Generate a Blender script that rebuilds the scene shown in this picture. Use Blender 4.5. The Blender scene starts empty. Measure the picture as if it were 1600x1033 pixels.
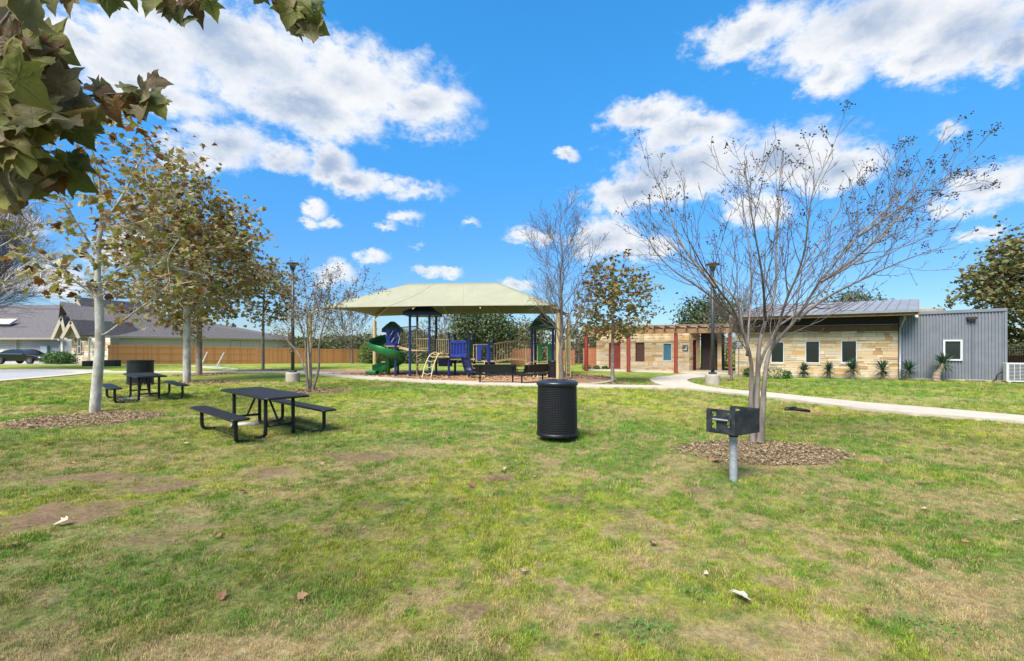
import bpy, math, random
import numpy as np
from mathutils import Vector

random.seed(7); RNG = np.random.default_rng(7)
S = bpy.context.scene
COL = S.collection
R = math.radians
# ------------------------------------------------------------------ camera, sky, sun, exposure
F, CX, HY, CH = 711.0, 800.0, 541.0, 1.65          # lens 16 mm: 711 px of 1600; horizon row; eye height
cam = bpy.data.objects.new('camera', bpy.data.cameras.new('camera'))
COL.objects.link(cam); S.camera = cam
cam.location = (0, 0, CH); cam.rotation_euler = (R(90), 0, 0)
cam.data.lens = 16; cam.data.sensor_width = 36; cam.data.shift_y = 24.5/1600
cam.data.clip_start = 0.05; cam.data.clip_end = 3000
S.view_settings.view_transform = 'Standard'; S.view_settings.look = 'None'
S.view_settings.gamma = 1; S.view_settings.use_curve_mapping = False
S.view_settings.exposure = 1.0
SUN_EL, SUN_AZ = 52, -148                            # azimuth clockwise from +Y; behind the camera, left
sl = bpy.data.lights.new('sun', 'SUN'); sl.energy = 4.7; sl.angle = R(34); sl.color = (1, .95, .87)
so = bpy.data.objects.new('sun', sl); COL.objects.link(so)
dirv = Vector((math.sin(R(SUN_AZ))*math.cos(R(SUN_EL)), math.cos(R(SUN_AZ))*math.cos(R(SUN_EL)), math.sin(R(SUN_EL))))
so.rotation_euler = dirv.to_track_quat('Z', 'Y').to_euler(); so.location = (0, -20, 40)

def build_world():
    w = bpy.data.worlds.new('World'); S.world = w; w.use_nodes = True
    nt = w.node_tree; nt.nodes.clear(); L = nt.links.new
    N = lambda t, **k: _nd(nt, t, **k)
    out = N('ShaderNodeOutputWorld'); bg = N('ShaderNodeBackground'); bg.inputs[1].default_value = 0.10
    L(bg.outputs[0], out.inputs[0])
    sky = N('ShaderNodeTexSky'); sky.sky_type = 'NISHITA'; sky.sun_disc = False
    sky.sun_elevation = R(SUN_EL); sky.sun_rotation = R(SUN_AZ); sky.air_density = 1.0; sky.dust_density = .3; sky.ozone_density = 2.2
    tc = N('ShaderNodeTexCoord'); nrm = N('ShaderNodeVectorMath', operation='NORMALIZE'); L(tc.outputs['Generated'], nrm.inputs[0])
    D = nrm.outputs[0]
    sep = N('ShaderNodeSeparateXYZ'); L(D, sep.inputs[0])
    def M(op, a, b=None, c=None, clamp=False):
        n = N('ShaderNodeMath', operation=op); n.use_clamp = clamp
        for i, v in enumerate((a, b, c)):
            if v is None: continue
            if isinstance(v, (int, float)): n.inputs[i].default_value = v
            else: L(v, n.inputs[i])
        return n.outputs[0]
    az = M('ARCTAN2', sep.outputs[0], sep.outputs[1]); el = M('ARCSINE', sep.outputs[2])
    uv = N('ShaderNodeCombineXYZ'); L(az, uv.inputs[0]); L(el, uv.inputs[1])
    # noise used for the cloud edges and the billows
    st = N('ShaderNodeVectorMath', operation='MULTIPLY'); L(D, st.inputs[0]); st.inputs[1].default_value = (1, 1, 1.5)
    def noise(scale, detail, rough, vec, lac=2.1):
        n = N('ShaderNodeTexNoise'); n.inputs['Scale'].default_value = scale; n.inputs['Detail'].default_value = detail
        n.inputs['Roughness'].default_value = rough; n.inputs['Lacunarity'].default_value = lac; L(vec, n.inputs['Vector']); return n
    n1 = noise(7, 12, .62, st.outputs[0]); n2 = noise(26, 10, .66, st.outputs[0]); n3 = noise(4.5, 5, .55, st.outputs[0])
    wob = N('ShaderNodeVectorMath', operation='SUBTRACT'); L(n1.outputs['Color'], wob.inputs[0]); wob.inputs[1].default_value = (.5, .5, .5)
    ws = N('ShaderNodeVectorMath', operation='SCALE'); L(wob.outputs[0], ws.inputs[0]); ws.inputs['Scale'].default_value = .06
    uvw = N('ShaderNodeVectorMath', operation='ADD'); L(uv.outputs[0], uvw.inputs[0]); L(ws.outputs[0], uvw.inputs[1])
    wob2 = N('ShaderNodeVectorMath', operation='SUBTRACT'); L(n2.outputs['Color'], wob2.inputs[0]); wob2.inputs[1].default_value = (.5, .5, .5)
    ws2 = N('ShaderNodeVectorMath', operation='SCALE'); L(wob2.outputs[0], ws2.inputs[0]); ws2.inputs['Scale'].default_value = .045
    uvw2 = N('ShaderNodeVectorMath', operation='ADD'); L(uvw.outputs[0], uvw2.inputs[0]); L(ws2.outputs[0], uvw2.inputs[1]); uvw = uvw2
    blobs = [(215,95,165,80),(400,90,205,108),(545,125,175,90),(655,165,88,52),(330,40,230,60),(130,60,90,40),(480,165,170,52),(250,150,140,40),
      (350,225,105,50),(430,245,75,28),(520,258,42,30),(560,287,45,26),(650,301,75,22),(492,328,22,14),(512,346,26,12),(484,348,20,11),(585,405,30,12),(635,340,38,13),
      (668,424,34,10),(706,428,18,8),(525,430,42,20),(650,383,16,8),(730,350,22,8),(600,352,24,8),
      (1350,45,240,82),(1180,50,105,45),(1500,50,150,80),(1300,120,75,48),(1590,85,60,45),(1440,90,110,50),
      (1010,180,75,28),(1085,205,90,35),(1080,265,150,62),(1210,250,130,58),(1000,300,115,38),(1310,262,90,40),(845,371,48,18),(935,372,90,40),(1010,385,60,26),
      (890,243,16,8),(1545,290,90,45),(1480,207,36,17),(1542,364,34,13),(1180,330,60,30),
      (60,435,90,34),(20,350,60,30),(200,385,70,34),(300,250,50,30),(810,445,30,10),(905,400,40,14), (700,-90,500,70),(1600,-120,300,60),(-120,160,110,90),(1760,260,90,50)]
    field = None
    for (px, py, hw, hh) in blobs:
        def ae(x, y):
            v = Vector(((x-CX)/F, 1, (HY-y)/F)).normalized(); return math.atan2(v.x, v.y), math.asin(v.z)
        a0, e0 = ae(px, py); du = abs(ae(px+hw, py)[0]-ae(px-hw, py)[0])/2; dv = abs(ae(px, py-hh)[1]-ae(px, py+hh)[1])/2
        s = N('ShaderNodeVectorMath', operation='SUBTRACT'); L(uvw.outputs[0], s.inputs[0]); s.inputs[1].default_value = (a0, e0, 0)
        m = N('ShaderNodeVectorMath', operation='MULTIPLY'); L(s.outputs[0], m.inputs[0]); m.inputs[1].default_value = (1/du, 1/dv, 0)
        l = N('ShaderNodeVectorMath', operation='LENGTH'); L(m.outputs[0], l.inputs[0])
        small = min(1, .55+hh/70)
        v = M('MULTIPLY', M('SUBTRACT', 1.0, l.outputs['Value']), small)
        if field is None: field = v
        else:
            n = N('ShaderNodeMath', operation='SMOOTH_MAX'); n.inputs[2].default_value = .12; L(field, n.inputs[0]); L(v, n.inputs[1]); field = n.outputs[0]
    field = M('MAXIMUM', field, -.8)
    # the cloud field goes on the same way all round, outside the part that is in view
    off = M('SUBTRACT', 1.0, sep.outputs[1])                         # 0 straight ahead
    mr = N('ShaderNodeMapRange'); mr.interpolation_type = 'SMOOTHSTEP'; L(off, mr.inputs[0]); mr.inputs[1].default_value = .42; mr.inputs[2].default_value = .62
    gen = M('MULTIPLY', M('SUBTRACT', n3.outputs['Fac'], .50), 4.2)
    gen2 = M('SUBTRACT', M('MULTIPLY', M('ADD', gen, 1.0), mr.outputs[0]), 1.0)
    field = M('MAXIMUM', field, gen2)
    fine = M('ADD', M('MULTIPLY', M('SUBTRACT', n1.outputs['Fac'], .5), 2.3), M('MULTIPLY', M('SUBTRACT', n2.outputs['Fac'], .5), .85))
    dens = M('ADD', field, fine)
    cm = N('ShaderNodeMapRange'); cm.interpolation_type = 'SMOOTHSTEP'; L(dens, cm.inputs[0]); cm.inputs[1].default_value = -.10; cm.inputs[2].default_value = .60
    # thick parts are grey-blue inside, thin rims are white
    body = M('ADD', M('MULTIPLY', field, 1.0), M('ADD', M('MULTIPLY', M('SUBTRACT', n1.outputs['Fac'], .5), 1.2), M('MULTIPLY', M('SUBTRACT', n3.outputs['Fac'], .5), 1.6)))
    gm = N('ShaderNodeMapRange'); gm.interpolation_type = 'SMOOTHSTEP'; L(body, gm.inputs[0]); gm.inputs[1].default_value = .32; gm.inputs[2].default_value = 1.15
    ccol = N('ShaderNodeMix', data_type='RGBA'); L(gm.outputs[0], ccol.inputs[0])
    ccol.inputs[6].default_value = (4.75, 4.85, 5.0, 1); ccol.inputs[7].default_value = (2.0, 2.6, 3.6, 1)
    hs = N('ShaderNodeHueSaturation'); hs.inputs['Saturation'].default_value = 1.22; L(sky.outputs[0], hs.inputs['Color'])
    tint = N('ShaderNodeMix', data_type='RGBA', blend_type='MULTIPLY'); tint.inputs[0].default_value = 1
    L(hs.outputs[0], tint.inputs[6])
    hz = N('ShaderNodeMapRange'); hz.interpolation_type = 'SMOOTHSTEP'; L(sep.outputs[2], hz.inputs[0]); hz.inputs[2].default_value = .62
    tm = N('ShaderNodeMix', data_type='RGBA'); L(hz.outputs[0], tm.inputs[0]); tm.inputs[6].default_value = (.42, .54, .75, 1); tm.inputs[7].default_value = SKY_TINT; L(tm.outputs[2], tint.inputs[7])
    mix = N('ShaderNodeMix', data_type='RGBA'); L(cm.outputs[0], mix.inputs[0]); L(tint.outputs[2], mix.inputs[6]); L(ccol.outputs[2], mix.inputs[7])
    L(mix.outputs[2], bg.inputs[0])

def _nd(nt, t, **k):
    n = nt.nodes.new(t)
    for a, b in k.items(): setattr(n, a, b)
    return n
SKY_TINT = (.60, 1.38, 1.52, 1)
build_world()

# ------------------------------------------------------------------ helpers: places
def ground_h(x, y):                                   # the lawn falls away gently beyond the playground
    t = np.clip((np.asarray(y, float)-38)/22, 0, 1); return -0.5*t*t*(3-2*t)
def G(px, py): Y = F*CH/(py-HY); return ((px-CX)/F*Y, Y)
def XY(px, Y): return ((px-CX)/F*Y, Y)
def ZP(py, Y): return CH-(py-HY)*Y/F
def P3(px, py, Y): return ((px-CX)/F*Y, Y, ZP(py, Y))
def on_line(px, P0, u):                                # distance along a wall line where the view ray px meets it
    k = (px-CX)/F; return (k*P0[1]-P0[0])/(u[0]-k*u[1])

# ------------------------------------------------------------------ helpers: materials
MATS = {}
def lin(c): return tuple(c)+(1,) if len(c) == 3 else c
def mat(name, c1, c2=None, scale=6, rough=.7, bump=0, bscale=None, metal=0, detail=5, spec=.5, stretch=None, coord='Object', rnd=0, trans=0, coat=0):
    if name in MATS: return MATS[name]
    m = bpy.data.materials.new(name); m.use_nodes = True; nt = m.node_tree; L = nt.links.new
    b = nt.nodes['Principled BSDF']; b.inputs['Roughness'].default_value = rough; b.inputs['Metallic'].default_value = metal
    b.inputs['Specular IOR Level'].default_value = spec
    if coat: b.inputs['Coat Weight'].default_value = coat
    b.inputs['Base Color'].default_value = lin(c1)
    tc = _nd(nt, 'ShaderNodeTexCoord'); vec = tc.outputs[coord]
    if stretch:
        mp = _nd(nt, 'ShaderNodeMapping'); mp.inputs['Scale'].default_value = stretch; L(vec, mp.inputs[0]); vec = mp.outputs[0]
    col = None
    if c2 is not None:
        n = _nd(nt, 'ShaderNodeTexNoise'); n.inputs['Scale'].default_value = scale; n.inputs['Detail'].default_value = detail; n.inputs['Roughness'].default_value = .6
        L(vec, n.inputs['Vector'])
        mr = _nd(nt, 'ShaderNodeMapRange'); mr.inputs[1].default_value = .35; mr.inputs[2].default_value = .65; L(n.outputs['Fac'], mr.inputs[0])
        mx = _nd(nt, 'ShaderNodeMix', data_type='RGBA'); mx.inputs[6].default_value = lin(c1); mx.inputs[7].default_value = lin(c2)
        L(mr.outputs[0], mx.inputs[0]); col = mx.outputs[2]
    if rnd:
        oi = _nd(nt, 'ShaderNodeObjectInfo'); mr = _nd(nt, 'ShaderNodeMapRange'); mr.inputs[3].default_value = 1-rnd; mr.inputs[4].default_value = 1+rnd
        L(oi.outputs['Random'], mr.inputs[0]); hs = _nd(nt, 'ShaderNodeHueSaturation'); L(mr.outputs[0], hs.inputs['Value'])
        if col: L(col, hs.inputs['Color'])
        else: hs.inputs['Color'].default_value = lin(c1)
        col = hs.outputs[0]
    if col: L(col, b.inputs['Base Color'])
    if bump:
        n = _nd(nt, 'ShaderNodeTexNoise'); n.inputs['Scale'].default_value = bscale or scale*4; n.inputs['Detail'].default_value = 6; L(vec, n.inputs['Vector'])
        bp = _nd(nt, 'ShaderNodeBump'); bp.inputs['Strength'].default_value = bump; bp.inputs['Distance'].default_value = .02
        L(n.outputs['Fac'], bp.inputs['Height']); L(bp.outputs[0], b.inputs['Normal'])
    MATS[name] = m; return m
def ramp_mat(name, stops, source, rough=.7, trans=.3, pale=None, vein=False, spec=.3, jit=.12):
    """colour picked from a ramp by a per-leaf value (attribute or object random) plus noise"""
    if name in MATS: return MATS[name]
    m = bpy.data.materials.new(name); m.use_nodes = True; nt = m.node_tree; L = nt.links.new
    b = nt.nodes['Principled BSDF']; b.inputs['Roughness'].default_value = rough; b.inputs['Specular IOR Level'].default_value = spec
    if source == 'object': src = _nd(nt, 'ShaderNodeObjectInfo').outputs['Random']
    else:
        a = _nd(nt, 'ShaderNodeAttribute'); a.attribute_name = 'tint'; src = a.outputs['Fac']
    tc = _nd(nt, 'ShaderNodeTexCoord'); n = _nd(nt, 'ShaderNodeTexNoise'); n.inputs['Scale'].default_value = 14; n.inputs['Detail'].default_value = 5
    L(tc.outputs['Object'], n.inputs['Vector'])
    ma = _nd(nt, 'ShaderNodeMath', operation='MULTIPLY_ADD'); ma.inputs[1].default_value = jit*2; L(n.outputs['Fac'], ma.inputs[0])
    sb = _nd(nt, 'ShaderNodeMath', operation='SUBTRACT'); sb.inputs[1].default_value = jit; L(src, sb.inputs[0]); L(sb.outputs[0], ma.inputs[2])
    rp = _nd(nt, 'ShaderNodeValToRGB'); cr = rp.color_ramp
    while len(cr.elements) > 1: cr.elements.remove(cr.elements[-1])
    cr.elements[0].position = stops[0][0]; cr.elements[0].color = lin(stops[0][1])
    for p, c in stops[1:]:
        e = cr.elements.new(p); e.color = lin(c)
    L(ma.outputs[0], rp.inputs[0]); col = rp.outputs[0]
    if vein:
        va = _nd(nt, 'ShaderNodeAttribute'); va.attribute_name = 'vein'
        mv = _nd(nt, 'ShaderNodeMix', data_type='RGBA', blend_type='MIX'); sc = _nd(nt, 'ShaderNodeMath', operation='MULTIPLY'); sc.inputs[1].default_value = .45
        L(va.outputs['Fac'], sc.inputs[0]); L(sc.outputs[0], mv.inputs[0]); L(col, mv.inputs[6]); mv.inputs[7].default_value = (.20, .17, .07, 1); col = mv.outputs[2]
        bp = _nd(nt, 'ShaderNodeBump'); bp.inputs['Strength'].default_value = .6; bp.inputs['Distance'].default_value = .004; L(va.outputs['Fac'], bp.inputs['Height']); L(bp.outputs[0], b.inputs['Normal'])
    if pale:
        gm = _nd(nt, 'ShaderNodeNewGeometry'); mp = _nd(nt, 'ShaderNodeMix', data_type='RGBA'); fm = _nd(nt, 'ShaderNodeMath', operation='MULTIPLY'); fm.inputs[1].default_value = .55
        L(gm.outputs['Backfacing'], fm.inputs[0]); L(fm.outputs[0], mp.inputs[0]); L(col, mp.inputs[6]); mp.inputs[7].default_value = lin(pale); col = mp.outputs[2]
    L(col, b.inputs['Base Color'])
    if trans:
        tr = _nd(nt, 'ShaderNodeBsdfTranslucent'); L(col, tr.inputs['Color']); ms = _nd(nt, 'ShaderNodeMixShader'); ms.inputs[0].default_value = trans
        L(b.outputs[0], ms.inputs[1]); L(tr.outputs[0], ms.inputs[2]); L(ms.outputs[0], nt.nodes['Material Output'].inputs[0])
    MATS[name] = m; return m

# ------------------------------------------------------------------ helpers: meshes
def link(o, parent=None):
    COL.objects.link(o)
    if parent is not None: o.parent = parent
    return o
def tag(o, label=None, cat=None, group=None, kind=None):
    for k, v in (('label', label), ('category', cat), ('group', group), ('kind', kind)):
        if v: o[k] = v
    return o
def thing(name, loc, label, cat, group=None, rz=0):
    o = bpy.data.objects.new(name, None); o.empty_display_size = .2; o.location = (loc[0], loc[1], loc[2] if len(loc) > 2 else float(ground_h(loc[0], loc[1]))); o.rotation_euler.z = rz
    COL.objects.link(o); return tag(o, label, cat, group)
def np_mesh(name, V, Fc, m=None, smooth=False, attrs=None):
    """V (n,3), Fc (k,3|4) arrays -> mesh"""
    me = bpy.data.meshes.new(name); V = np.asarray(V, np.float32); Fc = np.asarray(Fc, np.int32)
    me.vertices.add(len(V)); me.vertices.foreach_set('co', V.ravel())
    k = Fc.shape[1]; me.loops.add(Fc.size); me.loops.foreach_set('vertex_index', Fc.ravel())
    me.polygons.add(len(Fc)); me.polygons.foreach_set('loop_start', np.arange(0, Fc.size, k, dtype=np.int32))
    me.polygons.foreach_set('use_smooth', np.full(len(Fc), smooth))
    for an, (ty, dom, arr) in (attrs or {}).items():
        a = me.attributes.new(an, ty, dom); a.data.foreach_set('color' if ty == 'FLOAT_COLOR' else 'value', np.asarray(arr, np.float32).ravel())
    me.update(calc_edges=True)
    if m: me.materials.append(m)
    return me
def nobj(name, V, Fc, m, parent=None, smooth=False, attrs=None):
    return link(bpy.data.objects.new(name, np_mesh(name, V, Fc, m, smooth, attrs)), parent)
class MB:
    """collects shapes; build() links them as ONE mesh object (world=True: given in world coordinates)"""
    def __init__(s): s.v = []; s.f = []
    def add(s, vs, fs):
        n = len(s.v); s.v += [tuple(map(float, p)) for p in vs]; s.f += [[i+n for i in f] for f in fs]; return s
    def box(s, c, d, rz=0, top=None):
        x, y, z = d[0]/2, d[1]/2, d[2]/2; t = top or (1, 1)
        pts = [(-x,-y,-z),(x,-y,-z),(x,y,-z),(-x,y,-z),(-x*t[0],-y*t[1],z),(x*t[0],-y*t[1],z),(x*t[0],y*t[1],z),(-x*t[0],y*t[1],z)]
        ca, sa = math.cos(rz), math.sin(rz)
        return s.add([(c[0]+p[0]*ca-p[1]*sa, c[1]+p[0]*sa+p[1]*ca, c[2]+p[2]) for p in pts], [(0,3,2,1),(4,5,6,7),(0,1,5,4),(1,2,6,5),(2,3,7,6),(3,0,4,7)])
    def beam(s, a, b, w, h, up=(0, 0, 1)):
        a, b = Vector(a), Vector(b); d = (b-a).normalized(); u = Vector(up)
        sd = d.cross(u)
        if sd.length < 1e-4: sd = d.cross(Vector((0, 1, 0)))
        sd.normalize(); u = sd.cross(d).normalized()
        pts = [p+sd*i*w/2+u*j*h/2 for p in (a, b) for i, j in ((-1,-1),(1,-1),(1,1),(-1,1))]
        return s.add(pts, [(0,1,2,3),(7,6,5,4),(0,4,5,1),(1,5,6,2),(2,6,7,3),(3,7,4,0)])
    def tube(s, pts, r, n=8, cap=True, closed=False):
        pts = [Vector(p) for p in pts]; k = len(pts); rs = r if hasattr(r, '__len__') else [r]*k
        t0 = (pts[1]-pts[0]).normalized(); ref = Vector((0, 0, 1)) if abs(t0.z) < .9 else Vector((0, 1, 0))
        rings = []; pu = None
        for i, p in enumerate(pts):
            t = (pts[min(i+1, k-1)]-pts[max(i-1, 0)]).normalized()
            u = (ref if pu is None else pu); u = (u-t*u.dot(t))
            if u.length < 1e-5: u = t.orthogonal()
            u.normalize(); pu = u; w = t.cross(u)
            rings.append([p+(u*math.cos(a)+w*math.sin(a))*rs[i] for a in [2*math.pi*j/n for j in range(n)]])
        vs = [q for rg in rings for q in rg]; fs = [(i*n+j, i*n+(j+1)%n, (i+1)*n+(j+1)%n, (i+1)*n+j) for i in range(k-1) for j in range(n)]
        if cap: fs += [tuple(range(n-1, -1, -1)), tuple((k-1)*n+j for j in range(n))]
        return s.add(vs, fs)
    def lathe(s, prof, n=32, c=(0, 0, 0), cap=True, sy=1, ph=0):
        vs = [(c[0]+r*math.cos(2*math.pi*j/n+ph), c[1]+r*sy*math.sin(2*math.pi*j/n+ph), c[2]+z) for r, z in prof for j in range(n)]
        k = len(prof); fs = [(i*n+j, i*n+(j+1)%n, (i+1)*n+(j+1)%n, (i+1)*n+j) for i in range(k-1) for j in range(n)]
        if cap: fs += [tuple(range(n-1, -1, -1)), tuple((k-1)*n+j for j in range(n))]
        return s.add(vs, fs)
    def prism(s, poly, z0, z1):
        n = len(poly); vs = [(p[0], p[1], z0) for p in poly]+[(p[0], p[1], z1) for p in poly]
        return s.add(vs, [tuple(range(n-1, -1, -1)), tuple(range(n, 2*n))]+[(i, (i+1)%n, n+(i+1)%n, n+i) for i in range(n)])
    def slab(s, a, b, c, d, t):
        """quad a b c d given a thickness t along its normal (down)"""
        a, b, c, d = map(Vector, (a, b, c, d)); nn = (b-a).cross(d-a).normalized()*t
        return s.add([a, b, c, d, a-nn, b-nn, c-nn, d-nn], [(0,1,2,3),(7,6,5,4),(0,4,5,1),(1,5,6,2),(2,6,7,3),(3,7,4,0)])
    def build(s, name, m, parent=None, smooth=False, world=False, bevel=0, auto=None):
        me = bpy.data.meshes.new(name); vs = s.v
        if world and parent is not None:
            L = parent.location; vs = [(v[0]-L[0], v[1]-L[1], v[2]-L[2]) for v in vs]
        me.from_pydata(vs, [], s.f); me.materials.append(m)
        if smooth: me.polygons.foreach_set('use_smooth', [True]*len(me.polygons))
        me.update(); o = link(bpy.data.objects.new(name, me), parent)
        if smooth and auto is not None: me.set_sharp_from_angle(angle=R(auto))
        if bevel:
            bm = o.modifiers.new('bevel', 'BEVEL'); bm.width = bevel; bm.segments = 2; bm.limit_method = 'ANGLE'; bm.angle_limit = R(40)
        return o
def kids(o, allobs): return [c for c in allobs if c.parent == o]
def copy_tree(o, loc=None, rz=None, label=None):
    allo = list(bpy.data.objects)
    def rec(a, par):
        c = a.copy(); COL.objects.link(c); c.parent = par
        for ch in kids(a, allo): rec(ch, c)
        return c
    r = rec(o, None)
    if loc is not None: r.location = (loc[0], loc[1], loc[2] if len(loc) > 2 else float(ground_h(loc[0], loc[1])))
    if rz is not None: r.rotation_euler.z = rz
    if label: r['label'] = label
    return r

# numpy value noise / fbm
_H = RNG.random((256, 256))
def vnoise(x, y):
    xi = np.floor(x).astype(int); yi = np.floor(y).astype(int); fx = x-xi; fy = y-yi; fx = fx*fx*(3-2*fx); fy = fy*fy*(3-2*fy)
    g = lambda a, b: _H[a % 256, b % 256]
    return (g(xi, yi)*(1-fx)+g(xi+1, yi)*fx)*(1-fy)+(g(xi, yi+1)*(1-fx)+g(xi+1, yi+1)*fx)*fy
def fbm(x, y, sc, o=4, seed=0):
    x = np.asarray(x, float)/sc+seed*17.3; y = np.asarray(y, float)/sc+seed*9.1; t = 0; a = .5; w = 0
    for i in range(o): t = t+a*vnoise(x, y); w += a; a *= .55; x = x*2.03+5.1; y = y*2.03+3.7
    return t/w
def sstep(a, b, x): t = np.clip((x-a)/(b-a), 0, 1); return t*t*(3-2*t)
# ================================================================== THE GROUND
def in_poly(x, y, poly):
    x = np.asarray(x); y = np.asarray(y); ins = np.zeros(x.shape, bool); n = len(poly)
    for i in range(n):
        x1, y1 = poly[i]; x2, y2 = poly[(i+1) % n]
        if y1 == y2: continue
        c = ((y1 > y) != (y2 > y)) & (x < (x2-x1)*(y-y1)/(y2-y1)+x1); ins ^= c
    return ins
def smooth_poly(pts, n=6, closed=True):
    """Catmull-Rom through the points"""
    out = []; k = len(pts); rng = range(k) if closed else range(k-1)
    for i in rng:
        p = [np.array(pts[(i+j) % k] if closed else pts[min(max(i+j, 0), k-1)], float) for j in (-1, 0, 1, 2)]
        for t in np.linspace(0, 1, n, endpoint=False):
            out.append(tuple(.5*((2*p[1])+(-p[0]+p[2])*t+(2*p[0]-5*p[1]+4*p[2]-p[3])*t*t+(-p[0]+3*p[1]-3*p[2]+p[3])*t**3)))
    if not closed: out.append(tuple(pts[-1]))
    return out
def strip(up, lo, n=6):
    """polygon from an upper and a lower edge, each a list of ground points running the same way"""
    return smooth_poly(up, n, False)+smooth_poly(lo, n, False)[::-1]
g = lambda L: [G(*p) for p in L]
walk_up = g([(1148,589.5),(1112,590.5),(1086,592.5),(1074,595.5),(1080,600),(1106,606.5),(1150,612),(1200,616),(1340,631),(1470,642),(1600,654),(1720,667)])
walk_lo = g([(1075,585.5),(1050,588.5),(1026,591),(1016,594),(1020,599),(1040,605),(1090,611),(1174,620),(1255,630),(1340,641),(1437,650.5),(1600,663),(1720,680)])
WALK = strip(walk_up, walk_lo)
PLAZA = [(4.9,30.7),(11.6,27.0),(14.4,24.9),(15.6,26.6),(13.2,31.2),(11.6,30.6),(5.6,33.4)]
path_up = g([(140,581.4),(300,581.2),(420,581),(520,583.5),(560,587),(620,592),(700,596.5),(800,600),(900,602.5),(1000,604),(1052,604.8)])
path_lo = g([(140,583.0),(300,582.8),(420,583),(470,584.5),(530,589.5),(600,595),(700,600.8),(800,604),(900,606.2),(1000,607.6),(1066,608.4)])
PATH = strip(path_up, path_lo)
MULCH = smooth_poly(g([(470,582),(560,588.5),(640,594),(720,598),(800,600.3),(860,601.5),(920,600.5),(950,596.5),(956,592.5),(945,589),(900,586.6),(800,583.4),(700,581.4),(600,579.6),(500,579.2)]), 5)
CURB_OUT = [(x+(x-(-3.2))*.022, y+(y-25.0)*.045) for x, y in MULCH]
STREET = smooth_poly(g([(-160,581.5),(0,578.0),(70,577.3),(130,578),(174,580),(150,583.2),(110,587),(60,591.5),(0,596.5),(-160,611)]), 4)
ASPH = smooth_poly(g([(-160,585.5),(0,581),(60,580.5),(105,581.3),(118,583),(90,586.4),(50,590),(0,594),(-160,606)]), 4)
DRIVE = [G(-60,566), G(-60,571.5), G(60,569.0), G(128,568.5), G(128,567), G(40,565.6)]
HOLE = smooth_poly(g([(1236,636),(1262,634),(1300,639),(1338,644.5),(1322,648.5),(1280,649),(1244,644)]), 4)
RINGS = [(G(142,654.5), 1.42, 1.25), (G(322,596.8), 1.55, 1.1), (G(318,585.5), 1.5, 1.6), (G(409,578.4), 1.6, 1.3), (G(498,611), 1.15, .95), (G(1187,705.5), 1.28, .82),
         (G(957,598.5), 1.0, .7), (G(1150,594), 1.0, .6), (G(880,602.8), .9, .5)]
BARE = [((575,713),.75,.38,1),((150,748),.9,.5,1),((222,762),.7,.45,.9),((140,795),.8,.5,.9),((262,838),.45,.35,.55),((8,815),.5,.3,.8),((783,746),.36,.28,1),((740,950),.2,.12,1),
        ((395,745),.5,.3,.5),((262,668),.6,.25,.9),((410,738),.5,.25,.7),((1090,765),.2,.2,.7),((590,790),.35,.2,.6),((640,690),.5,.3,.4),((1640,700),.5,.3,.5),((30,745),.5,.3,.5),((885,780),.25,.15,.6),((1365,668),.7,.3,.5),((980,800),.25,.15,.5),((500,660),.5,.3,.4)]
STRAW = [((60,1000),.7,.3,1),((330,1010),.8,.25,1),((620,1000),.5,.25,.7),((1050,880),.5,.4,.6),((930,960),.55,.3,.8),((1200,1000),.5,.25,.9),((1420,930),.6,.4,.9),((1550,1000),.4,.2,.7),((260,820),.5,.4,1),
         ((1300,760),1.2,.4,.6),((700,630),3,1.2,.5),((1000,650),2.0,.8,.35),((1480,720),1.0,.5,.7),((830,850),.3,.2,.4),((180,700),.7,.3,.5),((640,700),.7,.35,.6),((1560,780),.6,.5,.6),((560,830),.4,.25,.5),
         ((340,600),3,1.5,.5),((1400,625),3,1,.6),((30,640),1.5,.8,.6)]
LUSH_SHADE = [((110,870),1.5,.9,.55),((60,760),1.2,.7,.4),((380,920),.8,.4,.4),((230,900),.7,.5,1),((110,960),.4,.2,.4),((420,800),.5,.4,.9),((300,860),.5,.3,.8),((870,693),.8,.35,1),((1150,758),.7,.35,1),((360,780),.4,.2,.9),((440,690),1.3,.6,.6),((1350,658),1.2,.35,.9),((1430,975),.25,.12,1),((1000,985),.2,.12,1),  # lush turf; shade by can, table, grill and lower left painted as green
        ((450,610),4,1.5,.3),((960,720),.7,.3,.5),((60,620),1.5,.6,.4),((560,780),.4,.3,.6),((1240,594),8,1.5,.9),((1450,602),6,1.2,.9),((680,735),.7,.3,.4),((1130,800),.4,.25,.5),((210,940),.5,.2,.5),((700,607),5,.7,.6),((1020,600),2,1.4,.5),((330,900),.35,.3,.6)]  # includes a darker green band along the building wall
def lay(x, y, L, seed):
    t = np.zeros(np.shape(x)); w1 = (fbm(x, y, .55, 4, seed)-.5)*1.9; w2 = (fbm(x, y, .13, 3, seed+1)-.5)*.9
    for (p, rx, ry, a) in L:
        cx, cy = G(*p); d = np.sqrt(((x-cx)/rx)**2+((y-cy)/ry)**2); t = np.maximum(t, a*sstep(1.15, .55, d+w1+w2*.6))
    return t
GREEN = np.array((.105,.215,.020)); YEL = np.array((.32,.365,.026)); OLV = np.array((.175,.205,.035)); STR = np.array((.42,.32,.145)); DIRT = np.array((.175,.105,.06))
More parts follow.
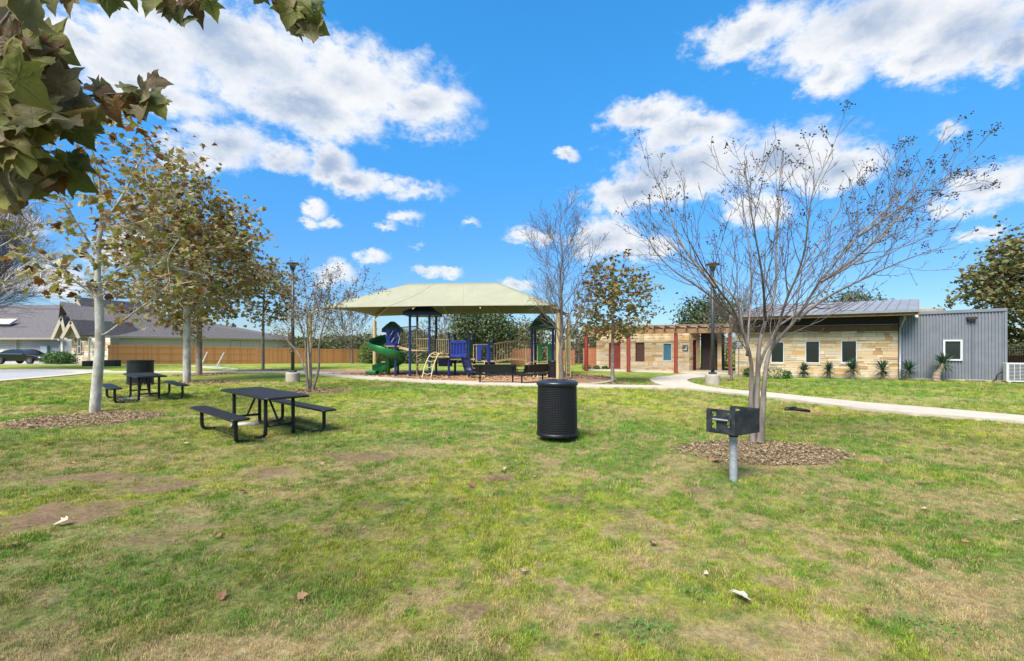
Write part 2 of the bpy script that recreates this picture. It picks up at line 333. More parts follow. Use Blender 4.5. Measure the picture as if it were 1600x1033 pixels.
def lawn(x, y):
    """albedo and bareness of the lawn at ground points"""
    x = np.asarray(x, float); y = np.asarray(y, float)
    a = fbm(x, y, 1.5, 5, 1); b = fbm(x, y, .42, 4, 2); c = fbm(x, y, 5, 3, 3); d = fbm(x, y, .12, 3, 4); e = fbm(x, y, .85, 4, 5)
    yel = sstep(.36, .62, .5*a+.3*b+.2*c+.10*np.exp(-((x-.2)/2.2)**2-((y-3.9)/1.6)**2)); yel = np.clip(yel*.85+(d-.5)*.9, 0, 1); f_ = fbm(x, y, .15, 4, 14); s_ = np.stack([f_, f_], 0)[0]
    near = sstep(9, 3, y)
    straw = np.clip(sstep(.50, .66, e*.42+b*.28+d*.34)*(.55+.35*near)+.25*sstep(.5,.7,d)+lay(x, y, STRAW, 20)*(.45+.9*(d-.2)), 0, 1)
    lush = np.clip(lay(x, y, LUSH_SHADE, 30)*.8+sstep(.56,.72,fbm(x, y, .33, 4, 8))*.55+sstep(.57,.68,f_)*.75, 0, 1)  # lush turf together with the shade patches painted in green
    bare = np.clip(lay(x, y, [(p, a*.85, b*.85, w) for p, a, b, w in BARE], 40)*(.25+1.5*fbm(x, y, .2, 4, 15)), 0, 1)
    mixf = lambda A, B, t: A*(1-t[..., None])+B*t[..., None]
    col = mixf(GREEN*1.05, OLV, sstep(.3,.6,c)); col = mixf(col, YEL, yel); col = mixf(col, STR, straw); col = mixf(col, GREEN, lush*.92)
    return col, bare, straw
def bumps(x, y): return (fbm(x, y, .8, 4, 11)-.5)*.035*sstep(30, 6, np.asarray(y, float))+ (fbm(x,y,.12,2,12)-.5)*.012*sstep(14,4,np.asarray(y,float))
def build_ground():
    ys = np.concatenate([[-300, -80, -25, -8, -2, 0, .5], np.geomspace(.9, 62, 470), [70, 85, 110, 160, 260, 500, 1100, 2400]])
    s = np.sign(np.linspace(-1, 1, 401))*np.abs(np.linspace(-1, 1, 401))**1.15
    w = np.where(ys < 0.6, 30+np.abs(ys)*1.5, 0) + np.where(ys >= .6, 6+1.55*ys, 0); w[:4] = 300
    X = s[None, :]*w[:, None]; Y = np.repeat(ys[:, None], 401, 1)
    # rows in front blend in width so that no face folds
    Z = ground_h(X, Y)+bumps(X, Y)*(Y > .5)
    hole = in_poly(X, Y, HOLE); Z = Z-hole*.20
    col, bare, straw = lawn(X, Y); col = col*.80
    col = col*(1-bare[..., None])+DIRT*bare[..., None]
    near = sstep(13, 7, Y)[..., None]                   # litter and soil between the blades, darkened further to paint the shade there
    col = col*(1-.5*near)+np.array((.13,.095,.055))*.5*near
    ring = np.zeros(X.shape)
    for (c, rx, ry) in RINGS:
        d = np.sqrt(((X-c[0])/rx)**2+((Y-c[1])/ry)**2)+(fbm(X, Y, .4, 3, 50)-.5)*.35; ring = np.maximum(ring, sstep(1.04, .93, d))
    ring = np.maximum(ring, hole*1.0)
    nr, nc = X.shape; V = np.stack([X, Y, Z], -1).reshape(-1, 3)
    i = np.arange(nr-1)[:, None]*nc+np.arange(nc-1)[None, :]; Fc = np.stack([i, i+1, i+1+nc, i+nc], -1).reshape(-1, 4)
    m = bpy.data.materials.new('lawn_ground'); m.use_nodes = True; nt = m.node_tree; L = nt.links.new; b = nt.nodes['Principled BSDF']
    b.inputs['Roughness'].default_value = .95; b.inputs['Specular IOR Level'].default_value = .1
    at = _nd(nt, 'ShaderNodeAttribute'); at.attribute_name = 'lawn'; ar = _nd(nt, 'ShaderNodeAttribute'); ar.attribute_name = 'mulch'
    tc = _nd(nt, 'ShaderNodeTexCoord')
    def noise(sc, de, ro=.65):
        n = _nd(nt, 'ShaderNodeTexNoise'); n.inputs['Scale'].default_value = sc; n.inputs['Detail'].default_value = de; n.inputs['Roughness'].default_value = ro; L(tc.outputs['Object'], n.inputs['Vector']); return n
    n1 = noise(22, 6, .7); n2 = noise(3.5, 8, .75)
    sm = _nd(nt, 'ShaderNodeMath', operation='MULTIPLY_ADD'); L(n1.outputs['Fac'], sm.inputs[0]); sm.inputs[1].default_value = .5; 
    h2 = _nd(nt, 'ShaderNodeMath', operation='MULTIPLY'); L(n2.outputs['Fac'], h2.inputs[0]); h2.inputs[1].default_value = .5; L(h2.outputs[0], sm.inputs[2])
    mr = _nd(nt, 'ShaderNodeMapRange'); L(sm.outputs[0], mr.inputs[0]); mr.inputs[1].default_value = .38; mr.inputs[2].default_value = .62; mr.inputs[3].default_value = .55; mr.inputs[4].default_value = 1.4
    ml = _nd(nt, 'ShaderNodeVectorMath', operation='SCALE'); L(at.outputs['Color'], ml.inputs[0]); L(mr.outputs[0], ml.inputs['Scale'])
    # straw flecks
    n3 = noise(9, 8, .8); fr = _nd(nt, 'ShaderNodeMapRange'); L(n3.outputs['Fac'], fr.inputs[0]); fr.inputs[1].default_value = .56; fr.inputs[2].default_value = .70; fr.inputs[4].default_value = .45
    fx = _nd(nt, 'ShaderNodeMix', data_type='RGBA'); L(fr.outputs[0], fx.inputs[0]); L(ml.outputs[0], fx.inputs[6]); fx.inputs[7].default_value = (.36,.29,.13,1)
    vo = _nd(nt, 'ShaderNodeTexVoronoi'); vo.inputs['Scale'].default_value = 26; L(tc.outputs['Object'], vo.inputs['Vector'])
    mc = _nd(nt, 'ShaderNodeValToRGB'); cr = mc.color_ramp; cr.elements[0].color = (.10,.055,.03,1); cr.elements[1].color = (.34,.22,.13,1); e = cr.elements.new(.5); e.color = (.20,.115,.065,1); L(vo.outputs['Color'], mc.inputs[0])
    mx = _nd(nt, 'ShaderNodeMix', data_type='RGBA'); L(ar.outputs['Fac'], mx.inputs[0]); L(fx.outputs[2], mx.inputs[6]); L(mc.outputs[0], mx.inputs[7]); L(mx.outputs[2], b.inputs['Base Color'])
    bp = _nd(nt, 'ShaderNodeBump'); bp.inputs['Strength'].default_value = .8; bp.inputs['Distance'].default_value = .03; L(n1.outputs['Fac'], bp.inputs['Height']); L(bp.outputs[0], b.inputs['Normal'])
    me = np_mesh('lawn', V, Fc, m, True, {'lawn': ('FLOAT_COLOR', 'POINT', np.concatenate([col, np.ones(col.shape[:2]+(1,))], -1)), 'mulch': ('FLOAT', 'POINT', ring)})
    tag(link(bpy.data.objects.new('lawn', me)), kind='structure')
build_ground()

# ---- grass blades: tufts and points in one mesh, instanced on themselves by geometry nodes
def tuft_mesh(rng, n, rad, h, wid):
    V = []; Fc = []
    for i in range(n):
        r = rad*math.sqrt(rng.random()); a = rng.random()*6.283; x, y = r*math.cos(a), r*math.sin(a)
        hh = h*(.5+.8*rng.random()); w = wid*(.6+.8*rng.random()); t = rng.random()*6.283; lean = hh*(.2+.9*rng.random()); b = rng.random()*6.283
        dx, dy = math.cos(t)*w/2, math.sin(t)*w/2; lx, ly = math.cos(b)*lean, math.sin(b)*lean
        k = len(V); V += [(x-dx, y-dy, -.006), (x+dx, y+dy, -.006), (x+dx*.7+lx*.35, y+dy*.7+ly*.35, hh*.62), (x-dx*.7+lx*.35, y-dy*.7+ly*.35, hh*.62), (x+lx, y+ly, hh)]
        Fc += [(k, k+1, k+2), (k, k+2, k+3), (k+3, k+2, k+4)]
    return np.array(V), np.array(Fc)
def build_grass():
    rng = np.random.default_rng(3); pts = []; size = []
    for (y0, y1, dens, sz) in ((1.1, 3.2, 1700, .75), (3.2, 5, 1250, .85), (5, 8, 520, 1.1), (8, 13, 210, 1.5), (13, 22, 62, 2.1)):
        wmax = 1.2*y1+3.0; n = int(dens*2*wmax*(y1-y0)); x = (rng.random(n)*2-1)*wmax; y = y0+rng.random(n)*(y1-y0); k = np.abs(x) < 1.18*y+2.9
        pts.append(np.stack([x[k], y[k]], 1)); size.append(np.full(k.sum(), sz))
    p = np.concatenate(pts); sz = np.concatenate(size); x, y = p[:, 0], p[:, 1]
    col, bare, straw = lawn(x, y); keep = rng.random(len(x)) > np.clip(bare*1.02+straw*.12, 0, .985)
    for poly in (WALK, PATH, MULCH, STREET, HOLE, PLAZA): keep &= ~in_poly(x, y, poly)
    for (c, rx, ry) in RINGS: keep &= (np.sqrt(((x-c[0])/rx)**2+((y-c[1])/ry)**2)+(fbm(x, y, .4, 3, 50)-.5)*.35) > .99+.12*(rng.random(len(x))-.5)
    x, y, sz, col, straw, bare = x[keep], y[keep], sz[keep], col[keep], straw[keep], bare[keep]; n = len(x)
    z = ground_h(x, y)+bumps(x, y)
    dry = rng.random(n); jit = (.38+1.25*rng.random(n)**1.1)[:, None]; c = col*jit
    c = np.where((dry < .13+.55*straw)[:, None], STR*(.6+.7*rng.random(n))[:, None], c); c[:, 0] *= (.88+.26*rng.random(n)); 
    h = fbm(x, y, .25, 3, 60); scl = sz*(.35+1.25*h)*(.7+.6*rng.random(n))*(1-.4*bare)*(1-.25*straw)
    TV = []; TF = []; gid = []; off = 0
    for t in range(8):
        V, Fc = tuft_mesh(rng, 15, .038, .024 if t < 5 else .036, .0032); TV.append(V); TF.append(Fc+off); off += len(V); gid += [t]*len(Fc)
    TV = np.concatenate(TV); TF = np.concatenate(TF); nt_ = len(TV)
    V = np.concatenate([TV, np.stack([x, y, z], 1)])
    isp = np.concatenate([np.zeros(nt_), np.ones(n)]); cc = np.concatenate([np.zeros((nt_, 4)), np.concatenate([c, np.ones((n, 1))], 1)]); sc = np.concatenate([np.ones(nt_), scl]); 
    m = bpy.data.materials.new('grass_blade'); m.use_nodes = True; nt = m.node_tree; L = nt.links.new; b = nt.nodes['Principled BSDF']; b.inputs['Roughness'].default_value = .6; b.inputs['Specular IOR Level'].default_value = .25
    a = _nd(nt, 'ShaderNodeAttribute'); a.attribute_type = 'INSTANCER'; a.attribute_name = 'col'; L(a.outputs['Color'], b.inputs['Base Color'])
    tr = _nd(nt, 'ShaderNodeBsdfTranslucent'); L(a.outputs['Color'], tr.inputs['Color']); ms = _nd(nt, 'ShaderNodeMixShader'); ms.inputs[0].default_value = .22; L(b.outputs[0], ms.inputs[1]); L(tr.outputs[0], ms.inputs[2]); L(ms.outputs[0], nt.nodes['Material Output'].inputs[0])
    me = np_mesh('grass', V, TF, m, False, {'isp': ('FLOAT', 'POINT', isp), 'col': ('FLOAT_COLOR', 'POINT', cc), 'scl': ('FLOAT', 'POINT', sc), 'gid': ('FLOAT', 'FACE', gid)})
    o = link(bpy.data.objects.new('grass', me)); tag(o, 'short patchy green and straw coloured grass covering the lawn', 'grass', kind='stuff')
    ng = bpy.data.node_groups.new('grass_tufts', 'GeometryNodeTree'); ng.interface.new_socket('Geometry', in_out='INPUT', socket_type='NodeSocketGeometry'); ng.interface.new_socket('Geometry', in_out='OUTPUT', socket_type='NodeSocketGeometry')
    N = lambda t, **k: _nd(ng, t, **k); L = ng.links.new
    gi = N('NodeGroupInput'); go = N('NodeGroupOutput')
    def att(nm, ty='FLOAT'):
        q = N('GeometryNodeInputNamedAttribute', data_type=ty); q.inputs['Name'].default_value = nm; return q.outputs['Attribute']
    cmp = N('FunctionNodeCompare', data_type='FLOAT', operation='GREATER_THAN'); L(att('isp'), cmp.inputs[0]); cmp.inputs[1].default_value = .5
    sp = N('GeometryNodeSeparateGeometry', domain='POINT'); L(gi.outputs[0], sp.inputs['Geometry']); L(cmp.outputs[0], sp.inputs['Selection'])
    si = N('GeometryNodeSplitToInstances', domain='FACE'); L(sp.outputs['Inverted'], si.inputs['Geometry']); fi = N('FunctionNodeFloatToInt'); L(att('gid'), fi.inputs[0]); L(fi.outputs[0], si.inputs['Group ID'])
    mp = N('GeometryNodeMeshToPoints'); L(sp.outputs['Selection'], mp.inputs['Mesh'])
    ip = N('GeometryNodeInstanceOnPoints'); L(mp.outputs[0], ip.inputs['Points']); L(si.outputs['Instances'], ip.inputs['Instance']); ip.inputs['Pick Instance'].default_value = True
    ri = N('FunctionNodeRandomValue', data_type='INT'); ri.inputs[4].default_value = 0; ri.inputs[5].default_value = 7; L(ri.outputs[2], ip.inputs['Instance Index'])
    rr = N('FunctionNodeRandomValue', data_type='FLOAT'); rr.inputs[2].default_value = 0; rr.inputs[3].default_value = 6.283; rr.inputs['Seed'].default_value = 4
    cx = N('ShaderNodeCombineXYZ'); L(rr.outputs[1], cx.inputs[2]); L(cx.outputs[0], ip.inputs['Rotation']); L(att('scl'), ip.inputs['Scale'])
    L(ip.outputs[0], go.inputs[0])
    md = o.modifiers.new('tufts', 'NODES'); md.node_group = ng
    print('grass tufts', n)
build_grass()

# ---- paths, street, mulch
concrete = mat('concrete', (.37,.315,.245), (.45,.385,.30), 3, .9, .25, 40, coord='Object')
concrete_old = mat('concrete_old', (.27,.235,.19), (.36,.31,.25), 5, .9, .3, 50)
asphalt = mat('asphalt', (.25,.25,.25), (.30,.30,.30), 12, .95, .3, 90)
mulchm = mat('wood_mulch', (.17,.085,.04), (.40,.235,.12), 7, .95, .9, 16, detail=9)
pebblem = mat('pebble', (.33,.27,.22), (.50,.44,.38), 20, .95, .8, 60)
def flat(name, poly, z0, z1, m):
    """a slab whose top follows the lie of the ground"""
    mb = MB(); n = len(poly); vs = [(p[0], p[1], float(ground_h(*p))+z1) for p in poly]+[(p[0], p[1], float(ground_h(*p))+z0) for p in poly]
    mb.add(vs, [tuple(range(n))]+[(i, n+i, n+(i+1)%n, (i+1)%n) for i in range(n)])
    o = mb.build(name, m)
    bpy.context.view_layer.update()
    import bmesh
    bm = bmesh.new(); bm.from_mesh(o.data); bmesh.ops.triangulate(bm, faces=[f for f in bm.faces if len(f.verts) > 4]); bmesh.ops.recalc_face_normals(bm, faces=bm.faces); bm.to_mesh(o.data); bm.free()
    return tag(o, kind='structure')
flat('street_apron', STREET, -.1, .045, concrete)
flat('street', ASPH, -.05, .050, asphalt)
flat('driveway', DRIVE, -.1, .03, concrete)
flat('playground_curb', CURB_OUT, -.15, .055, concrete)
flat('playground_mulch', MULCH, -.05, .060, mulchm)
flat('footpath', PATH, -.1, .066, concrete)
flat('pavement', WALK, -.1, .072, concrete)
flat('entrance_plaza', PLAZA, -.1, .078, concrete)
def chips(name, label, spots, cols, n, size, seed, zoff=0, poly=None):
    rng = np.random.default_rng(seed); allp = []
    tot = sum(rx*ry for _, rx, ry in spots)
    for (c, rx, ry) in spots:
        k = int(n*rx*ry/tot); r = np.clip(np.abs(rng.random(k)**.5+rng.normal(0, .05, k)), 0, 1.16); a = rng.random(k)*6.283; allp.append(np.stack([c[0]+rx*r*np.cos(a), c[1]+ry*r*np.sin(a)], 1))
    p = np.concatenate(allp)
    if poly is not None: p = p[in_poly(p[:, 0], p[:, 1], poly)]
    k = len(p); z = ground_h(p[:, 0], p[:, 1])+bumps(p[:, 0], p[:, 1])+rng.random(k)*.022+zoff
    a = rng.random(k)*6.283; l = size*(.4+rng.random(k)); w = l*(.2+.3*rng.random(k)); ti = (rng.random(k)-.5)*.9
    ux = np.stack([np.cos(a)*np.cos(ti), np.sin(a)*np.cos(ti), np.sin(ti)], 1)*l[:, None]/2; uy = np.stack([-np.sin(a), np.cos(a), (rng.random(k)-.5)*.6], 1)*w[:, None]/2; c = np.concatenate([p, z[:, None]], 1)
    V = np.stack([c-ux-uy, c+ux-uy, c+ux+uy, c-ux+uy], 1).reshape(-1, 3); Fc = np.arange(4*k).reshape(-1, 4)
    m = ramp_mat(name+'_chip', cols, 'attr', .9, 0)
    o = nobj(name, V, Fc, m, attrs={'tint': ('FLOAT', 'POINT', np.repeat(rng.random(k), 4))}); return tag(o, label, 'mulch', kind='stuff')
MC = [(0, (.065,.042,.022)), (.45, (.18,.118,.062)), (.8, (.30,.215,.115)), (1, (.44,.34,.20))]
chips('bark_mulch', 'ring of shredded bark mulch around the bare tree behind the grill', [RINGS[5]], MC, 22000, .034, 1)
chips('bark_mulch', 'ring of shredded bark mulch around the leaning pale trunk at left', [RINGS[0]], MC, 14000, .042, 2)
chips('bark_mulch', 'thin rings of bark mulch under the farther trees', RINGS[1:5]+RINGS[6:], MC, 6000, .09, 3)
chips('wood_chips', 'reddish wood chips covering the playground floor', [((-3.6, 24.4), 10.6, 3.0)], [(0, (.13,.06,.03)), (.5, (.30,.165,.08)), (1, (.46,.29,.16))], 9000, .12, 5, .062, MULCH)
# ================================================================== PARK BUILDING
white = mat('white_paint', (.55,.55,.54), (.47,.47,.46), 8, .5)
glass = mat('dark_glass', (.012,.018,.018), rough=.05, spec=.55)
glass_blue = mat('blue_blind', (.05,.13,.17), (.07,.17,.22), 3, .25)
brown = mat('brown_shutter', (.065,.025,.016), (.09,.038,.025), 9, .6)
redp = mat('red_paint', (.22,.030,.018), (.18,.025,.016), 5, .55)
timber = mat('timber', (.16,.085,.038), (.27,.15,.068), 5, .8, .4, 30, stretch=(1, 1, 6))
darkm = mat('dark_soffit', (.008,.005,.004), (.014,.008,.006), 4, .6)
steel = mat('galvanised', (.22,.23,.24), (.30,.31,.32), 14, .45, metal=.6)
greym = mat('grey_siding', (.145,.155,.172), (.17,.18,.197), 3, .45, metal=.15)
roofm = mat('grey_metal_roof', (.20,.185,.19), (.28,.265,.265), 2.2, .42, .05, 10, metal=.25)
mortar = mat('mortar', (.27,.21,.14), (.33,.27,.19), 9, .95, .3)
STONES = []
for i, (a, b) in enumerate([((.70,.57,.38), (.60,.47,.29)), ((.66,.55,.40), (.74,.64,.48)), ((.52,.32,.13), (.62,.41,.19)), ((.60,.45,.25), (.68,.55,.34)), ((.42,.25,.11), (.55,.36,.18)), ((.54,.46,.36), (.62,.54,.43))]):
    a, b = [tuple(v*f for v, f in zip(q_, (.80,.745,.68))) for q_ in (a, b)]; STONES.append(mat('limestone_%s' % 'abcdef'[i], a, b, 3.5, .92, .5, 14, rnd=.10, stretch=(1, 1, 3)))
SW = [.33, .33, .07, .13, .04, .10]
def unit_box(m):
    mb = MB(); v = []; 
    mb.add([(-.5,-.5,-.5),(.5,-.5,-.5),(.5,.5,-.5),(-.5,.5,-.5),(-.5,-.5,.5),(.5,-.5,.5),(.5,.5,.5),(-.5,.5,.5)], [(0,3,2,1),(4,5,6,7),(0,1,5,4),(1,2,6,5),(2,3,7,6),(3,0,4,7)])
    me = bpy.data.meshes.new('stone'); me.from_pydata(mb.v, [], mb.f); me.materials.append(m); me.update(); return me
STONE_ME = [unit_box(m) for m in STONES]
class Frame:
    """a vertical wall line: t along it, out = toward the park, z up"""
    def __init__(s, P0, u):
        l = math.hypot(*u); s.P = P0; s.u = (u[0]/l, u[1]/l); s.n = (s.u[1], -s.u[0])   # n points at the park
        s.rz = math.atan2(s.u[1], s.u[0])
    def p(s, t, out=0, z=0): return (s.P[0]+s.u[0]*t+s.n[0]*out, s.P[1]+s.u[1]*t+s.n[1]*out, z)
    def t(s, px, out=0): return on_line(px, (s.P[0]+s.n[0]*out, s.P[1]+s.n[1]*out), s.u)
    def z(s, px, py, out=0): t = s.t(px, out); return ZP(py, s.p(t, out)[1])
def fbox(mb, fr, t0, t1, o0, o1, z0, z1):
    c = fr.p((t0+t1)/2, (o0+o1)/2, (z0+z1)/2); mb.box(c, (abs(t1-t0), abs(o1-o0), abs(z1-z0)), fr.rz); return mb
def stone_wall(fr, T0, T1, H, openings, parent, rng, big=1.0, limit=300, backing=True):
    """backing wall with real openings, faced with separate stones"""
    xs = sorted({T0, T1, *[a for o in openings for a in o[:2]]}); bk = MB()
    for a, b in zip(xs[:-1], xs[1:]):
        zs = [(0, H)]
        for (p, q, r, s_) in openings:
            if p <= (a+b)/2 <= q: zs = [(z0, min(z1, r)) for z0, z1 in zs if r > z0]+[(max(z0, s_), z1) for z0, z1 in zs if s_ < z1]
        for z0, z1 in zs:
            if z1-z0 > .02: fbox(bk, fr, a, b, -.30, -.02, z0, z1)
    if backing: bk.build('wall', mortar, parent, world=True)
    zc = sorted({0, H, *[z for o in openings for z in o[2:] if z < H]}); rows = []
    for a, b in zip(zc[:-1], zc[1:]):
        z = a
        while z < b-.02:
            h = rng.choice([.09, .12, .15, .19])*big; h = h if b-z-h > .07 else b-z; rows.append((z, z+h)); z += h
    k = 0
    for (z0, z1) in rows:
        segs = [(T0, T1)]
        for (p, q, r, s_) in openings:
            if r < (z0+z1)/2 < s_: segs = [x for a, b in segs for x in ((a, min(b, p)), (max(a, q), b)) if x[1]-x[0] > .03]
        for (a, b) in segs:
            t = a
            while t < b-.02:
                l = (.20+rng.random()**1.5*.62)*big; l = l if b-t-l > .18 else b-t
                o = bpy.data.objects.new('stone', STONE_ME[rng.choice(6, p=SW)]); pr = .015+rng.random()*.03
                c = fr.p(t+l/2, (pr-.05)/2, (z0+z1)/2); L = parent.location
                o.location = (c[0]-L[0], c[1]-L[1], c[2]-L[2]); o.scale = (l-.010, pr+.05, z1-z0-.010); o.rotation_euler.z = fr.rz; link(o, parent); t += l; k += 1
    return k
def window(fr, t0, t1, z0, z1, parent, fm=white, gm=glass, out=.0, name='window', w=.042):
    f = MB()
    for a, b, c, d in ((t0, t1, z0, z0+w), (t0, t1, z1-w, z1), (t0, t0+w, z0+w, z1-w), (t1-w, t1, z0+w, z1-w)): fbox(f, fr, a, b, out-.09, out+.02, c, d)
    o = f.build(name, fm, parent, world=True)
    p = MB(); fbox(p, fr, t0+w*.8, t1-w*.8, out-.07, out-.04, z0+w*.8, z1-w*.8); g_ = p.build('pane', gm, None)
    L = parent.location; g_.data.transform(__import__('mathutils').Matrix.Translation(-L)); g_.parent = o
    return o
rs = np.random.default_rng(11)
FM = Frame((13.06, 25.78), (9.53, -4.95))           # main facade: stone, then grey metal
FL_ = Frame((11.42, 29.30), (9.53, -4.95))          # set-back stone facade to the left; t runs to the right
tS0 = FM.t(1149); tS1 = FM.t(1403); tM1 = FM.t(1571)
B = thing('park_building', FM.p(4.5, 0, 0), 'low limestone and timber park building with a sloping grey metal roof', 'building')
wins = []
for (x0, x1, y0, y1) in ((1204,1225,534,567), (1258,1281,532.5,567.5), (1314,1339,532,567)):
    wins.append((FM.t(x0), FM.t(x1), FM.z((x0+x1)/2, y1), FM.z((x0+x1)/2, y0)))
n = stone_wall(FM, tS0, tS1, 2.42, wins, B, rs); print('stones', n)
for w in wins: window(FM, *w, B)
sill = MB()
for w in wins: sill = MB(); fbox(sill, FM, w[0]-.05, w[1]+.05, 0, .07, w[2]-.09, w[2]-.012); sill.build('sill', STONES[5], B, world=True)
# body of the building, header beam, dark clerestory, roof
m = MB(); fbox(m, FM, tS0, tS0+.3, -7, -.302, 0, 3.3); fbox(m, FM, tS0, tM1-.05, -7.3, -7.002, 0, 3.9); m.build('rear_wall', mortar, B, world=True)
m = MB(); fbox(m, FM, tS0-.3, tS1, -.06, .09, 2.424, 2.70); m.build('header_beam', mat('dark_timber', (.105,.052,.022), (.17,.09,.04), 5, .8, .4, 30), B, world=True)
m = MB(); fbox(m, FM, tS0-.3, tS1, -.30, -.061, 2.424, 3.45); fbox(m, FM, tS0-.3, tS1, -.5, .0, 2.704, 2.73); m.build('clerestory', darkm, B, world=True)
m = MB(); fbox(m, FM, tS0-.3, tS1, -.06, .10, 2.735, 2.757); m.build('drip_edge', steel, B, world=True)
# roof: parallelogram of separate standing seam panels rising to the back
rd = Vector((.667, .745, 0)).normalized(); OVER = 1.25
eR = Vector(FM.p(FM.t(1435, OVER), OVER, 3.34)); eL = Vector(FM.p(FM.t(1140, OVER), OVER, 3.30)); eu = (eR-eL); W = eu.length; eu = eu/W
back = rd*9.5+Vector((0, 0, 1.25)); 
NP = 19
rt = bpy.data.objects.new('roof', None); rt.empty_display_size = .1; link(rt, B); rt.location = (0, 0, 0)
Lb = B.location
def rb(mb, name, m_, par): return mb.build(name, m_, par, world=False)
for i in range(NP):
    a = eL+eu*(W*i/NP+.012); b = eL+eu*(W*(i+1)/NP-.012); mb = MB(); mb.slab(a-Lb, b-Lb, b+back-Lb, a+back-Lb, .05)
    rb(mb, 'roof_panel', roofm, rt); mb = MB(); s0 = eL+eu*(W*i/NP)-Lb; mb.beam(s0+Vector((0,0,.02)), s0+back+Vector((0,0,.02)), .022, .07); rb(mb, 'seam', roofm, rt)
mb = MB(); mb.beam(eL+Vector((0,0,-.02))-Lb, eR+Vector((0,0,-.02))-Lb, .10, .12); rb(mb, 'gutter', steel, B)
mb = MB(); io = Vector((FM.n[0], FM.n[1], 0)); mb.beam(eL-io*.10+Vector((0,0,-.15))-Lb, eR-io*.10+Vector((0,0,-.15))-Lb, .06, .15); rb(mb, 'fascia_board', timber, B)
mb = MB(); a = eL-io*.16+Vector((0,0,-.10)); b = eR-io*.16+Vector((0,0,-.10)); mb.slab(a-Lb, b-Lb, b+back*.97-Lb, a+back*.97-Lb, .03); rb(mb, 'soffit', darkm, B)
mb = MB(); mb.beam(eR+Vector((0,0,-.16))-Lb, eR+back+Vector((0,0,-.16))-Lb, .05, .22); mb.beam(eL+Vector((0,0,-.16))-Lb, eL+back+Vector((0,0,-.16))-Lb, .05, .22); rb(mb, 'barge_board', timber, B)
tt = FM.t(1405); mb = MB(); mb.tube([FM.p(tt, .95, 3.2), FM.p(tt, .9, 3.0), FM.p(tt, .16, 2.55), FM.p(tt, .12, 2.3), FM.p(tt, .12, .12), FM.p(tt, .25, .03)], .055, 10); mb.build('downspout', steel, B, world=True, smooth=True)
mb = MB(); mb.lathe([(0,-.09),(.06,-.07),(.09,0),(.07,.06),(0,.08)], 12, FM.p(FM.t(1431, 1.0), 1.15, 3.05), cap=False); mb.box(FM.p(FM.t(1431,1.0), 1.05, 3.12), (.1,.1,.08)); mb.build('security_camera', white, B, world=True, smooth=True, auto=40)
# corrugated wing
def corrug(fr, t0, t1, z0, z1a, z1b, out=0, pitch=.115, dep=.035):
    V = []; prof = [(0, 0), (.30, 0), (.42, 1), (.82, 1), (.94, 0)]; ts = []; 
    k = int((t1-t0)/pitch)
    for i in range(k+1):
        for a, b in prof:
            t = t0+(i+a)*pitch
            if t <= t1: ts.append((t, b))
    mb = MB(); vs = []
    for t, b in ts:
        z1 = z1a+(z1b-z1a)*(t-t0)/(t1-t0); vs += [fr.p(t, out+b*dep, z0), fr.p(t, out+b*dep, z1)]
    mb.add(vs, [(2*i, 2*i+2, 2*i+3, 2*i+1) for i in range(len(ts)-1)]); return mb
tc_ = FM.t(1408)
corrug(FM, tc_, tM1, .10, 3.19, 3.27).build('siding', greym, B, world=True)
side = Frame(FM.p(tM1, 0), (-FM.n[0], -FM.n[1])); side.n = (FM.u[0], FM.u[1])
corrug(side, 0, 7.0, .10, 3.27, 3.6).build('siding', greym, B, world=True)
m = MB(); fbox(m, FM, tc_-.06, tM1-.01, -7, -.02, 0.0, 3.12); m.build('wing_core', greym, B, world=True)
m = MB(); a, b = Vector(FM.p(tc_, .01, 3.25)), Vector(FM.p(tM1+.03, .01, 3.33)); m.beam(a-Lb, b-Lb, .14, .14); rb(m, 'roof_cap', greym, B)
m = MB(); c, d = Vector(FM.p(tM1+.02, -7, 3.72)), Vector(FM.p(tc_, -7, 3.62)); m.slab(a-Lb, b-Lb, c-Lb, d-Lb, .05); rb(m, 'wing_roof', greym, B)
m = MB(); fbox(m, FM, tM1-.05, tM1+.045, -.05, .05, .1, 3.27); m.build('corner_trim', greym, B, world=True)
m = MB(); fbox(m, FM, tS0, tM1+.02, -.3, .055, -.1, .095); m.build('foundation', concrete_old, B, world=True)
window(FM, FM.t(1472.5), FM.t(1502.5), FM.z(1487, 563.5), FM.z(1487, 531), B, out=.08, w=.07)
m = MB(); tl = FM.t(1516.5); fbox(m, FM, tl-.17, tl+.17, .03, .22, 2.90, 3.02); fbox(m, FM, tl-.12, tl+.12, .03, .19, 2.84, 2.898); m.build('wall_light', mat('bronze', (.03,.022,.018), rough=.4), B, world=True)
m = MB(); fbox(m, FM, tl+.02, tl+.09, .036, .05, .1, 2.85); m.build('panel_joint', mat('joint_grey', (.10,.11,.125), rough=.5), B, world=True)
m = MB(); fbox(m, FM, FM.t(1508), FM.t(1535), .0, .35, -.05, .05); m.build('drain_grate', mat('rust_brown', (.05,.03,.02), rough=.8), B, world=True)

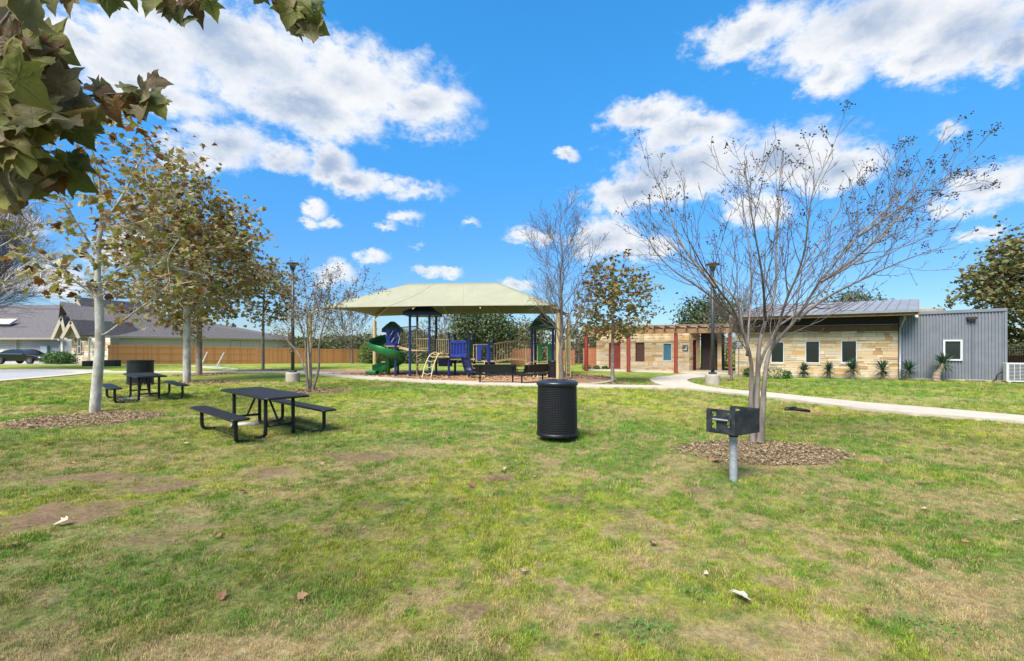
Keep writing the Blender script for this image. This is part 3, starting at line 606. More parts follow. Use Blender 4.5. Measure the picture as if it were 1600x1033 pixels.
# the set-back part with red doors behind the pergola
C = thing('restroom_building', FL_.p(-3, 0, 0), 'flat roofed limestone building with red doors behind the timber pergola', 'building')
tA = FL_.t(932); tD = 0.0
ops = [(FL_.t(951.5), FL_.t(969.5), 0, FL_.z(960, 536)), (FL_.t(993), FL_.t(1007), FL_.z(1000, 565), FL_.z(1000, 535)), (FL_.t(1035.5), FL_.t(1050), FL_.z(1043, 564), FL_.z(1043, 536))]
print('stones', stone_wall(FL_, tA, tD, 2.50, ops, C, rs))
def door(fr, t0, t1, H, parent, m_=redp, out=-.05, knob=True):
    a = MB(); fbox(a, fr, t0+.05, t1-.05, out-.05, out, .02, H-.05); d = a.build('door', m_, parent, world=True)
    a = MB(); fbox(a, fr, t0, t0+.05, out-.08, out+.06, 0, H); fbox(a, fr, t1-.05, t1, out-.08, out+.06, 0, H); fbox(a, fr, t0+.05, t1-.05, out-.08, out+.06, H-.05, H); a.build('door_frame', m_, parent, world=True)
    a = MB(); p = fr.p(t0+.14, out+.04, 1.0); a.tube([p, fr.p(t0+.24, out+.04, 1.0)], .015, 6); fbox(a, fr, t0+.11, t0+.17, out, out+.045, .92, 1.08)
    h = a.build('handle', steel, None); h.data.transform(__import__('mathutils').Matrix.Translation(-parent.location)); h.parent = d; return d
mid = (ops[0][0]+ops[0][1])/2
door(FL_, ops[0][0], ops[0][1], ops[0][3], C)
window(FL_, *ops[1], C, fm=brown, gm=brown, out=.0); window(FL_, *ops[2], C, fm=white, gm=glass_blue)
D2 = (12.35, 29.95); FR_ = Frame(FL_.p(0)[:2], (D2[0]-11.42, D2[1]-29.30)); LR = math.hypot(D2[0]-11.42, D2[1]-29.30)
o_ = [(LR*.30, LR*.66, 0, 2.05)]; stone_wall(FR_, .03, LR, 2.50, o_, C, rs); door(FR_, o_[0][0], o_[0][1], 2.05, C, mat('dark_red_door', (.11,.012,.010), rough=.5))
FB = Frame(D2, (.89, -.46)); tb0, tb1, tb2 = FB.t(1096), FB.t(1121), FB.t(1127.5)
dbr = mat('dark_door', (.020,.012,.010), (.03,.018,.014), 3, .5)
m = MB(); fbox(m, FB, 0.04, tb1, -.5, -.35, 0, 2.5); m.build('recess_wall', dbr, C, world=True)
for a, b in ((tb0+.02, (tb0+tb1)/2-.03), ((tb0+tb1)/2+.09, tb1-.02)):
    m = MB(); fbox(m, FB, a, b, -.348, -.30, .02, 2.45); m.build('door', dbr, C, world=True)
m = MB(); fbox(m, FB, (tb0+tb1)/2-.02, (tb0+tb1)/2+.08, -.348, -.28, 0, 2.45); m.build('mullion', brown, C, world=True)
stone_wall(FB, tb1, tb2, 2.50, [], C, rs)
m = MB(); fbox(m, FL_, tA, 0, -5, -4.7, 0, 2.5); fbox(m, FL_, tA, tA+.3, -4.7, -.301, 0, 2.5); fbox(m, FB, tb2-.3, tb2, -4.0, -.301, 0, 2.5); m.build('rear_wall', mortar, C, world=True)
m = MB(); fbox(m, FL_, tA-.1, 3.0, -5.2, .25, 2.86, 2.96); m.build('flat_roof', roofm, C, world=True)
m = MB(); fbox(m, FL_, tA, 2.6, -.30, -.02, 2.503, 2.855); m.build('parapet', timber, C, world=True)
m = MB(); t0, t1 = FL_.t(1066.5), FL_.t(1075); z0, z1 = FL_.z(1071, 549), FL_.z(1071, 539.5); fbox(m, FL_, t0, t1, .03, .05, z0, z1)
sg = m.build('sign', mat('sign_dark', (.03,.035,.04), rough=.4), C, world=True)
m = MB(); w_, h_ = t1-t0, z1-z0
def poly_on(mb, fr, pts, out, th=.004):
    """flat raised shape on a wall; pts in wall coordinates"""
    n = len(pts); mb.add([fr.p(t, out, z) for t, z in pts]+[fr.p(t, out-th, z) for t, z in pts], [tuple(range(n))]+[(i, n+i, n+(i+1)%n, (i+1)%n) for i in range(n)])
q = lambda L: [(t0+a*w_, z0+b*h_) for a, b in L]
poly_on(m, FL_, q([(.12,.30),(.45,.42),(.62,.68),(.88,.74),(.84,.54),(.60,.36),(.88,.30),(.88,.20),(.12,.18)]), .056); poly_on(m, FL_, q([(.60,.78),(.74,.76),(.80,.86),(.66,.9)]), .056); poly_on(m, FL_, q([(.15,.62),(.40,.72),(.38,.80),(.14,.72)]), .056)
k = m.build('emblem', white, None); k.data.transform(__import__('mathutils').Matrix.Translation(-C.location)); k.parent = sg
m = MB(); p = FL_.p(FL_.t(950), .06, 2.38); m.lathe([(0,-.10),(.08,-.07),(.10,0),(.07,.08),(0,.10)], 12, p, cap=False); m.build('wall_light', white, C, world=True, smooth=True)

# pergola
Pg = thing('pergola', FL_.p(-3, 2, 0), 'long timber pergola on slim red steel posts along the stone wall', 'pergola')
PF = Frame((9.9, 27.5), (9.53, -4.95))
for px in (916, 982, 1056, 1141):
    m = MB(); t = PF.t(px); fbox(m, PF, t-.10, t+.10, -.02, .02, 0.0, 2.42); fbox(m, PF, t-.10, t-.085, -.09, .09, 0.0, 2.42); fbox(m, PF, t+.085, t+.10, -.09, .09, 0, 2.42); m.build('post', redp, Pg, world=True)
ta, tb = PF.t(912), PF.t(1152)
m = MB(); fbox(m, PF, ta, tb, -.07, .07, 2.424, 2.70); m.build('beam', timber, Pg, world=True)
m = MB(); fbox(m, PF, ta, tb-.8, -1.60, -1.46, 2.55, 2.70); m.build('beam', timber, Pg, world=True)
t = ta+.2
while t < tb+.2:
    m = MB(); fbox(m, PF, t-.04, t+.04, -2.0, .42, 2.704, 2.90); m.build('rafter', timber, Pg, world=True); t += .62
for zz, o_ in ((2.93, -.1), (2.93, -.6), (2.93, -1.1)):
    m = MB(); fbox(m, PF, ta, tb, o_-.03, o_+.03, 2.904, 2.96); m.build('slat', timber, Pg, world=True)
# park rules sign on a pole
t = FM.t(1154, 1.1); p = FM.p(t, 1.1, 0); sgn = thing('park_sign', p, 'small dark notice board on a thin grey pole beside the red post', 'sign')
m = MB(); m.tube([(0,0,0),(0,0,1.95)], .03, 8); m.build('pole', steel, sgn)
m = MB(); m.box((0,-.05,1.72), (.36,.02,.42), FM.rz); pn = m.build('sign_panel', mat('sign_green', (.05,.07,.06), rough=.4), sgn)
m = MB()
for i, (w_, dx) in enumerate(((.28,0),(.22,.02),(.27,0),(.18,-.03),(.25,0))): m.box((dx+.0-.02*0, -.075, 1.86-.065*i), (w_,.006,.022), FM.rz)
k = m.build('print_line', white, None); k.parent = pn

# ================================================================== HOUSES AT THE LEFT
shingle = mat('asphalt_shingle', (.06,.052,.055), (.13,.113,.112), 6, .95, .5, 22, detail=9, stretch=(1, 1, 3))
siding = mat('pale_siding', (.40,.40,.41), (.45,.45,.45), 2, .8)
stucco = mat('cream_stucco', (.50,.46,.40), (.55,.50,.44), 2, .9, .1)
trim = mat('beige_trim', (.34,.295,.225), (.39,.34,.26), 3, .7)
hstone = [mat('house_stone_a', (.66,.58,.46), (.74,.68,.58), 3, .95, .4), mat('house_stone_b', (.62,.46,.27), (.50,.33,.17), 3, .95, .4), mat('house_stone_c', (.72,.64,.50), (.62,.52,.38), 3, .95, .4)]
H1 = thing('grey_sided_house', (-48, 49, -.12), 'pale grey sided house with a wide dark shingle roof behind the black car', 'house')
HF = Frame(XY(96, 47.5), (1, .03))                   # wall nearly square to the view
def hp(px, py, Y): return Vector(P3(px, py, Y))
Hl = H1.location
def shp(name, m_, par, *quads, t=.12):
    mb = MB(); L = par.location
    for q_ in quads: mb.slab(*[Vector(v)-L for v in q_], t)
    return mb.build(name, m_, par)
m = MB(); zE = ZP(529, 47.5); m.box((-60.5, 47.6+2, zE/2-.2), (27, 4, zE+.3)); m.build('wall', siding, H1, world=True)
m = MB()
for i in range(60): m.box((-60.5, 47.57, .25+i*.0), (0.01,.01,.01)) if False else None
y = .1
m = MB()
while y < zE-.1: m.box((-60.5, 47.585, y), (27, .03, .02)); y += .2
m.build('lap_joint', mat('joint_pale', (.40,.40,.40), rough=.9), H1, world=True)
E0, E1 = hp(-330, 529, 46.8), hp(96, 529, 46.8); R0, R1 = hp(-330, 480.5, 55), hp(58, 480.5, 55)
R2, R3 = hp(64, 479.3, 55.2), hp(84, 479.3, 55.2)
shp('roof', shingle, H1, (E0, E1, hp(132, 476, 56), R0))
shp('roof_ridge', shingle, H1, (hp(52, 482.5, 54.5), hp(132, 482.5, 54.5), hp(132, 478.7, 56), hp(66, 478.7, 56)), t=.05)
shp('gutter', trim, H1, (E0+Vector((0,-.12,.02)), E1+Vector((0,-.12,.02)), E1+Vector((0,0,.05)), E0+Vector((0,0,.05))), t=.14)
# recessed dormer eave near the left frame edge
shp('dormer', siding, H1, (hp(-60, 506, 49.5), hp(14, 506, 49.5), hp(26, 499, 50.2), hp(-60, 498, 50.2)), t=.2)
shp('dormer_gutter', trim, H1, (hp(-60, 498.6, 48.9), hp(28, 498.6, 48.9), hp(28, 497.2, 48.9), hp(-60, 496.8, 48.9)), t=.12)
m = MB(); m.tube([hp(26, 530, 47.2), hp(26, 532, 47.4), hp(25.5, 545, 47.45), hp(25.5, 566, 47.45)], .06, 8); m.build('downspout', trim, H1, world=True)
m = MB(); a = hp(87, 509, 51); m.box(a, (.5,.3,.14)); m.build('roof_vent', white, H1, world=True)
m = MB(); m.box(hp(70, 548, 47.45), (.7, .25, 1.0)); m.build('utility_box', mat('utility_grey', (.30,.34,.38), rough=.5), H1, world=True)
m = MB(); m.box((hp(-30, 553, 47.5)), (6, .2, .9)); m.build('stone_base', hstone[0], H1, world=True)

H2 = thing('stone_front_house', (-42, 45.8, -.1), 'cream house with twin steep gables, stone corner and long dark shingle roof behind the fence', 'house'); L2 = H2.location
# stone corner block
SF = Frame(XY(112, 44.6), (1, .16)); ts1 = SF.t(137); zs = ZP(527.5, 44.6)
sb = [MB(), MB(), MB()]; bk = MB(); tw = SF.t(173)
wo = (SF.t(122), SF.t(126.5), SF.z(124, 553), SF.z(124, 529.5))
z = -.1; fbox(bk, SF, 0, wo[0], -1.2, -.03, -.15, zs); fbox(bk, SF, wo[1], tw, -1.2, -.03, -.15, zs); fbox(bk, SF, wo[0], wo[1], -1.2, -.03, -.15, wo[2]); fbox(bk, SF, wo[0], wo[1], -1.2, -.03, wo[3]-.001, zs-.001)
while z < zs-.05:
    h = rs.choice([.16, .22, .30]); h = min(h, zs-z); t = 0
    while t < tw-.02:
        l = min(.2+rs.random()*.5, tw-t)
        if not (t+l > wo[0] and t < wo[1] and z+h > wo[2] and z < wo[3]): fbox(sb[rs.choice(3, p=[.5,.2,.3])], SF, t, t+l-.02, -.04, rs.random()*.03, z, z+h-.02)
        t += l
    z += h
bk.build('wall', mortar, H2, world=True)
for i in range(3): tag(sb[i].build('stonework', hstone[i], H2, world=True), kind='stuff')
window(SF, *wo, H2, out=.03, w=.05); m = MB(); fbox(m, SF, wo[0], wo[1], .03, .06, (wo[2]+wo[3])/2-.04, (wo[2]+wo[3])/2+.04); m.build('window_rail', white, H2, world=True)
m = MB(); m.tube([hp(142, 527, 44.4), hp(139.5, 531, 44.5), hp(139, 564, 44.5), hp(140, 567, 44.2)], .07, 8); m.build('downspout', trim, H2, world=True)
# gables: small stone-topped one, tall one behind, porch one
def gable(pk, lf, rt_, Y, dep, face_m, par, ov=.55, py_eave=None):
    """pk/lf/rt pixel corners of the gable triangle at distance Y; roof runs back by dep"""
    A, Bq, Cq = hp(*lf, Y), hp(*pk, Y), hp(*rt_, Y); L = par.location; bv = Vector((dep*.25, dep, 0)); fv = Vector((0, -ov, 0))
    mb = MB(); A0, C0 = Vector((A.x, A.y, min(A.z, Cq.z))), Vector((Cq.x, Cq.y, min(A.z, Cq.z)))
    vs = [A0-L, C0-L, Bq-L]; mb.add(vs+[v+Vector((0,.12,0)) for v in vs], [(0,1,2),(5,4,3),(0,3,4,1),(1,4,5,2),(2,5,3,0)]); mb.build('gable_wall', face_m, par)
    up = Vector((0, 0, .16))
    mb = MB(); mb.slab(A+fv+up-L, Bq+fv+up-L, Bq+bv+up-L, A+bv+up-L, -.10); mb.slab(Bq+fv+up-L, Cq+fv+up-L, Cq+bv+up-L, Bq+bv+up-L, -.10); mb.build('gable_roof', shingle, par)
    mb = MB(); mb.beam(A+fv+Vector((0,0,-.10))-L, Bq+fv+Vector((0,0,-.04))-L, .08, .30); mb.beam(Bq+fv+Vector((0,0,-.04))-L, Cq+fv+Vector((0,0,-.10))-L, .08, .30); mb.build('barge_board', trim, par)
    mb = MB(); mb.slab(A+fv*.9-L, Bq+fv*.9-L, Bq-L, A-L, .04); mb.slab(Bq+fv*.9-L, Cq+fv*.9-L, Cq-L, Bq-L, .04); mb.build('soffit', trim, par)
gable((119.5, 503), (105, 527.5), (132, 527), 44.5, 5, stucco, H2)
gable((104.5, 497), (90, 529), (112, 529), 46.0, 5, stucco, H2)
gable((126.5, 468), (98, 524), (158, 526), 49.0, 8, stucco, H2)
m = MB(); m.box(hp(103, 548, 47.3), (1.4, .1, 2.3)); m.build('porch_door', mat('porch_grey', (.20,.21,.22), rough=.5), H2, world=True)
m = MB(); m.box(hp(98, 547, 46.4), (.2, .2, 2.5)); m.build('porch_column', white, H2, world=True)
m = MB(); m.box(hp(104, 530.5, 46.2), (1.5, .3, .22)); m.build('porch_beam', white, H2, world=True)
m = MB(); a = hp(132, 496, 48.8); m.box(a, (.5,.2,.4)); m.build('gable_vent', mat('vent_dark', (.03,.03,.03)), H2, world=True)
# the long wing going away behind the fence
W0, W1 = Vector((-43.1+1.2, 46.0, 0)), Vector((-31.6, 66.0, 0)); wu = (W1-W0).normalized(); wn = Vector((-wu.y, wu.x, 0))
m = MB(); m.add([W0+Vector((0,0,-.7))-L2, W1+Vector((0,0,-.7))-L2, W1+wn*9+Vector((0,0,-.7))-L2, W0+wn*9+Vector((0,0,-.7))-L2]+[W0+Vector((0,0,2.7))-L2, W1+Vector((0,0,2.7))-L2, W1+wn*9+Vector((0,0,2.7))-L2, W0+wn*9+Vector((0,0,2.7))-L2], [(0,1,5,4),(1,2,6,5),(2,3,7,6),(3,0,4,7),(4,5,6,7)]); m.build('wing_wall', stucco, H2)
ex = wu*.6; e0 = W0-wn*.6-ex*2.5+Vector((0,0,2.68)); e1 = W1-wn*.6+ex+Vector((0,0,2.66)); r0 = W0+wn*5-ex*2+Vector((0,0,6.3)); r1 = W1+wn*5-wu*6+Vector((0,0,4.4)); f1 = W1+wn*9.6+ex+Vector((0,0,2.66)); f0 = W0+wn*9.6+Vector((0,0,2.66))
m = MB(); m.slab(e0-L2, e1-L2, r1-L2, r0-L2, .12); m.slab(e1-L2, f1-L2, r1+Vector((0,0,.001))-L2, r1-L2, .12); m.slab(f1-L2, f0-L2, r0-L2, r1-L2, .12); m.build('roof', shingle, H2)
m = MB(); m.beam(e0-L2+Vector((0,0,-.05)), e1-L2+Vector((0,0,-.05)), .14, .22); m.build('gutter', trim, H2)
WF = Frame((W0.x, W0.y), (wu.x, wu.y))
for (x0, x1) in ((303,316), (360,376)):
    window(WF, WF.t(x0), WF.t(x1), WF.z((x0+x1)/2, 560), WF.z((x0+x1)/2, 532), H2, fm=trim, gm=mat('green_glass', (.05,.085,.085), rough=.1), out=.02, w=.06)

# cedar fence
cedar = mat('cedar_board', (.47,.195,.060), (.54,.25,.085), 3, .85, .3, 30, stretch=(1, 1, .3))
cedar2 = mat('cedar_board_dark', (.39,.16,.05), (.46,.205,.07), 3, .85, .3, 30, stretch=(1, 1, .3))
F0, F1 = Vector((-36.4, 41.0, 0)), Vector((-18.9, 60.0, 0)); fl = (F1-F0).length; fu = (F1-F0)/fl; fz = math.atan2(fu.y, fu.x)
FE = thing('cedar_fence', ((F0.x+F1.x)/2, (F0.y+F1.y)/2), 'long orange cedar board fence in front of the cream house', 'fence'); 
t = 0; rows = [MB(), MB()]; i = 0
fr_ = np.random.default_rng(5)
brd = []
for m_ in (cedar, cedar2):
    mb = MB(); mb.add([(-.069,-.012,0),(.069,-.012,0),(.069,.012,0),(-.069,.012,0),(-.069,-.012,1.80),(.069,-.012,1.80),(.069,.012,1.80),(-.069,.012,1.80)], [(0,3,2,1),(4,5,6,7),(0,1,5,4),(1,2,6,5),(2,3,7,6),(3,0,4,7)])
    me = bpy.data.meshes.new('board'); me.from_pydata(mb.v, [], mb.f); me.materials.append(m_); brd.append(me)
while t < fl:
    p = F0+fu*(t+.07); gz = float(ground_h(p.x, p.y)); o = bpy.data.objects.new('board', brd[int(fr_.random() < .35)])
    o.location = (p.x-FE.location.x, p.y-FE.location.y, gz-FE.location.z+fr_.random()*.015+.02*math.sin(t*.5)); o.rotation_euler.z = fz; link(o, FE); t += .145
m = MB(); mz = float(ground_h(*F0[:2])); 
for zz in (.3, 1.0, 1.6): m.beam(F0+Vector((.03,.03,zz)), F0+fu*12+Vector((.03,.03,zz-.2)), .04, .09)
m.build('rail', cedar2, FE, world=True)
m = MB(); m.box(F0+Vector((.05,-.03,1.55)), (.12,.05,.10)); m.box(F0+Vector((.05,-.03,.35)), (.12,.05,.10)); m.build('hinge', mat('black_iron', (.015,.015,.016), rough=.5), FE, world=True)

def board_fence(name, label, x0, x1, Y0, Y1, H, m_, bw=.14, cat='fence'):
    a, b = XY(x0, Y0), XY(x1, Y1); l = math.hypot(b[0]-a[0], b[1]-a[1]); u = ((b[0]-a[0])/l, (b[1]-a[1])/l); rz = math.atan2(u[1], u[0]); T = thing(name, a, label, cat)
    mb = MB(); mb.box((0,0,H/2), (bw-.008, .024, H)); me = bpy.data.meshes.new('board'); me.from_pydata(mb.v, [], mb.f); me.materials.append(m_); t = 0
    while t < l:
        o = bpy.data.objects.new('board', me); o.location = (u[0]*(t+bw/2), u[1]*(t+bw/2), fr_.random()*.02); o.rotation_euler.z = rz; link(o, T); t += bw
    m = MB(); m.beam((0,0,H+.02), (u[0]*l, u[1]*l, H+.02), .06, .04); m.build('cap_rail', m_, T); return T
fbrown = mat('brown_fence_board', (.20,.075,.035), (.26,.105,.05), 3, .85, .2, 30)
board_fence('board_fence', 'reddish brown board fence seen through the play bridge', 798, 830, 40.5, 41, 1.45, mat('rust_fence_board', (.36,.13,.05), (.42,.17,.07), 3, .85), .2)
board_fence('board_fence', 'reddish brown board fence right of the shade canopy post', 866, 897, 39.5, 39, 1.30, fbrown, .2)
board_fence('board_fence', 'brown board screen at the corner of the stone building', 911, 932, 32.9, 32.5, 1.50, mat('brown_screen_board', (.26,.09,.04), (.32,.12,.055), 3, .85), .14)
black = mat('black_metal', (.012,.013,.015), (.022,.023,.025), 30, .45, .1, 60, spec=.5)
iron = mat('black_iron', (.015,.015,.016), rough=.5)
def rail_fence(label, x0, x1, Y0, Y1, H, pitch=.11):
    a, b = XY(x0, Y0), XY(x1, Y1); l = math.hypot(b[0]-a[0], b[1]-a[1]); u = ((b[0]-a[0])/l, (b[1]-a[1])/l); T = thing('iron_fence', a, label, 'fence'); m = MB()
    for zz in (.15, H-.15, H-.02): m.beam((0,0,zz), (u[0]*l, u[1]*l, zz), .03, .035)
    m.build('rail', iron, T); m = MB(); t = 0
    while t < l: m.box((u[0]*t, u[1]*t, H/2), (.018, .018, H)); t += pitch
    m.build('picket', iron, T)
    for t in np.arange(0, l+.1, 2.4): m = MB(); m.box((u[0]*t, u[1]*t, H/2+.02), (.07,.07,H+.04)); m.build('post', iron, T)
rail_fence('low black iron fence behind the playground post', 893, 914, 40, 40.5, 1.25)
rail_fence('black iron fence beyond the air conditioner', 1571, 1720, 25.5, 24, 1.55)
board_fence('board_fence', 'low brown board fence behind the air conditioner', 1571, 1720, 27.5, 26, 1.05, fbrown, .16)

# things at the right end
AC = thing('air_conditioner', G(1589, 598.5)+(0,), 'pale grey outdoor air conditioner unit beside the corrugated wall', 'air conditioner', rz=FM.rz); cw = mat('ac_casing', (.55,.55,.53), (.5,.5,.48), 6, .5)
m = MB(); m.box((0,0,.48), (.80,.34,.84)); m.box((-.3,0,.03), (.08,.36,.06)); m.box((.3,0,.03), (.08,.36,.06)); m.build('casing', cw, AC, bevel=.01)
m = MB(); m.box((-.06,-.173,.49), (.56,.004,.74)); m.build('coil', mat('coil_dark', (.04,.04,.045), rough=.6), AC)
m = MB()
for i in range(12): m.box((-.06,-.182,.15+i*.062), (.56,.010,.012))
for i in range(4): m.box((-.33+i*.18,-.182,.49), (.014,.012,.74))
m.build('grille', cw, AC)
m = MB(); m.tube([(-.42,.1,.5),(-.6,.12,.35),(-.62,.2,.1),(-.7,.3,.05)], .025, 6); m.build('hose', iron, AC)
RH = thing('red_building', XY(1620, 75)+(-.5,), 'distant low red brick building with a flat pale roof edge', 'building')
m = MB(); m.box((3,0,1.5), (20,8,3.0)); m.build('wall', mat('red_brick', (.28,.09,.06), (.22,.07,.05), 4, .9), RH); m = MB(); m.box((3,-.5,3.1), (21,9.5,.25)); m.build('roof', mat('pale_roof', (.5,.5,.5)), RH)
for i in range(6): m = MB(); m.box((-5+i*2.7,-4.02,1.6), (1.3,.06,1.2)); m.build('window', glass, RH)
# ================================================================== SHADE CANOPY AND PLAYGROUND
fabric = mat('shade_fabric', (.285,.275,.185), (.32,.31,.21), 1.5, .85, .08, 60)
_nt = fabric.node_tree; _tr = _nd(_nt, 'ShaderNodeBsdfTranslucent'); _tr.inputs['Color'].default_value = (.22,.21,.10,1); _ms = _nd(_nt, 'ShaderNodeMixShader'); _ms.inputs[0].default_value = .18
_nt.links.new(_nt.nodes['Principled BSDF'].outputs[0], _ms.inputs[1]); _nt.links.new(_tr.outputs[0], _ms.inputs[2]); _nt.links.new(_ms.outputs[0], _nt.nodes['Material Output'].inputs[0])
tan = mat('tan_steel', (.42,.32,.15), (.47,.36,.18), 6, .45)
tanr = mat('tan_rail', (.30,.225,.10), (.35,.265,.13), 6, .5)
blue = mat('blue_plastic', (.009,.025,.19), (.013,.035,.24), 3, .4)
navy = mat('navy_post', (.007,.015,.085), (.010,.02,.11), 5, .4)
greenp = mat('green_plastic', (.008,.115,.025), (.012,.15,.035), 3, .35)
roofg = mat('green_roof_plastic', (.02,.075,.035), (.03,.10,.045), 4, .5, .2, 30)
roofb = mat('dark_roof_plastic', (.010,.025,.035), (.015,.035,.045), 4, .5, .2, 30)
decks = mat('deck_coating', (.34,.25,.12), (.40,.30,.15), 6, .7)
CN = thing('shade_canopy', (-3.4, 25.4), 'huge pale green fabric hip canopy over the playground on tan posts', 'canopy'); Lc = CN.location
cFL, cFR, cBR, cBL = [Vector(P3(x, y, Y)) for x, y, Y in ((498, 481, 23.3), (870, 477, 21.7), (889, 490.5, 27.6), (585, 494, 29.4))]
ZE = 3.60; rL, rR = Vector(P3(640, 443, 25.8)), Vector(P3(777, 441.5, 24.9))
def panel(mb, a, b, c, d, nu, nv, edge):
    """a-b is the eave, d-c the ridge; the cloth sags between its cables"""
    vs = []
    for j in range(nv+1):
        for i in range(nu+1):
            u, v = i/nu, j/nv; p = (a*(1-u)+b*u)*(1-v)+(d*(1-u)+c*u)*v; s_ = math.sin(math.pi*u)
            p = p+Vector((0, 0, -.16*s_*math.sin(math.pi*v)))
            if edge: inn = ((c+d)/2-(a+b)/2); inn.z = 0; inn.normalize(); p = p+inn*(.30*s_*(1-v)**2)+Vector((0, 0, .06*s_*(1-v)))
            vs.append(p-Lc)
    mb.add(vs, [(j*(nu+1)+i, j*(nu+1)+i+1, (j+1)*(nu+1)+i+1, (j+1)*(nu+1)+i) for j in range(nv) for i in range(nu)])
fb = MB()
panel(fb, cFL, cFR, rR, rL, 24, 8, 1); panel(fb, cBR, cBL, rL, rR, 24, 8, 1); panel(fb, cFR, cBR, rR, rR, 12, 8, 1); panel(fb, cBL, cFL, rL, rL, 12, 8, 1)
fo = fb.build('fabric', fabric, CN, smooth=True); sd = fo.modifiers.new('thickness', 'SOLIDIFY'); sd.thickness = .012
for k, (a, b) in enumerate(((cFL, rL), (cFR, rR), (cBR, rR), (cBL, rL), (rL, rR), (cFL*.6+cFR*.4, rL*.7+rR*.3), (cFL*.3+cFR*.7, rL*.3+rR*.7), (cBL*.6+cBR*.4, rL*.7+rR*.3), (cBL*.3+cBR*.7, rL*.3+rR*.7))):
    if k >= 5: a = a*.90+b*.10
    m = MB(); d_ = Vector((0, 0, -.16 if k < 5 else -.24)); m.tube([a+d_-Lc, (a+b)/2+d_+Vector((0,0,-.05))-Lc, b+d_-Lc], .055 if k < 5 else .035, 8); m.build('rafter', tan, CN, smooth=True)
for (t, u, v) in ((.30, 0, 0), (.62, 0, 0)):                     # seams sewn across the front slope
    a, b = cFL*(1-t)+cFR*t, rL*(1-t)+rR*t; pts = []
    for i in range(9):
        v_ = i/8; inn = Vector((0, 1, 0)); s_ = math.sin(math.pi*t); pts.append(a*(1-v_)+b*v_+Vector((0,0,-.16*s_*math.sin(math.pi*v_)+.012+.06*s_*(1-v_)))+inn*(.30*s_*(1-v_)**2)-Lc)
    m = MB(); m.tube(pts, .012, 4); m.build('seam', mat('seam_thread', (.33,.33,.205)), CN)
for c_, bx in ((cFL, (484, 23.3)), (cFR, (872.5, 21.9)), (cBR, (888.5, 27.4)), (cBL, (585.5, 29.2))):
    p = Vector(XY(*bx)+(0,)); m = MB(); top = Vector((p.x, p.y, c_.z-.35)); m.tube([p-Lc, top-Lc], .115, 14); o = m.build('post', tan, CN, smooth=True, auto=40)
    m = MB(); m.tube([top-Lc, c_+Vector((0,0,-.06))-Lc], .05, 8); m.build('corner_bracket', tan, CN, smooth=True)
# -- the play structure; everything about 24.5 m away
PS = thing('play_structure', (-3.6, 24.5, .06), 'blue, green and tan playground structure with towers, slide and bridge under the canopy', 'playground'); Lp = PS.location
Y0 = 24.5
def q3(px, py, Y=Y0): return Vector(P3(px, py, Y))-Lp
def pp(name, mb, m_, par=PS, **k): return mb.build(name, m_, par, **k)
gz = .0
for (px, top, Y, m_) in ((640.5,492,23.9,navy),(652,492,25.6,navy),(671,492,23.7,navy),(681.5,492,25.3,navy),(701.3,522,24.0,navy),(711,524,25.4,navy),(732.6,522,24.0,navy),(741,522,25.4,navy),(764,532,24.0,navy),(771.6,531,25.4,navy),
                         (831,510,24.0,navy),(836,510,25.6,navy),(864,510,24.0,navy),(868.5,510,25.6,navy),(604,540,25.4,greenp),(618,538,24.4,navy),(622,536,25.8,navy)):
    a = q3(px, top, Y); m = MB(); m.tube([(a.x, a.y, 0), a], .065, 12); m.lathe([(.075,-.03),(.075,.02),(.04,.05)], 12, a); pp('post', m, m_, smooth=True, auto=40)
def hiproof(cx, Y, w, d, z0, z1, fas, m_, mf, topw=.35, name='roof', ov=0):
    c = q3(cx, 500, Y); m = MB(); z0 -= Lp.z; z1 -= Lp.z
    a = [(c.x-w/2, c.y-d/2), (c.x+w/2, c.y-d/2), (c.x+w/2, c.y+d/2), (c.x-w/2, c.y+d/2)]; mid = [(c.x+(p[0]-c.x)*.60, c.y+(p[1]-c.y)*.60) for p in a]; tp = [(c.x+(p[0]-c.x)*topw, c.y+(p[1]-c.y)*topw) for p in a]
    zm = z0+(z1-z0)*.55; vs = [(*p, z0) for p in a]+[(*p, zm) for p in mid]+[(*p, z1) for p in tp]+[(p[0], p[1], z0-.02) for p in a]
    m.add(vs, [(i, (i+1)%4, 4+(i+1)%4, 4+i) for i in range(4)]+[(4+i, 4+(i+1)%4, 8+(i+1)%4, 8+i) for i in range(4)]+[(8,9,10,11), (15,14,13,12)]+[(12+i, 12+(i+1)%4, (i+1)%4, i) for i in range(4)]); r_ = pp(name, m, m_, bevel=.02)
    if fas:
        m = MB(); m.box((c.x, c.y, z0-.09), (w*1.01, d*1.01, .17), top=(.97, .97)); f = m.build('roof_fascia', mf, PS, bevel=.02)
    return r_
hiproof(661.5, 24.6, 1.80, 1.9, ZP(489, 24.6), ZP(478.5, 24.6), True, roofb, navy, .5)
hiproof(848, 24.8, 1.45, 1.9, ZP(510.5, 24.8), ZP(489.5, 24.8), True, roofg, roofg, .12)
hiproof(613.5, 25.1, .95, 1.0, ZP(514.5, 25.1), ZP(502.5, 25.1), True, roofg, navy, .2)
# decks
def deck(x0, x1, y, Y0_, Y1_, name='deck', th=.07, m_=decks):
    a = q3(x0, y, Y0_); b = q3(x1, y, Y0_); m = MB(); m.box(((a.x+b.x)/2, (Y0_+Y1_)/2-Lp.y, a.z-th/2), (b.x-a.x, Y1_-Y0_, th)); return pp(name, m, m_)
deck(602, 624, 540, 24.4, 25.9); deck(640, 672, 546.5, 23.9, 25.5); deck(672, 702, 556.5, 23.8, 25.4); deck(701, 742, 560.5, 24.0, 25.4); deck(743, 772, 563.5, 24.0, 25.4); deck(830, 868, 564, 24.0, 25.6)
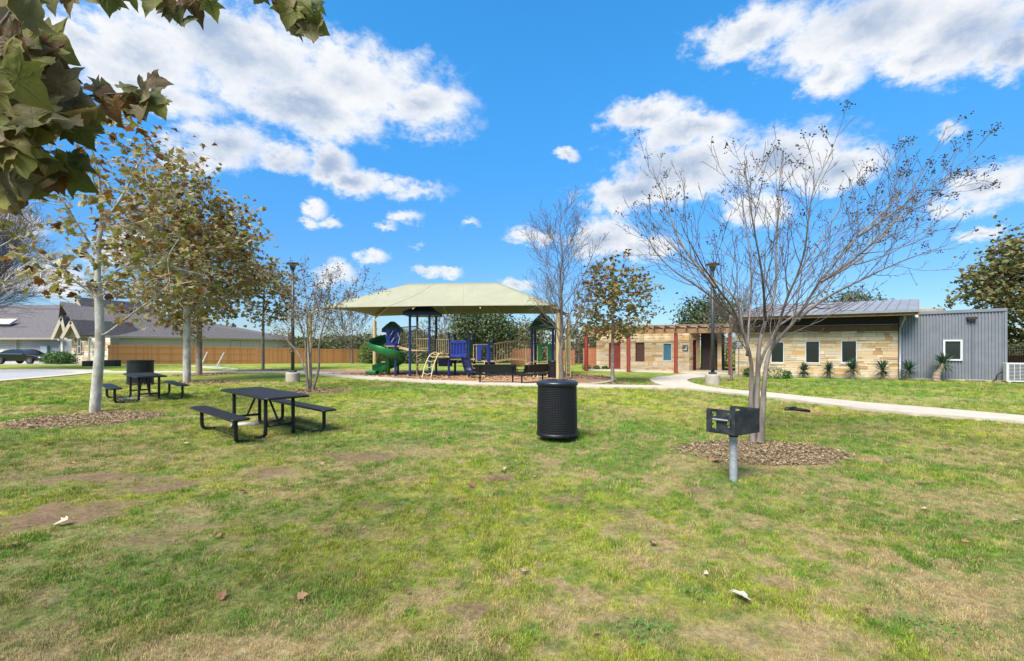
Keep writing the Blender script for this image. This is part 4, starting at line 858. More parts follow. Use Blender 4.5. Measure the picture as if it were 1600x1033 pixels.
# railings: top rail, bottom rail, balusters along a polyline
def railing(pts, h, pitch=.11, r=.013, m_=tanr, name='railing', arch=0):
    """pts deck-level points (local); a frame with thin balusters"""
    m = MB(); A, B_ = Vector(pts[0]), Vector(pts[1]); n = max(2, int((B_-A).length/pitch)); lo = []; hi = []
    for i in range(n+1):
        t = i/n; b = A*(1-t)+B_*t+Vector((0, 0, arch*4*t*(1-t))); lo.append(b+Vector((0,0,.06))); hi.append(b+Vector((0,0,h)))
    m.tube(lo, r*1.4, 6); m.tube(hi, r*1.7, 6)
    for a, b in zip(lo, hi): m.tube([a, b], r if 0 else r, 5)
    return pp(name, m, m_)
dz = lambda y, Y=Y0: ZP(y, Y)-Lp.z
def dp(px, y, Y): return q3(px, y, Y)
railing([dp(627, 540, 24.6), dp(650, 538, 24.6)], .98); railing([dp(622, 539, 25.8), dp(652, 537, 25.8)], .98)
railing([dp(640.5, 545, 25.5), dp(682, 545, 25.5)], 1.0); railing([dp(652, 546, 23.95), dp(671, 546, 23.75)], .55)
for x0 in (655, 667.5, 685):                                     # pairs of hoops
    m = MB(); a = dp(x0-4, 547, 25.45); b = dp(x0+4, 547, 25.45); hz = 1.05; pts = [a, a+Vector((0,0,hz))]+[((a+b)/2)+Vector((-(b-a).length/2*math.cos(t), 0, hz+(b-a).length/2*math.sin(t))) for t in np.linspace(.3, math.pi-.3, 6)]+[b+Vector((0,0,hz)), b]; m.tube(pts, .022, 6); pp('hoop_rail', m, tanr, smooth=True)
railing([dp(682, 555, 23.85), dp(701, 555, 23.85)], .82, .10); railing([dp(672, 555, 25.4), dp(711, 555, 25.4)], .82, .10)
# ramped bridge at left, arched bridge in the middle
m = MB(); m.slab(dp(622, 540.5, 24.5), dp(641, 545.5, 24.0), dp(652, 545.5, 25.4), dp(624, 540.5, 25.7), .12); pp('bridge_deck', m, decks)
bx0, bx1 = 772, 831
for Yr in (24.1, 25.4): railing([dp(bx0, 566.5, Yr), dp(bx1, 564.5, Yr)], .98, .135, .014, tanr, 'bridge_railing', arch=.12)
A_, B_ = dp(bx0, 566.5, 24.1), dp(bx1, 564.5, 24.1)
for i in range(13):
    t = (i+.5)/13; p = A_*(1-t)+B_*t+Vector((0, .65, .12*4*t*(1-t))); m = MB(); m.box(p, (.135, 1.3, .04)); pp('bridge_plank', m, decks)
# panels
def panelbox(x0, x1, y0, y1, Y, m_, th=.05, name='panel'):
    a, b = q3(x0, y1, Y), q3(x1, y0, Y); m = MB(); m.box(((a.x+b.x)/2, a.y, (a.z+b.z)/2), (b.x-a.x, th, b.z-a.z)); return pp(name, m, m_, bevel=.015), a, b
panelbox(603.5, 620.5, 513.5, 540, 24.45, blue); _, a, b = panelbox(621, 625.5, 514, 540, 24.5, navy)
for (x, y) in ((607.5, 517), (612, 521), (608.5, 526.5), (613.5, 531)):   # slanting handles and openings on the left tower wall
    m = MB(); m.tube([q3(x, y+5, 24.40), q3(x+5, y-2, 24.40)], .035, 6); pp('slot', m, mat('slot_black', (.004,.006,.02), rough=.6)); 
for (x, y) in ((610, 518), (611.5, 529)): m = MB(); m.tube([q3(x, y+5.5, 24.36), q3(x+4.2, y-1, 24.36)], .018, 6); pp('slot_trim', m, white)
for (x, y, w) in ((623.5, 528, 0),): m = MB(); m.tube([q3(621.5, 520, 24.4), q3(624.5, 528, 24.4), q3(622.5, 537, 24.4)], .02, 6); pp('hand_rail', m, white)
_, a, b = panelbox(704.5, 728.5, 532, 558.5, 24.0, blue, .04)
m = MB(); w = b.x-a.x
m.box(((a.x+b.x)/2, a.y-.05, b.z-.08), (w*1.04, .10, .15)); m.box(((a.x+b.x)/2, a.y-.05, a.z+.07), (w*1.04, .10, .13))
for i in range(4): m.box((a.x+w*(.2+.2*i), a.y-.045, (a.z+b.z)/2), (w*.10, .07, (b.z-a.z)*.62))
for sx in (0, 1):
    for i in range(6): m.box((a.x+w*(.04+.92*sx), a.y-.04, a.z+.18+i*.105), (.11, .05, .055))
pp('panel_ribs', m, blue, bevel=.008)
panelbox(729.5, 738, 530.5, 554, 25.2, greenp); panelbox(685, 707, 561, 572.5, 24.6, navy)
def arch_panel(x0, x1, y0, y1, Y, m_, ax0, ax1, ay):
    """panel with an arched doorway"""
    a, b = q3(x0, y1, Y), q3(x1, y0, Y); c, d = q3(ax0, ay, Y), q3(ax1, ay, Y); m = MB(); r = (d.x-c.x)/2; cx = (c.x+d.x)/2; zc = c.z-r; th = .05; y = a.y
    poly = [(a.x, a.z), (a.x, b.z), (b.x, b.z), (b.x, a.z), (d.x, a.z)]+[(cx+r*math.cos(t), zc+r*math.sin(t)) for t in np.linspace(0, math.pi, 9)]+[(c.x, a.z)]
    n = len(poly); m.add([(p[0], y-th/2, p[1]) for p in poly]+[(p[0], y+th/2, p[1]) for p in poly], [tuple(range(n)), tuple(range(2*n-1, n-1, -1))]+[(i, n+i, n+(i+1)%n, (i+1)%n) for i in range(n)]); return pp('arch_panel', m, m_)
arch_panel(745.5, 766.5, 538.5, 564, 24.0, blue, 752, 760.5, 541); arch_panel(839, 862, 537.5, 564, 24.0, greenp, 846.5, 856.5, 541)
m = MB(); m.tube([q3(740, 538.5, 24.0), q3(764, 538.5, 24.0)], .02, 6); m.tube([q3(740, 538.5, 24), q3(740, 565, 24)], .02, 6); m.tube([q3(744.5, 538.5, 24), q3(744.5, 565, 24)], .02, 6); pp('frame_rail', m, tan)
m = MB(); m.tube([q3(860, 538, 24.0), q3(872, 538, 24.0), q3(880, 540, 24.6)], .02, 6); m.tube([q3(868.5, 538, 24.0), q3(868.5, 564, 24.0)], .02, 6); pp('frame_rail', m, tan)
# spiral slide: a chute swept round its pole
cx0 = q3(605, 560, 25.0); m = MB(); path = []; N_ = 34
for i in range(N_+1):
    t = i/N_; an = R(110)+R(400)*t; rad = .52+.10*math.sin(math.pi*t)+(.25*(t-.9)/.1 if t > .9 else 0); z = (ZP(537, 25)-Lp.z)*(1-t)**1.05+.16+ (0 if t<.9 else .0)
    path.append((an, rad, z))
prof = [(-.36,.30),(-.37,.10),(-.30,-.02),(-.12,-.09),(.12,-.07),(.30,.02),(.37,.14),(.38,.36)]; profo = [(p[0]*1.05+(.0), p[1]-.035) for p in prof][::-1]; vs = []
for an, rad, z in path:
    for o_, u_ in prof+profo: vs.append((cx0.x+(rad+o_)*math.cos(an), cx0.y+(rad+o_)*math.sin(an), z+u_+.02))
k = len(prof)*2; m.add(vs, [(i*k+j, i*k+(j+1)%k, (i+1)*k+(j+1)%k, (i+1)*k+j) for i in range(N_) for j in range(k)]+[tuple(range(k-1, -1, -1)), tuple(N_*k+j for j in range(k))]); pp('spiral_slide', m, greenp, smooth=True, auto=50)
m = MB(); m.tube([(cx0.x+.06, cx0.y, 0), (cx0.x+.06, cx0.y, ZP(528, 25)-Lp.z)], .10, 10); pp('slide_pole', m, greenp, smooth=True)
m = MB(); e = path[-1]; ex_ = Vector((cx0.x+e[1]*math.cos(e[0]), cx0.y+e[1]*math.sin(e[0]), .14)); m.box(ex_+Vector((-.25,-.1,0)), (.55,.6,.20), top=(1.1, 1.05)); pp('slide_exit', m, greenp, bevel=.04)
# arched climber
def curve(pts, n=8): return smooth_poly([tuple(p) for p in pts], n, False)
c1 = curve([q3(659.5, 591.5, 22.9), q3(664, 572, 23.2), q3(671, 556, 23.5), q3(680, 550.5, 23.8), q3(684, 552, 24.0)]); c2 = curve([q3(673, 591.5, 22.7), q3(677.5, 572, 23.0), q3(684, 556, 23.3), q3(691, 550.5, 23.6), q3(694, 552, 23.8)])
m = MB(); m.tube(c1, .028, 8); m.tube(c2, .028, 8); pp('arch_climber', m, tan, smooth=True)
for i in range(4, len(c1)-4, 4): m = MB(); a, b = Vector(c1[i]), Vector(c2[i]); m.tube([a, (a+b)/2+Vector((0,-.05,-.08)), b], .018, 6); pp('rung', m, tan)
# coil ladder on the first tower
m = MB(); a = q3(651.5, 588, 23.9)
m.tube([(a.x+.0, a.y, 0), (a.x, a.y, 2.9)], .02, 6); pts = [(a.x+.12*math.cos(t)+.08, a.y+.12*math.sin(t), .3+t*.045) for t in np.linspace(0, 30, 70)]; m.tube(pts, .016, 5); pp('coil_climber', m, tanr)
# short ladders with hand rails
def stair(x0, x1, y_top, y_bot, Yt, Yb, n=4, up=.75, m_=tan):
    for x, s_ in ((x0, 0), (x1, 0)):
        m = MB(); a, b = q3(x, y_top, Yt), q3(x-6 if x == x0 and False else x, y_bot, Yb); m.tube([b, a, a+Vector((0, .1, up))], .022, 6); pp('ladder_rail', m, m_, smooth=False)
    for i in range(n):
        t = (i+.6)/n; a = q3(x0, y_top, Yt)*(1-t)+q3(x0, y_bot, Yb)*t; b = q3(x1, y_top, Yt)*(1-t)+q3(x1, y_bot, Yb)*t; m = MB(); m.beam(a, b, .16, .03); pp('step', m, m_)
stair(735, 757, 566, 590, 23.9, 22.8, 4, .05); stair(822, 834, 566, 593, 23.9, 22.9, 4, .95); stair(840, 855, 566, 592, 23.9, 23.0, 3, .95); stair(885, 891.5, 564, 592, 24.2, 23.2, 4, 1.2)
m = MB(); m.tube([q3(734, 566, 23.9), q3(729, 592, 22.7)], .02, 6); m.tube([q3(757, 566, 23.9), q3(754, 592, 22.7)], .02, 6); m.tube(curve([q3(822.5, 595, 23.0), q3(823, 572, 23.0), q3(828, 566.5, 23.2), q3(834, 567, 23.6)]), .02, 6); pp('ladder_rail', m, tan)
for px in (890.2,): m = MB(); a = q3(px-6.5, 525, 24.3); m.tube([(a.x, a.y, 0), a], .035, 8); pp('climber_post', m, tan, smooth=True)
# navy wave slide between the panels, and the small low slide further right
def chute(pts, w, m_, name='slide'):
    m = MB(); k = len(pts); vs = []; 
    for p in pts:
        p = Vector(p)
        for o_, u_ in ((-w, .14), (-w*.9, .02), (-w*.5, -.02), (w*.5, -.02), (w*.9, .02), (w, .14), (w*1.06, .12), (w*.95, -.03), (0, -.07), (-w*.95, -.03), (-w*1.06, .12)): vs.append(p+Vector((o_, 0, u_)))
    n = 11; m.add(vs, [(i*n+j, i*n+(j+1)%n, (i+1)*n+(j+1)%n, (i+1)*n+j) for i in range(k-1) for j in range(n)]+[tuple(range(n)), tuple((k-1)*n+j for j in range(n-1, -1, -1))]); return pp(name, m, m_, smooth=True, auto=50)
chute(curve([q3(727, 559, 24.0), q3(728, 566, 23.5), q3(730, 573, 23.1), q3(732, 579, 22.9), q3(734, 581.5, 22.7)]), .21, mat('dark_navy_plastic', (.003,.006,.028), rough=.4))
chute(curve([q3(762, 566, 25.5), q3(766, 570, 26.0), q3(768, 577, 26.6), q3(769, 581, 27.1)]), .25, mat('dark_green_plastic', (.01,.07,.02), rough=.4))
m = MB(); m.lathe([(0,0),(.25,.04),(.33,.2),(.28,.36),(0,.44)], 14, q3(706, 568, 25.0), cap=False); pp('play_drum', m, navy, smooth=True)

# ================================================================== LAMP POSTS
def lamp(px, py_base, label, py_top):
    X, Y = G(px, py_base); H = ZP(py_top, Y); T = thing('street_lamp', (X, Y), label, 'street lamp', 'lamp posts in the park')
    m = MB(); m.lathe([(.30,0),(.30,.42),(.27,.46)], 24); m.build('concrete_base', concrete_old, T, smooth=True, auto=30)
    m = MB(); m.tube([(0,0,.5),(0,0,H-.25)], [.075,.06], 12); m.build('pole', lampm, T, smooth=True)
    m = MB(); m.box((0,0,.50), (.26,.26,.09)); m.build('base_plate', lampm, T, bevel=.01)
    m = MB(); m.lathe([(.06,-.30),(.10,-.26),(.13,-.10),(.12,-.06),(.27,-.05),(.29,-.01),(.25,.03),(.10,.06),(0,.08)], 20, (0,0,H), cap=False); hd = m.build('lamp_head', lampm, T, smooth=True, auto=35)
    m = MB(); m.lathe([(.12,-.075),(.22,-.06),(.22,-.052)], 16, (0,0,H)); m.build('lens', mat('frosted_lens', (.5,.5,.48), rough=.3), hd)
    return T
lampm = mat('grey_black_paint', (.028,.032,.038), (.04,.045,.05), 6, .45)
lamp(457.5, 597.5, 'dark lamp post in front of the cedar fence left of the canopy', 412); lamp(1113.5, 601.5, 'dark grey lamp post beside the curving path to the building', 413)

# ================================================================== FURNITURE
punched = bpy.data.materials.new('punched_black_steel'); punched.use_nodes = True
def _punched():
    nt = punched.node_tree; L = nt.links.new; b = nt.nodes['Principled BSDF']; b.inputs['Roughness'].default_value = .5; b.inputs['Specular IOR Level'].default_value = .3
    tc = _nd(nt, 'ShaderNodeTexCoord'); br = _nd(nt, 'ShaderNodeTexChecker'); br.inputs['Scale'].default_value = 60; L(tc.outputs['Object'], br.inputs['Vector'])
    br.inputs['Color1'].default_value = (.012,.0125,.014,1); br.inputs['Color2'].default_value = (.005,.0052,.006,1); L(br.outputs['Color'], b.inputs['Base Color'])
    bp = _nd(nt, 'ShaderNodeBump'); bp.inputs['Strength'].default_value = .4; bp.inputs['Distance'].default_value = .004; L(br.outputs['Fac'], bp.inputs['Height']); L(bp.outputs[0], b.inputs['Normal'])
_punched(); gloss = mat('black_enamel', (.006,.006,.007), (.009,.009,.010), 12, .42, .08, 40, spec=.35)
def rrect(w, d, r, n=5):
    out = []
    for cx, cy, a0 in ((w/2-r, d/2-r, 0), (-w/2+r, d/2-r, 90), (-w/2+r, -d/2+r, 180), (w/2-r, -d/2+r, 270)):
        out += [(cx+r*math.cos(R(a0+90*i/n)), cy+r*math.sin(R(a0+90*i/n))) for i in range(n+1)]
    return out
def top_slab(w, d, z, th, r, name, parent, off=(0, 0)):
    m = MB(); P_ = [(p[0]+off[0], p[1]+off[1]) for p in rrect(w, d, r)]; m.prism(P_, z-th, z); o = m.build(name, punched, parent, bevel=.012)
    m = MB(); ring = [(p[0], p[1], z-th/2-.002) for p in P_]; m.tube(ring+[ring[0]], th*.42, 8, cap=False); m.build('rolled_edge', gloss, o, smooth=True)
    return o
def picnic_table(loc, ang, label, L_=2.44, bo=.76):
    T = thing('picnic_table', loc, label, 'picnic table', 'black metal picnic tables', rz=ang)
    top_slab(L_, .76, .765, .045, .08, 'tabletop', T)
    for s_ in (-1, 1): top_slab(L_, .28, .455, .040, .06, 'bench', T, (0, s_*bo))
    for sx in (-1, 1):
        for sy in (-1, 1):
            m = MB(); x = sx*L_*.34; m.tube(curve([(x, sy*.24, .72), (x, sy*.24, .15), (x-sx*.02, sy*.25, .06), (x-sx*.10, sy*.30, .015), (x-sx*.18, sy*.34, .01)], 4), .033, 10); m.build('leg', gloss, T, smooth=True)
            m = MB(); x = sx*L_*.40; y = sy*bo; m.tube(curve([(x, y, .42), (x, y, .14), (x-sx*.015, y-sy*.03, .05), (x-sx*.04, y-sy*.12, .018), (x-sx*.05, y-sy*.22, .015)], 4), .033, 10); m.build('bench_leg', gloss, T, smooth=True)
        x = sx*L_*.34; m = MB(); m.tube([(x,-.24,.22),(x,.24,.22)], .024, 8); m.build('cross_bar', gloss, T, smooth=True)
        m = MB(); m.tube([(x,0,.22),(sx*L_*.12,0,.70)], .02, 8); m.build('brace', gloss, T, smooth=True)
        m = MB(); m.beam((sx*L_*.40,-bo,.40), (sx*L_*.40,bo,.40), .0, .0) if False else None
        m = MB(); m.beam((x,-.34,.72),(x,.34,.72), .05, .012); m.build('top_strap', gloss, T)
    m = MB(); m.tube([(-L_*.40,-bo+.2,.012),(L_*.40,-bo+.2,.012)], .016, 6); m.tube([(-L_*.40,bo-.2,.012),(L_*.40,bo-.2,.012)], .016, 6); m.build('ground_bar', gloss, T)
    return T
picnic_table((-4.86, 8.86), math.atan2(-1.70, 1.90), 'near black metal picnic table with two attached benches on the lawn')
T2 = picnic_table((-11.55, 14.3), math.atan2(-1.75, 1.85), 'farther black picnic table in front of the wide black drum', L_=2.44, bo=.80)
def slab_stone(p, sx, sy, label, rz=.3):
    m = MB(); m.prism([(a*sx/2, b*sy/2) for a, b in ((-1,-.7),(-.6,-1),(.7,-.9),(1,-.2),(.8,.8),(-.2,1),(-.9,.6))], -.02, .025); o = m.build('paving_stone', mat('pale_stone', (.55,.52,.46), (.45,.42,.36), 8, .9, .3), bevel=.008); o.location = (*p, 0); o.rotation_euler.z = rz; tag(o, label, 'stone')
slab_stone(G(385, 663), .55, .35, 'flat pale stone on the grass under the near picnic table'); slab_stone(G(205.5, 623.2), .6, .4, 'flat pale stone on the grass under the farther picnic table')
# trash cans
def ribbed(prof_fn, n=72): pass
def trash_can(loc, r, H, label, rings=28, nn=96, lid=True, z0=.09):
    T = thing('trash_can', loc, label, 'trash can'); body = []; zz = np.linspace(z0+.05, H-.07, rings*4+1)
    V = []; Fc = []; n = nn
    def rad(z): return r*(.985+.015*math.cos((z-z0)/(H-z0)*math.pi))
    for i, z in enumerate(zz):
        ph = (i % 4)
        for j in range(n):
            dim = (.010 if ph in (1, 2) else 0)*(1 if j % 2 else .15); V.append(((rad(z)+dim-.004)*math.cos(2*math.pi*j/n), (rad(z)+dim-.004)*math.sin(2*math.pi*j/n), z))
    k = len(zz); Fc = [(i*n+j, i*n+(j+1)%n, (i+1)*n+(j+1)%n, (i+1)*n+j) for i in range(k-1) for j in range(n)]
    nobj('body', V, Fc, gloss, T, smooth=False)
    m = MB(); m.lathe([(r*.95,z0+.02),(r*1.03,z0),(r*1.045,z0+.02),(r*1.03,z0+.045),(r*.98,z0+.06)], 64, cap=True); m.build('bottom_rim', gloss, T, smooth=True, auto=50)
    m = MB(); m.lathe([(r*.98,H-.085),(r*1.035,H-.07),(r*1.045,H-.04),(r*1.03,H-.02),(r*.92,H),(r*.62,H+.012),(r*.56,H+.004),(r*.54,H-.02),(r*.53,H-.10),(r*.3,H-.11),(0,H-.11)], 64, cap=False); m.build('lid', mat('black_lid', (.010,.011,.015), (.016,.018,.022), 8, .33), T, smooth=True, auto=50)
    m = MB(); m.lathe([(.05,-.02),(.05,.05),(.09,.07),(.09,z0+.01)], 12); m.build('foot', gloss, T, smooth=True, auto=40)
    return T
X, Y = XY(870.5, 8.05); trash_can((X, Y), .352, ZP(594.5, 8.05)-.0, 'nearest ribbed black metal trash can standing alone on the lawn')
trash_can(G(865, 592), .29, .93, 'small black trash can between the park bench and bare tree', 20, 48, z0=.03)
D = thing('drum_bin', G(219.5, 601), 'wide black metal drum behind the farther picnic table', 'bin')
m = MB(); prof = [(.46,.04),(.475,.06),(.46,.10)]+[(.465-(.006 if i % 2 else 0), .14+i*.038) for i in range(22)]+[(.48,1.0),(.48,1.04),(.45,1.05),(.44,.9)]; m.lathe(prof, 48, cap=False); m.build('body', gloss, D, smooth=True, auto=35)
m = MB(); m.lathe([(.44,.9),(.2,.93),(0,.94)], 32, cap=False); m.build('lid', gloss, D, smooth=True)
# park benches seen from behind
def park_bench(loc, ang, label):
    T = thing('park_bench', loc, label, 'bench', 'black park benches at the playground edge', rz=ang)   # faces +y, back toward -y
    def strap_panel(name, y0, z0, y1, z1, w=1.80):
        m = MB(); a, b = Vector((-w/2, y0, z0)), Vector((w/2, y0, z0)); c, d = Vector((w/2, y1, z1)), Vector((-w/2, y1, z1)); m.slab(a, b, c, d, .035); return m.build(name, punched, T, bevel=.01)
    strap_panel('seat', -.22, .42, .22, .45); strap_panel('backrest', -.24, .50, -.36, .86)
    for sx in (-1, 1):
        m = MB(); x = sx*.72; m.tube([(x,0,0),(x,0,.38)], .035, 10); m.build('leg', gloss, T, smooth=True)
        m = MB(); m.tube(curve([(x,.24,.41),(x,0,.38),(x,-.22,.40),(x,-.29,.50),(x,-.39,.84)], 4), .022, 8); m.build('frame', gloss, T, smooth=True)
        m = MB(); m.tube(curve([(sx*.90,.20,.44),(sx*.92,.20,.60),(sx*.92,0,.66),(sx*.92,-.28,.66)], 4), .018, 6); m.build('armrest', gloss, T, smooth=True)
    return T
park_bench(G(775.5, 599.8), R(-4), 'black mesh park bench seen from behind, facing the playground'); park_bench(G(832, 599.5), R(48), 'black mesh park bench turned sideways beside the small trash can')
# grill
GR = thing('park_grill', XY(1147, 5.48), 'black steel park grill box on a galvanised post', 'grill')
gl = GR.location; gn, gL, gR = [Vector((a, b, 0))-Vector((gl.x, gl.y, 0)) for a, b in ((2.625, 5.34), (2.375, 5.59), (3.05, 5.585))]
gL = gn+(gL-gn).normalized()*.36; ux = (gR-gn).normalized(); vx = (gL-gn)-ux*(gL-gn).dot(ux); vx.normalize(); vx = ((gL-gn).normalized()*.6+vx*.4).normalized(); gL = gn+vx*.36; gR = gn+ux*.47; gB = gL+ux*.47
zb, zt = .60, .888; sooty = mat('sooty_steel', (.009,.010,.012), (.038,.042,.05), 9, .55, .15, 30, metal=.3, detail=9)
def plate(name, poly, along, nrm, o0, th=.008, m_=sooty, par=GR):
    """poly given as (distance along, z)"""
    n = len(poly); mb = MB(); vs = [o0+along*a+Vector((0,0,z)) for a, z in poly]; vs += [v+nrm*th for v in vs]
    mb.add(vs, [tuple(range(n)), tuple(range(2*n-1, n-1, -1))]+[(i, n+i, n+(i+1)%n, (i+1)%n) for i in range(n)]); return mb.build(name, m_, par)
plate('back_plate', [(0,zb),(.47,zb),(.47,zt),(0,zt)], ux, vx, gn)
def side_plate(o0, nrm):
    """a plate with two stepped slots: built as strips round the notches"""
    mb = MB(); W_ = .36; h = zt-zb
    def rb_(a0, a1, z0, z1): 
        vs = [o0+vx*a+Vector((0,0,zb+z))+nrm*t for t in (0, .008) for a, z in ((a0,z0),(a1,z0),(a1,z1),(a0,z1))]; mb.add(vs, [(0,1,2,3),(7,6,5,4),(0,4,5,1),(1,5,6,2),(2,6,7,3),(3,7,4,0)])
    for a0, a1, z0, z1 in ((0,.05,0,h),(.105,.235,0,h),(.29,W_-.012,0,h),(W_-.012,W_,0,h-.015),(.05,.105,0,.05),(.05,.105,h-.035,h),(.235,.29,0,.05),(.235,.29,h-.035,h)): rb_(a0, a1, z0, z1)
    for s0 in (.05, .235):
        for i in range(3):                            # teeth of the slot
            z = .08+i*.055; vs = [o0+vx*a+Vector((0,0,zb+zz))+nrm*t for t in (0, .008) for a, zz in ((s0+.055,z),(s0+.055,z+.03),(s0+.025,z+.036))]; mb.add(vs, [(0,1,2),(5,4,3),(0,3,4,1),(1,4,5,2),(2,5,3,0)])
    return mb.build('side_plate', sooty, GR)
side_plate(gn, ux); side_plate(gR, -ux)
m = MB(); m.slab(gn+Vector((0,0,zb+.004)), gR+Vector((0,0,zb+.004)), gB+Vector((0,0,zb+.004)), gL+Vector((0,0,zb+.004)), .008); m.build('firebox_floor', sooty, GR)
m = MB(); zg = zb+.175
for i in range(17): a = gn+ux*(.02+i*.43/16); m.tube([a+vx*.02+Vector((0,0,zg)), a+vx*.34+Vector((0,0,zg))], .006, 5)
for a in (.07, .26): m.tube([gn-ux*.03+vx*a+Vector((0,0,zg-.008)), gR+ux*.03+vx*a+Vector((0,0,zg-.008))], .007, 5)
m.build('cooking_grate', sooty, GR)
m = MB(); m.tube([gn-ux*.025+vx*.07+Vector((0,0,zg-.008)), gn-ux*.03+vx*.26+Vector((0,0,zg-.008))], .013, 8); m.build('grate_handle', steel, GR)
m = MB(); pc = (gn+gB)/2; m.tube([(pc.x*.5,pc.y*.5,0),(pc.x*.5,pc.y*.5,zb-.03)], .045, 18); m.build('post', mat('galvanised_post', (.27,.29,.31), (.40,.42,.44), 16, .5, .1, 40, metal=.4), GR, smooth=True, auto=40)
m = MB(); m.tube([(pc.x*.5,pc.y*.5,zb-.05),(pc.x*.5,pc.y*.5,zb-.004)], .052, 18); m.build('collar', sooty, GR, smooth=True, auto=40)

# ================================================================== CAR
CARX = XY(39, 45)
car = thing('parked_car', (CARX[0], CARX[1], float(ground_h(*CARX))+.02), 'black sedan parked on the driveway in front of the grey house', 'car')
cp = mat('black_car_paint', (.006,.006,.008), rough=.3, coat=.3, spec=.4)
def car_body():
    prof_lo = [(-2.42,.30),(-2.45,.55),(-2.40,.90),(-2.2,.98),(-1.75,1.00),(-.9,.98),(.2,.95),(.95,.93),(1.7,.86),(2.2,.74),(2.42,.55),(2.43,.32)]
    mb = MB(); n = len(prof_lo); secs = [(-.90,.96),(-.86,1.0),(0,1.03),(.86,1.0),(.90,.96)]
    vs = []
    for y, s_ in secs: vs += [(x*(1-.02*(abs(y) > .88)), y*(1-.10*sstep(1.7, 2.43, abs(x))), .30+(z-.30)*s_ if z > .5 else z) for x, z in prof_lo]
    k = len(secs); mb.add(vs, [(i*n+j, i*n+(j+1)%n, (i+1)*n+(j+1)%n, (i+1)*n+j) for i in range(k-1) for j in range(n)]+[tuple(range(n-1, -1, -1)), tuple((k-1)*n+j for j in range(n))])
    mb.build('body', cp, car, smooth=True, auto=30, bevel=.03)
    roof = [(-1.95,.97),(-1.15,1.38),(-.5,1.46),(.25,1.44),(.70,1.30),(1.25,.93)]; mb = MB(); n = len(roof); vs = []
    for y, s_ in ((-.80, 0), (-.66, 1), (.66, 1), (.80, 0)): vs += [((x*.98 if s_ else x), (y if s_ else y*1.05), z if s_ else .93+(z-.93)*.0) for x, z in roof]
    vs = []
    for x, z in roof: w0 = .84; w1 = .84-(z-.95)*.42; vs += [(x, -w0, .93), (x, -w1, z), (x, w1, z), (x, w0, .93)]
    mb.add(vs, [(4*i+j, 4*i+4+j, 4*i+5+j, 4*i+1+j) for i in range(n-1) for j in range(3)]); mb.build('cabin', cp, car, smooth=True, auto=40)
    for pts in ([(-1.05,1.30),(-.50,1.38),(-.35,1.38),(-.35,1.0),(-1.35,1.02)], [(-.29,1.38),(.2,1.36),(.58,1.26),(1.0,1.0),(-.29,1.0)], [(-1.20,1.26),(-1.10,1.29),(-1.42,1.03),(-1.7,1.03)]):
        for s_ in (-1, 1):
            mb = MB(); vs = [(x, s_*(.85-(z-.95)*.42), z) for x, z in pts]; vs += [(x, y-s_*.02, z) for x, y, z in vs]; n_ = len(pts)
            mb.add(vs, [tuple(range(n_))]+[(i, (i+1)%n_, n_+(i+1)%n_, n_+i) for i in range(n_)]); mb.build('side_window', glass, car)
    mb = MB(); mb.tube([(-1.75,-.86,1.0),(-1.15,-.84,1.02),(1.0,-.855,.985)], .014, 5); mb.build('chrome_strip', steel, car)
    for s_ in (-1, 1):
        mb = MB(); mb.box((-2.32, s_*.72, .80), (.22,.38,.17)); mb.build('tail_light', mat('red_lens', (.45,.02,.02), rough=.2), car, bevel=.03)
        mb = MB(); mb.box((.85, s_*.96, 1.0), (.16,.14,.11)); mb.build('mirror', cp, car, bevel=.03)
        mb = MB(); mb.box((2.28, s_*.68, .66), (.22,.34,.12)); mb.build('headlight', mat('clear_lens', (.5,.5,.5), rough=.1), car, bevel=.03)
        for x in (-1.42, 1.42):
            mb = MB(); V = [(a, b) for a, b in ((.20,-.11),(.31,-.115),(.335,-.08),(.335,.08),(.31,.115),(.20,.11))]; vs = []; n_ = 28
            for r_, y in V: vs += [(x+r_*math.cos(2*math.pi*j/n_), s_*.86+y, .335+r_*math.sin(2*math.pi*j/n_)) for j in range(n_)]
            mb.add(vs, [(i*n_+j, i*n_+(j+1)%n_, (i+1)*n_+(j+1)%n_, (i+1)*n_+j) for i in range(len(V)-1) for j in range(n_)]); w_ = mb.build('wheel', mat('tyre', (.012,.012,.012), rough=.85), car, smooth=True, auto=40)
            mb = MB(); yy = s_*.955
            for q_ in range(10): a = 2*math.pi*q_/10; mb.beam((x+.04*math.cos(a), yy, .335+.04*math.sin(a)), (x+.21*math.cos(a), yy, .335+.21*math.sin(a)), .03, .045, up=(0,1,0))
            mb.tube([(x+.215*math.cos(t), yy, .335+.215*math.sin(t)) for t in np.linspace(0, 2*math.pi, 24)], .016, 6); mb.build('rim', steel, w_)
            mb = MB(); mb.tube([(x, s_*.80, .335), (x, s_*.90, .335)], .21, 20); mb.build('brake', iron, w_)
car_body()
# black box by the house, broken slatted thing under the trees
bx = thing('planter_box', G(158, 572.3), 'low black box on the lawn behind the leaning pale trunk', 'box'); m = MB(); m.box((-.95,0,.22), (.7,.6,.46)); m.box((.75,0,.25), (1.3,.6,.52)); m.build('body', gloss, bx, bevel=.02); m = MB(); m.box((0,0,.42), (.6,.5,.05)); m.build('bar', gloss, bx)
SL = thing('collapsed_lounger', G(326, 578.5), 'collapsed heap of white and brown slats with two tilted white posts under the trees', 'lounger')
plank = mat('weathered_slat', (.42,.33,.25), (.55,.48,.40), 6, .8)
rr = np.random.default_rng(9)
for i in range(7):
    m = MB(); a = Vector((-1.0+.12*i, -.6+.22*i, .10+.06*(6-i)*.6)); b = a+Vector((1.9+.2*rr.random(), -.35+.3*rr.random(), -.08+.1*rr.random())); m.beam(a, b, .11, .03); m.build('slat', plank if i % 2 else white, SL)
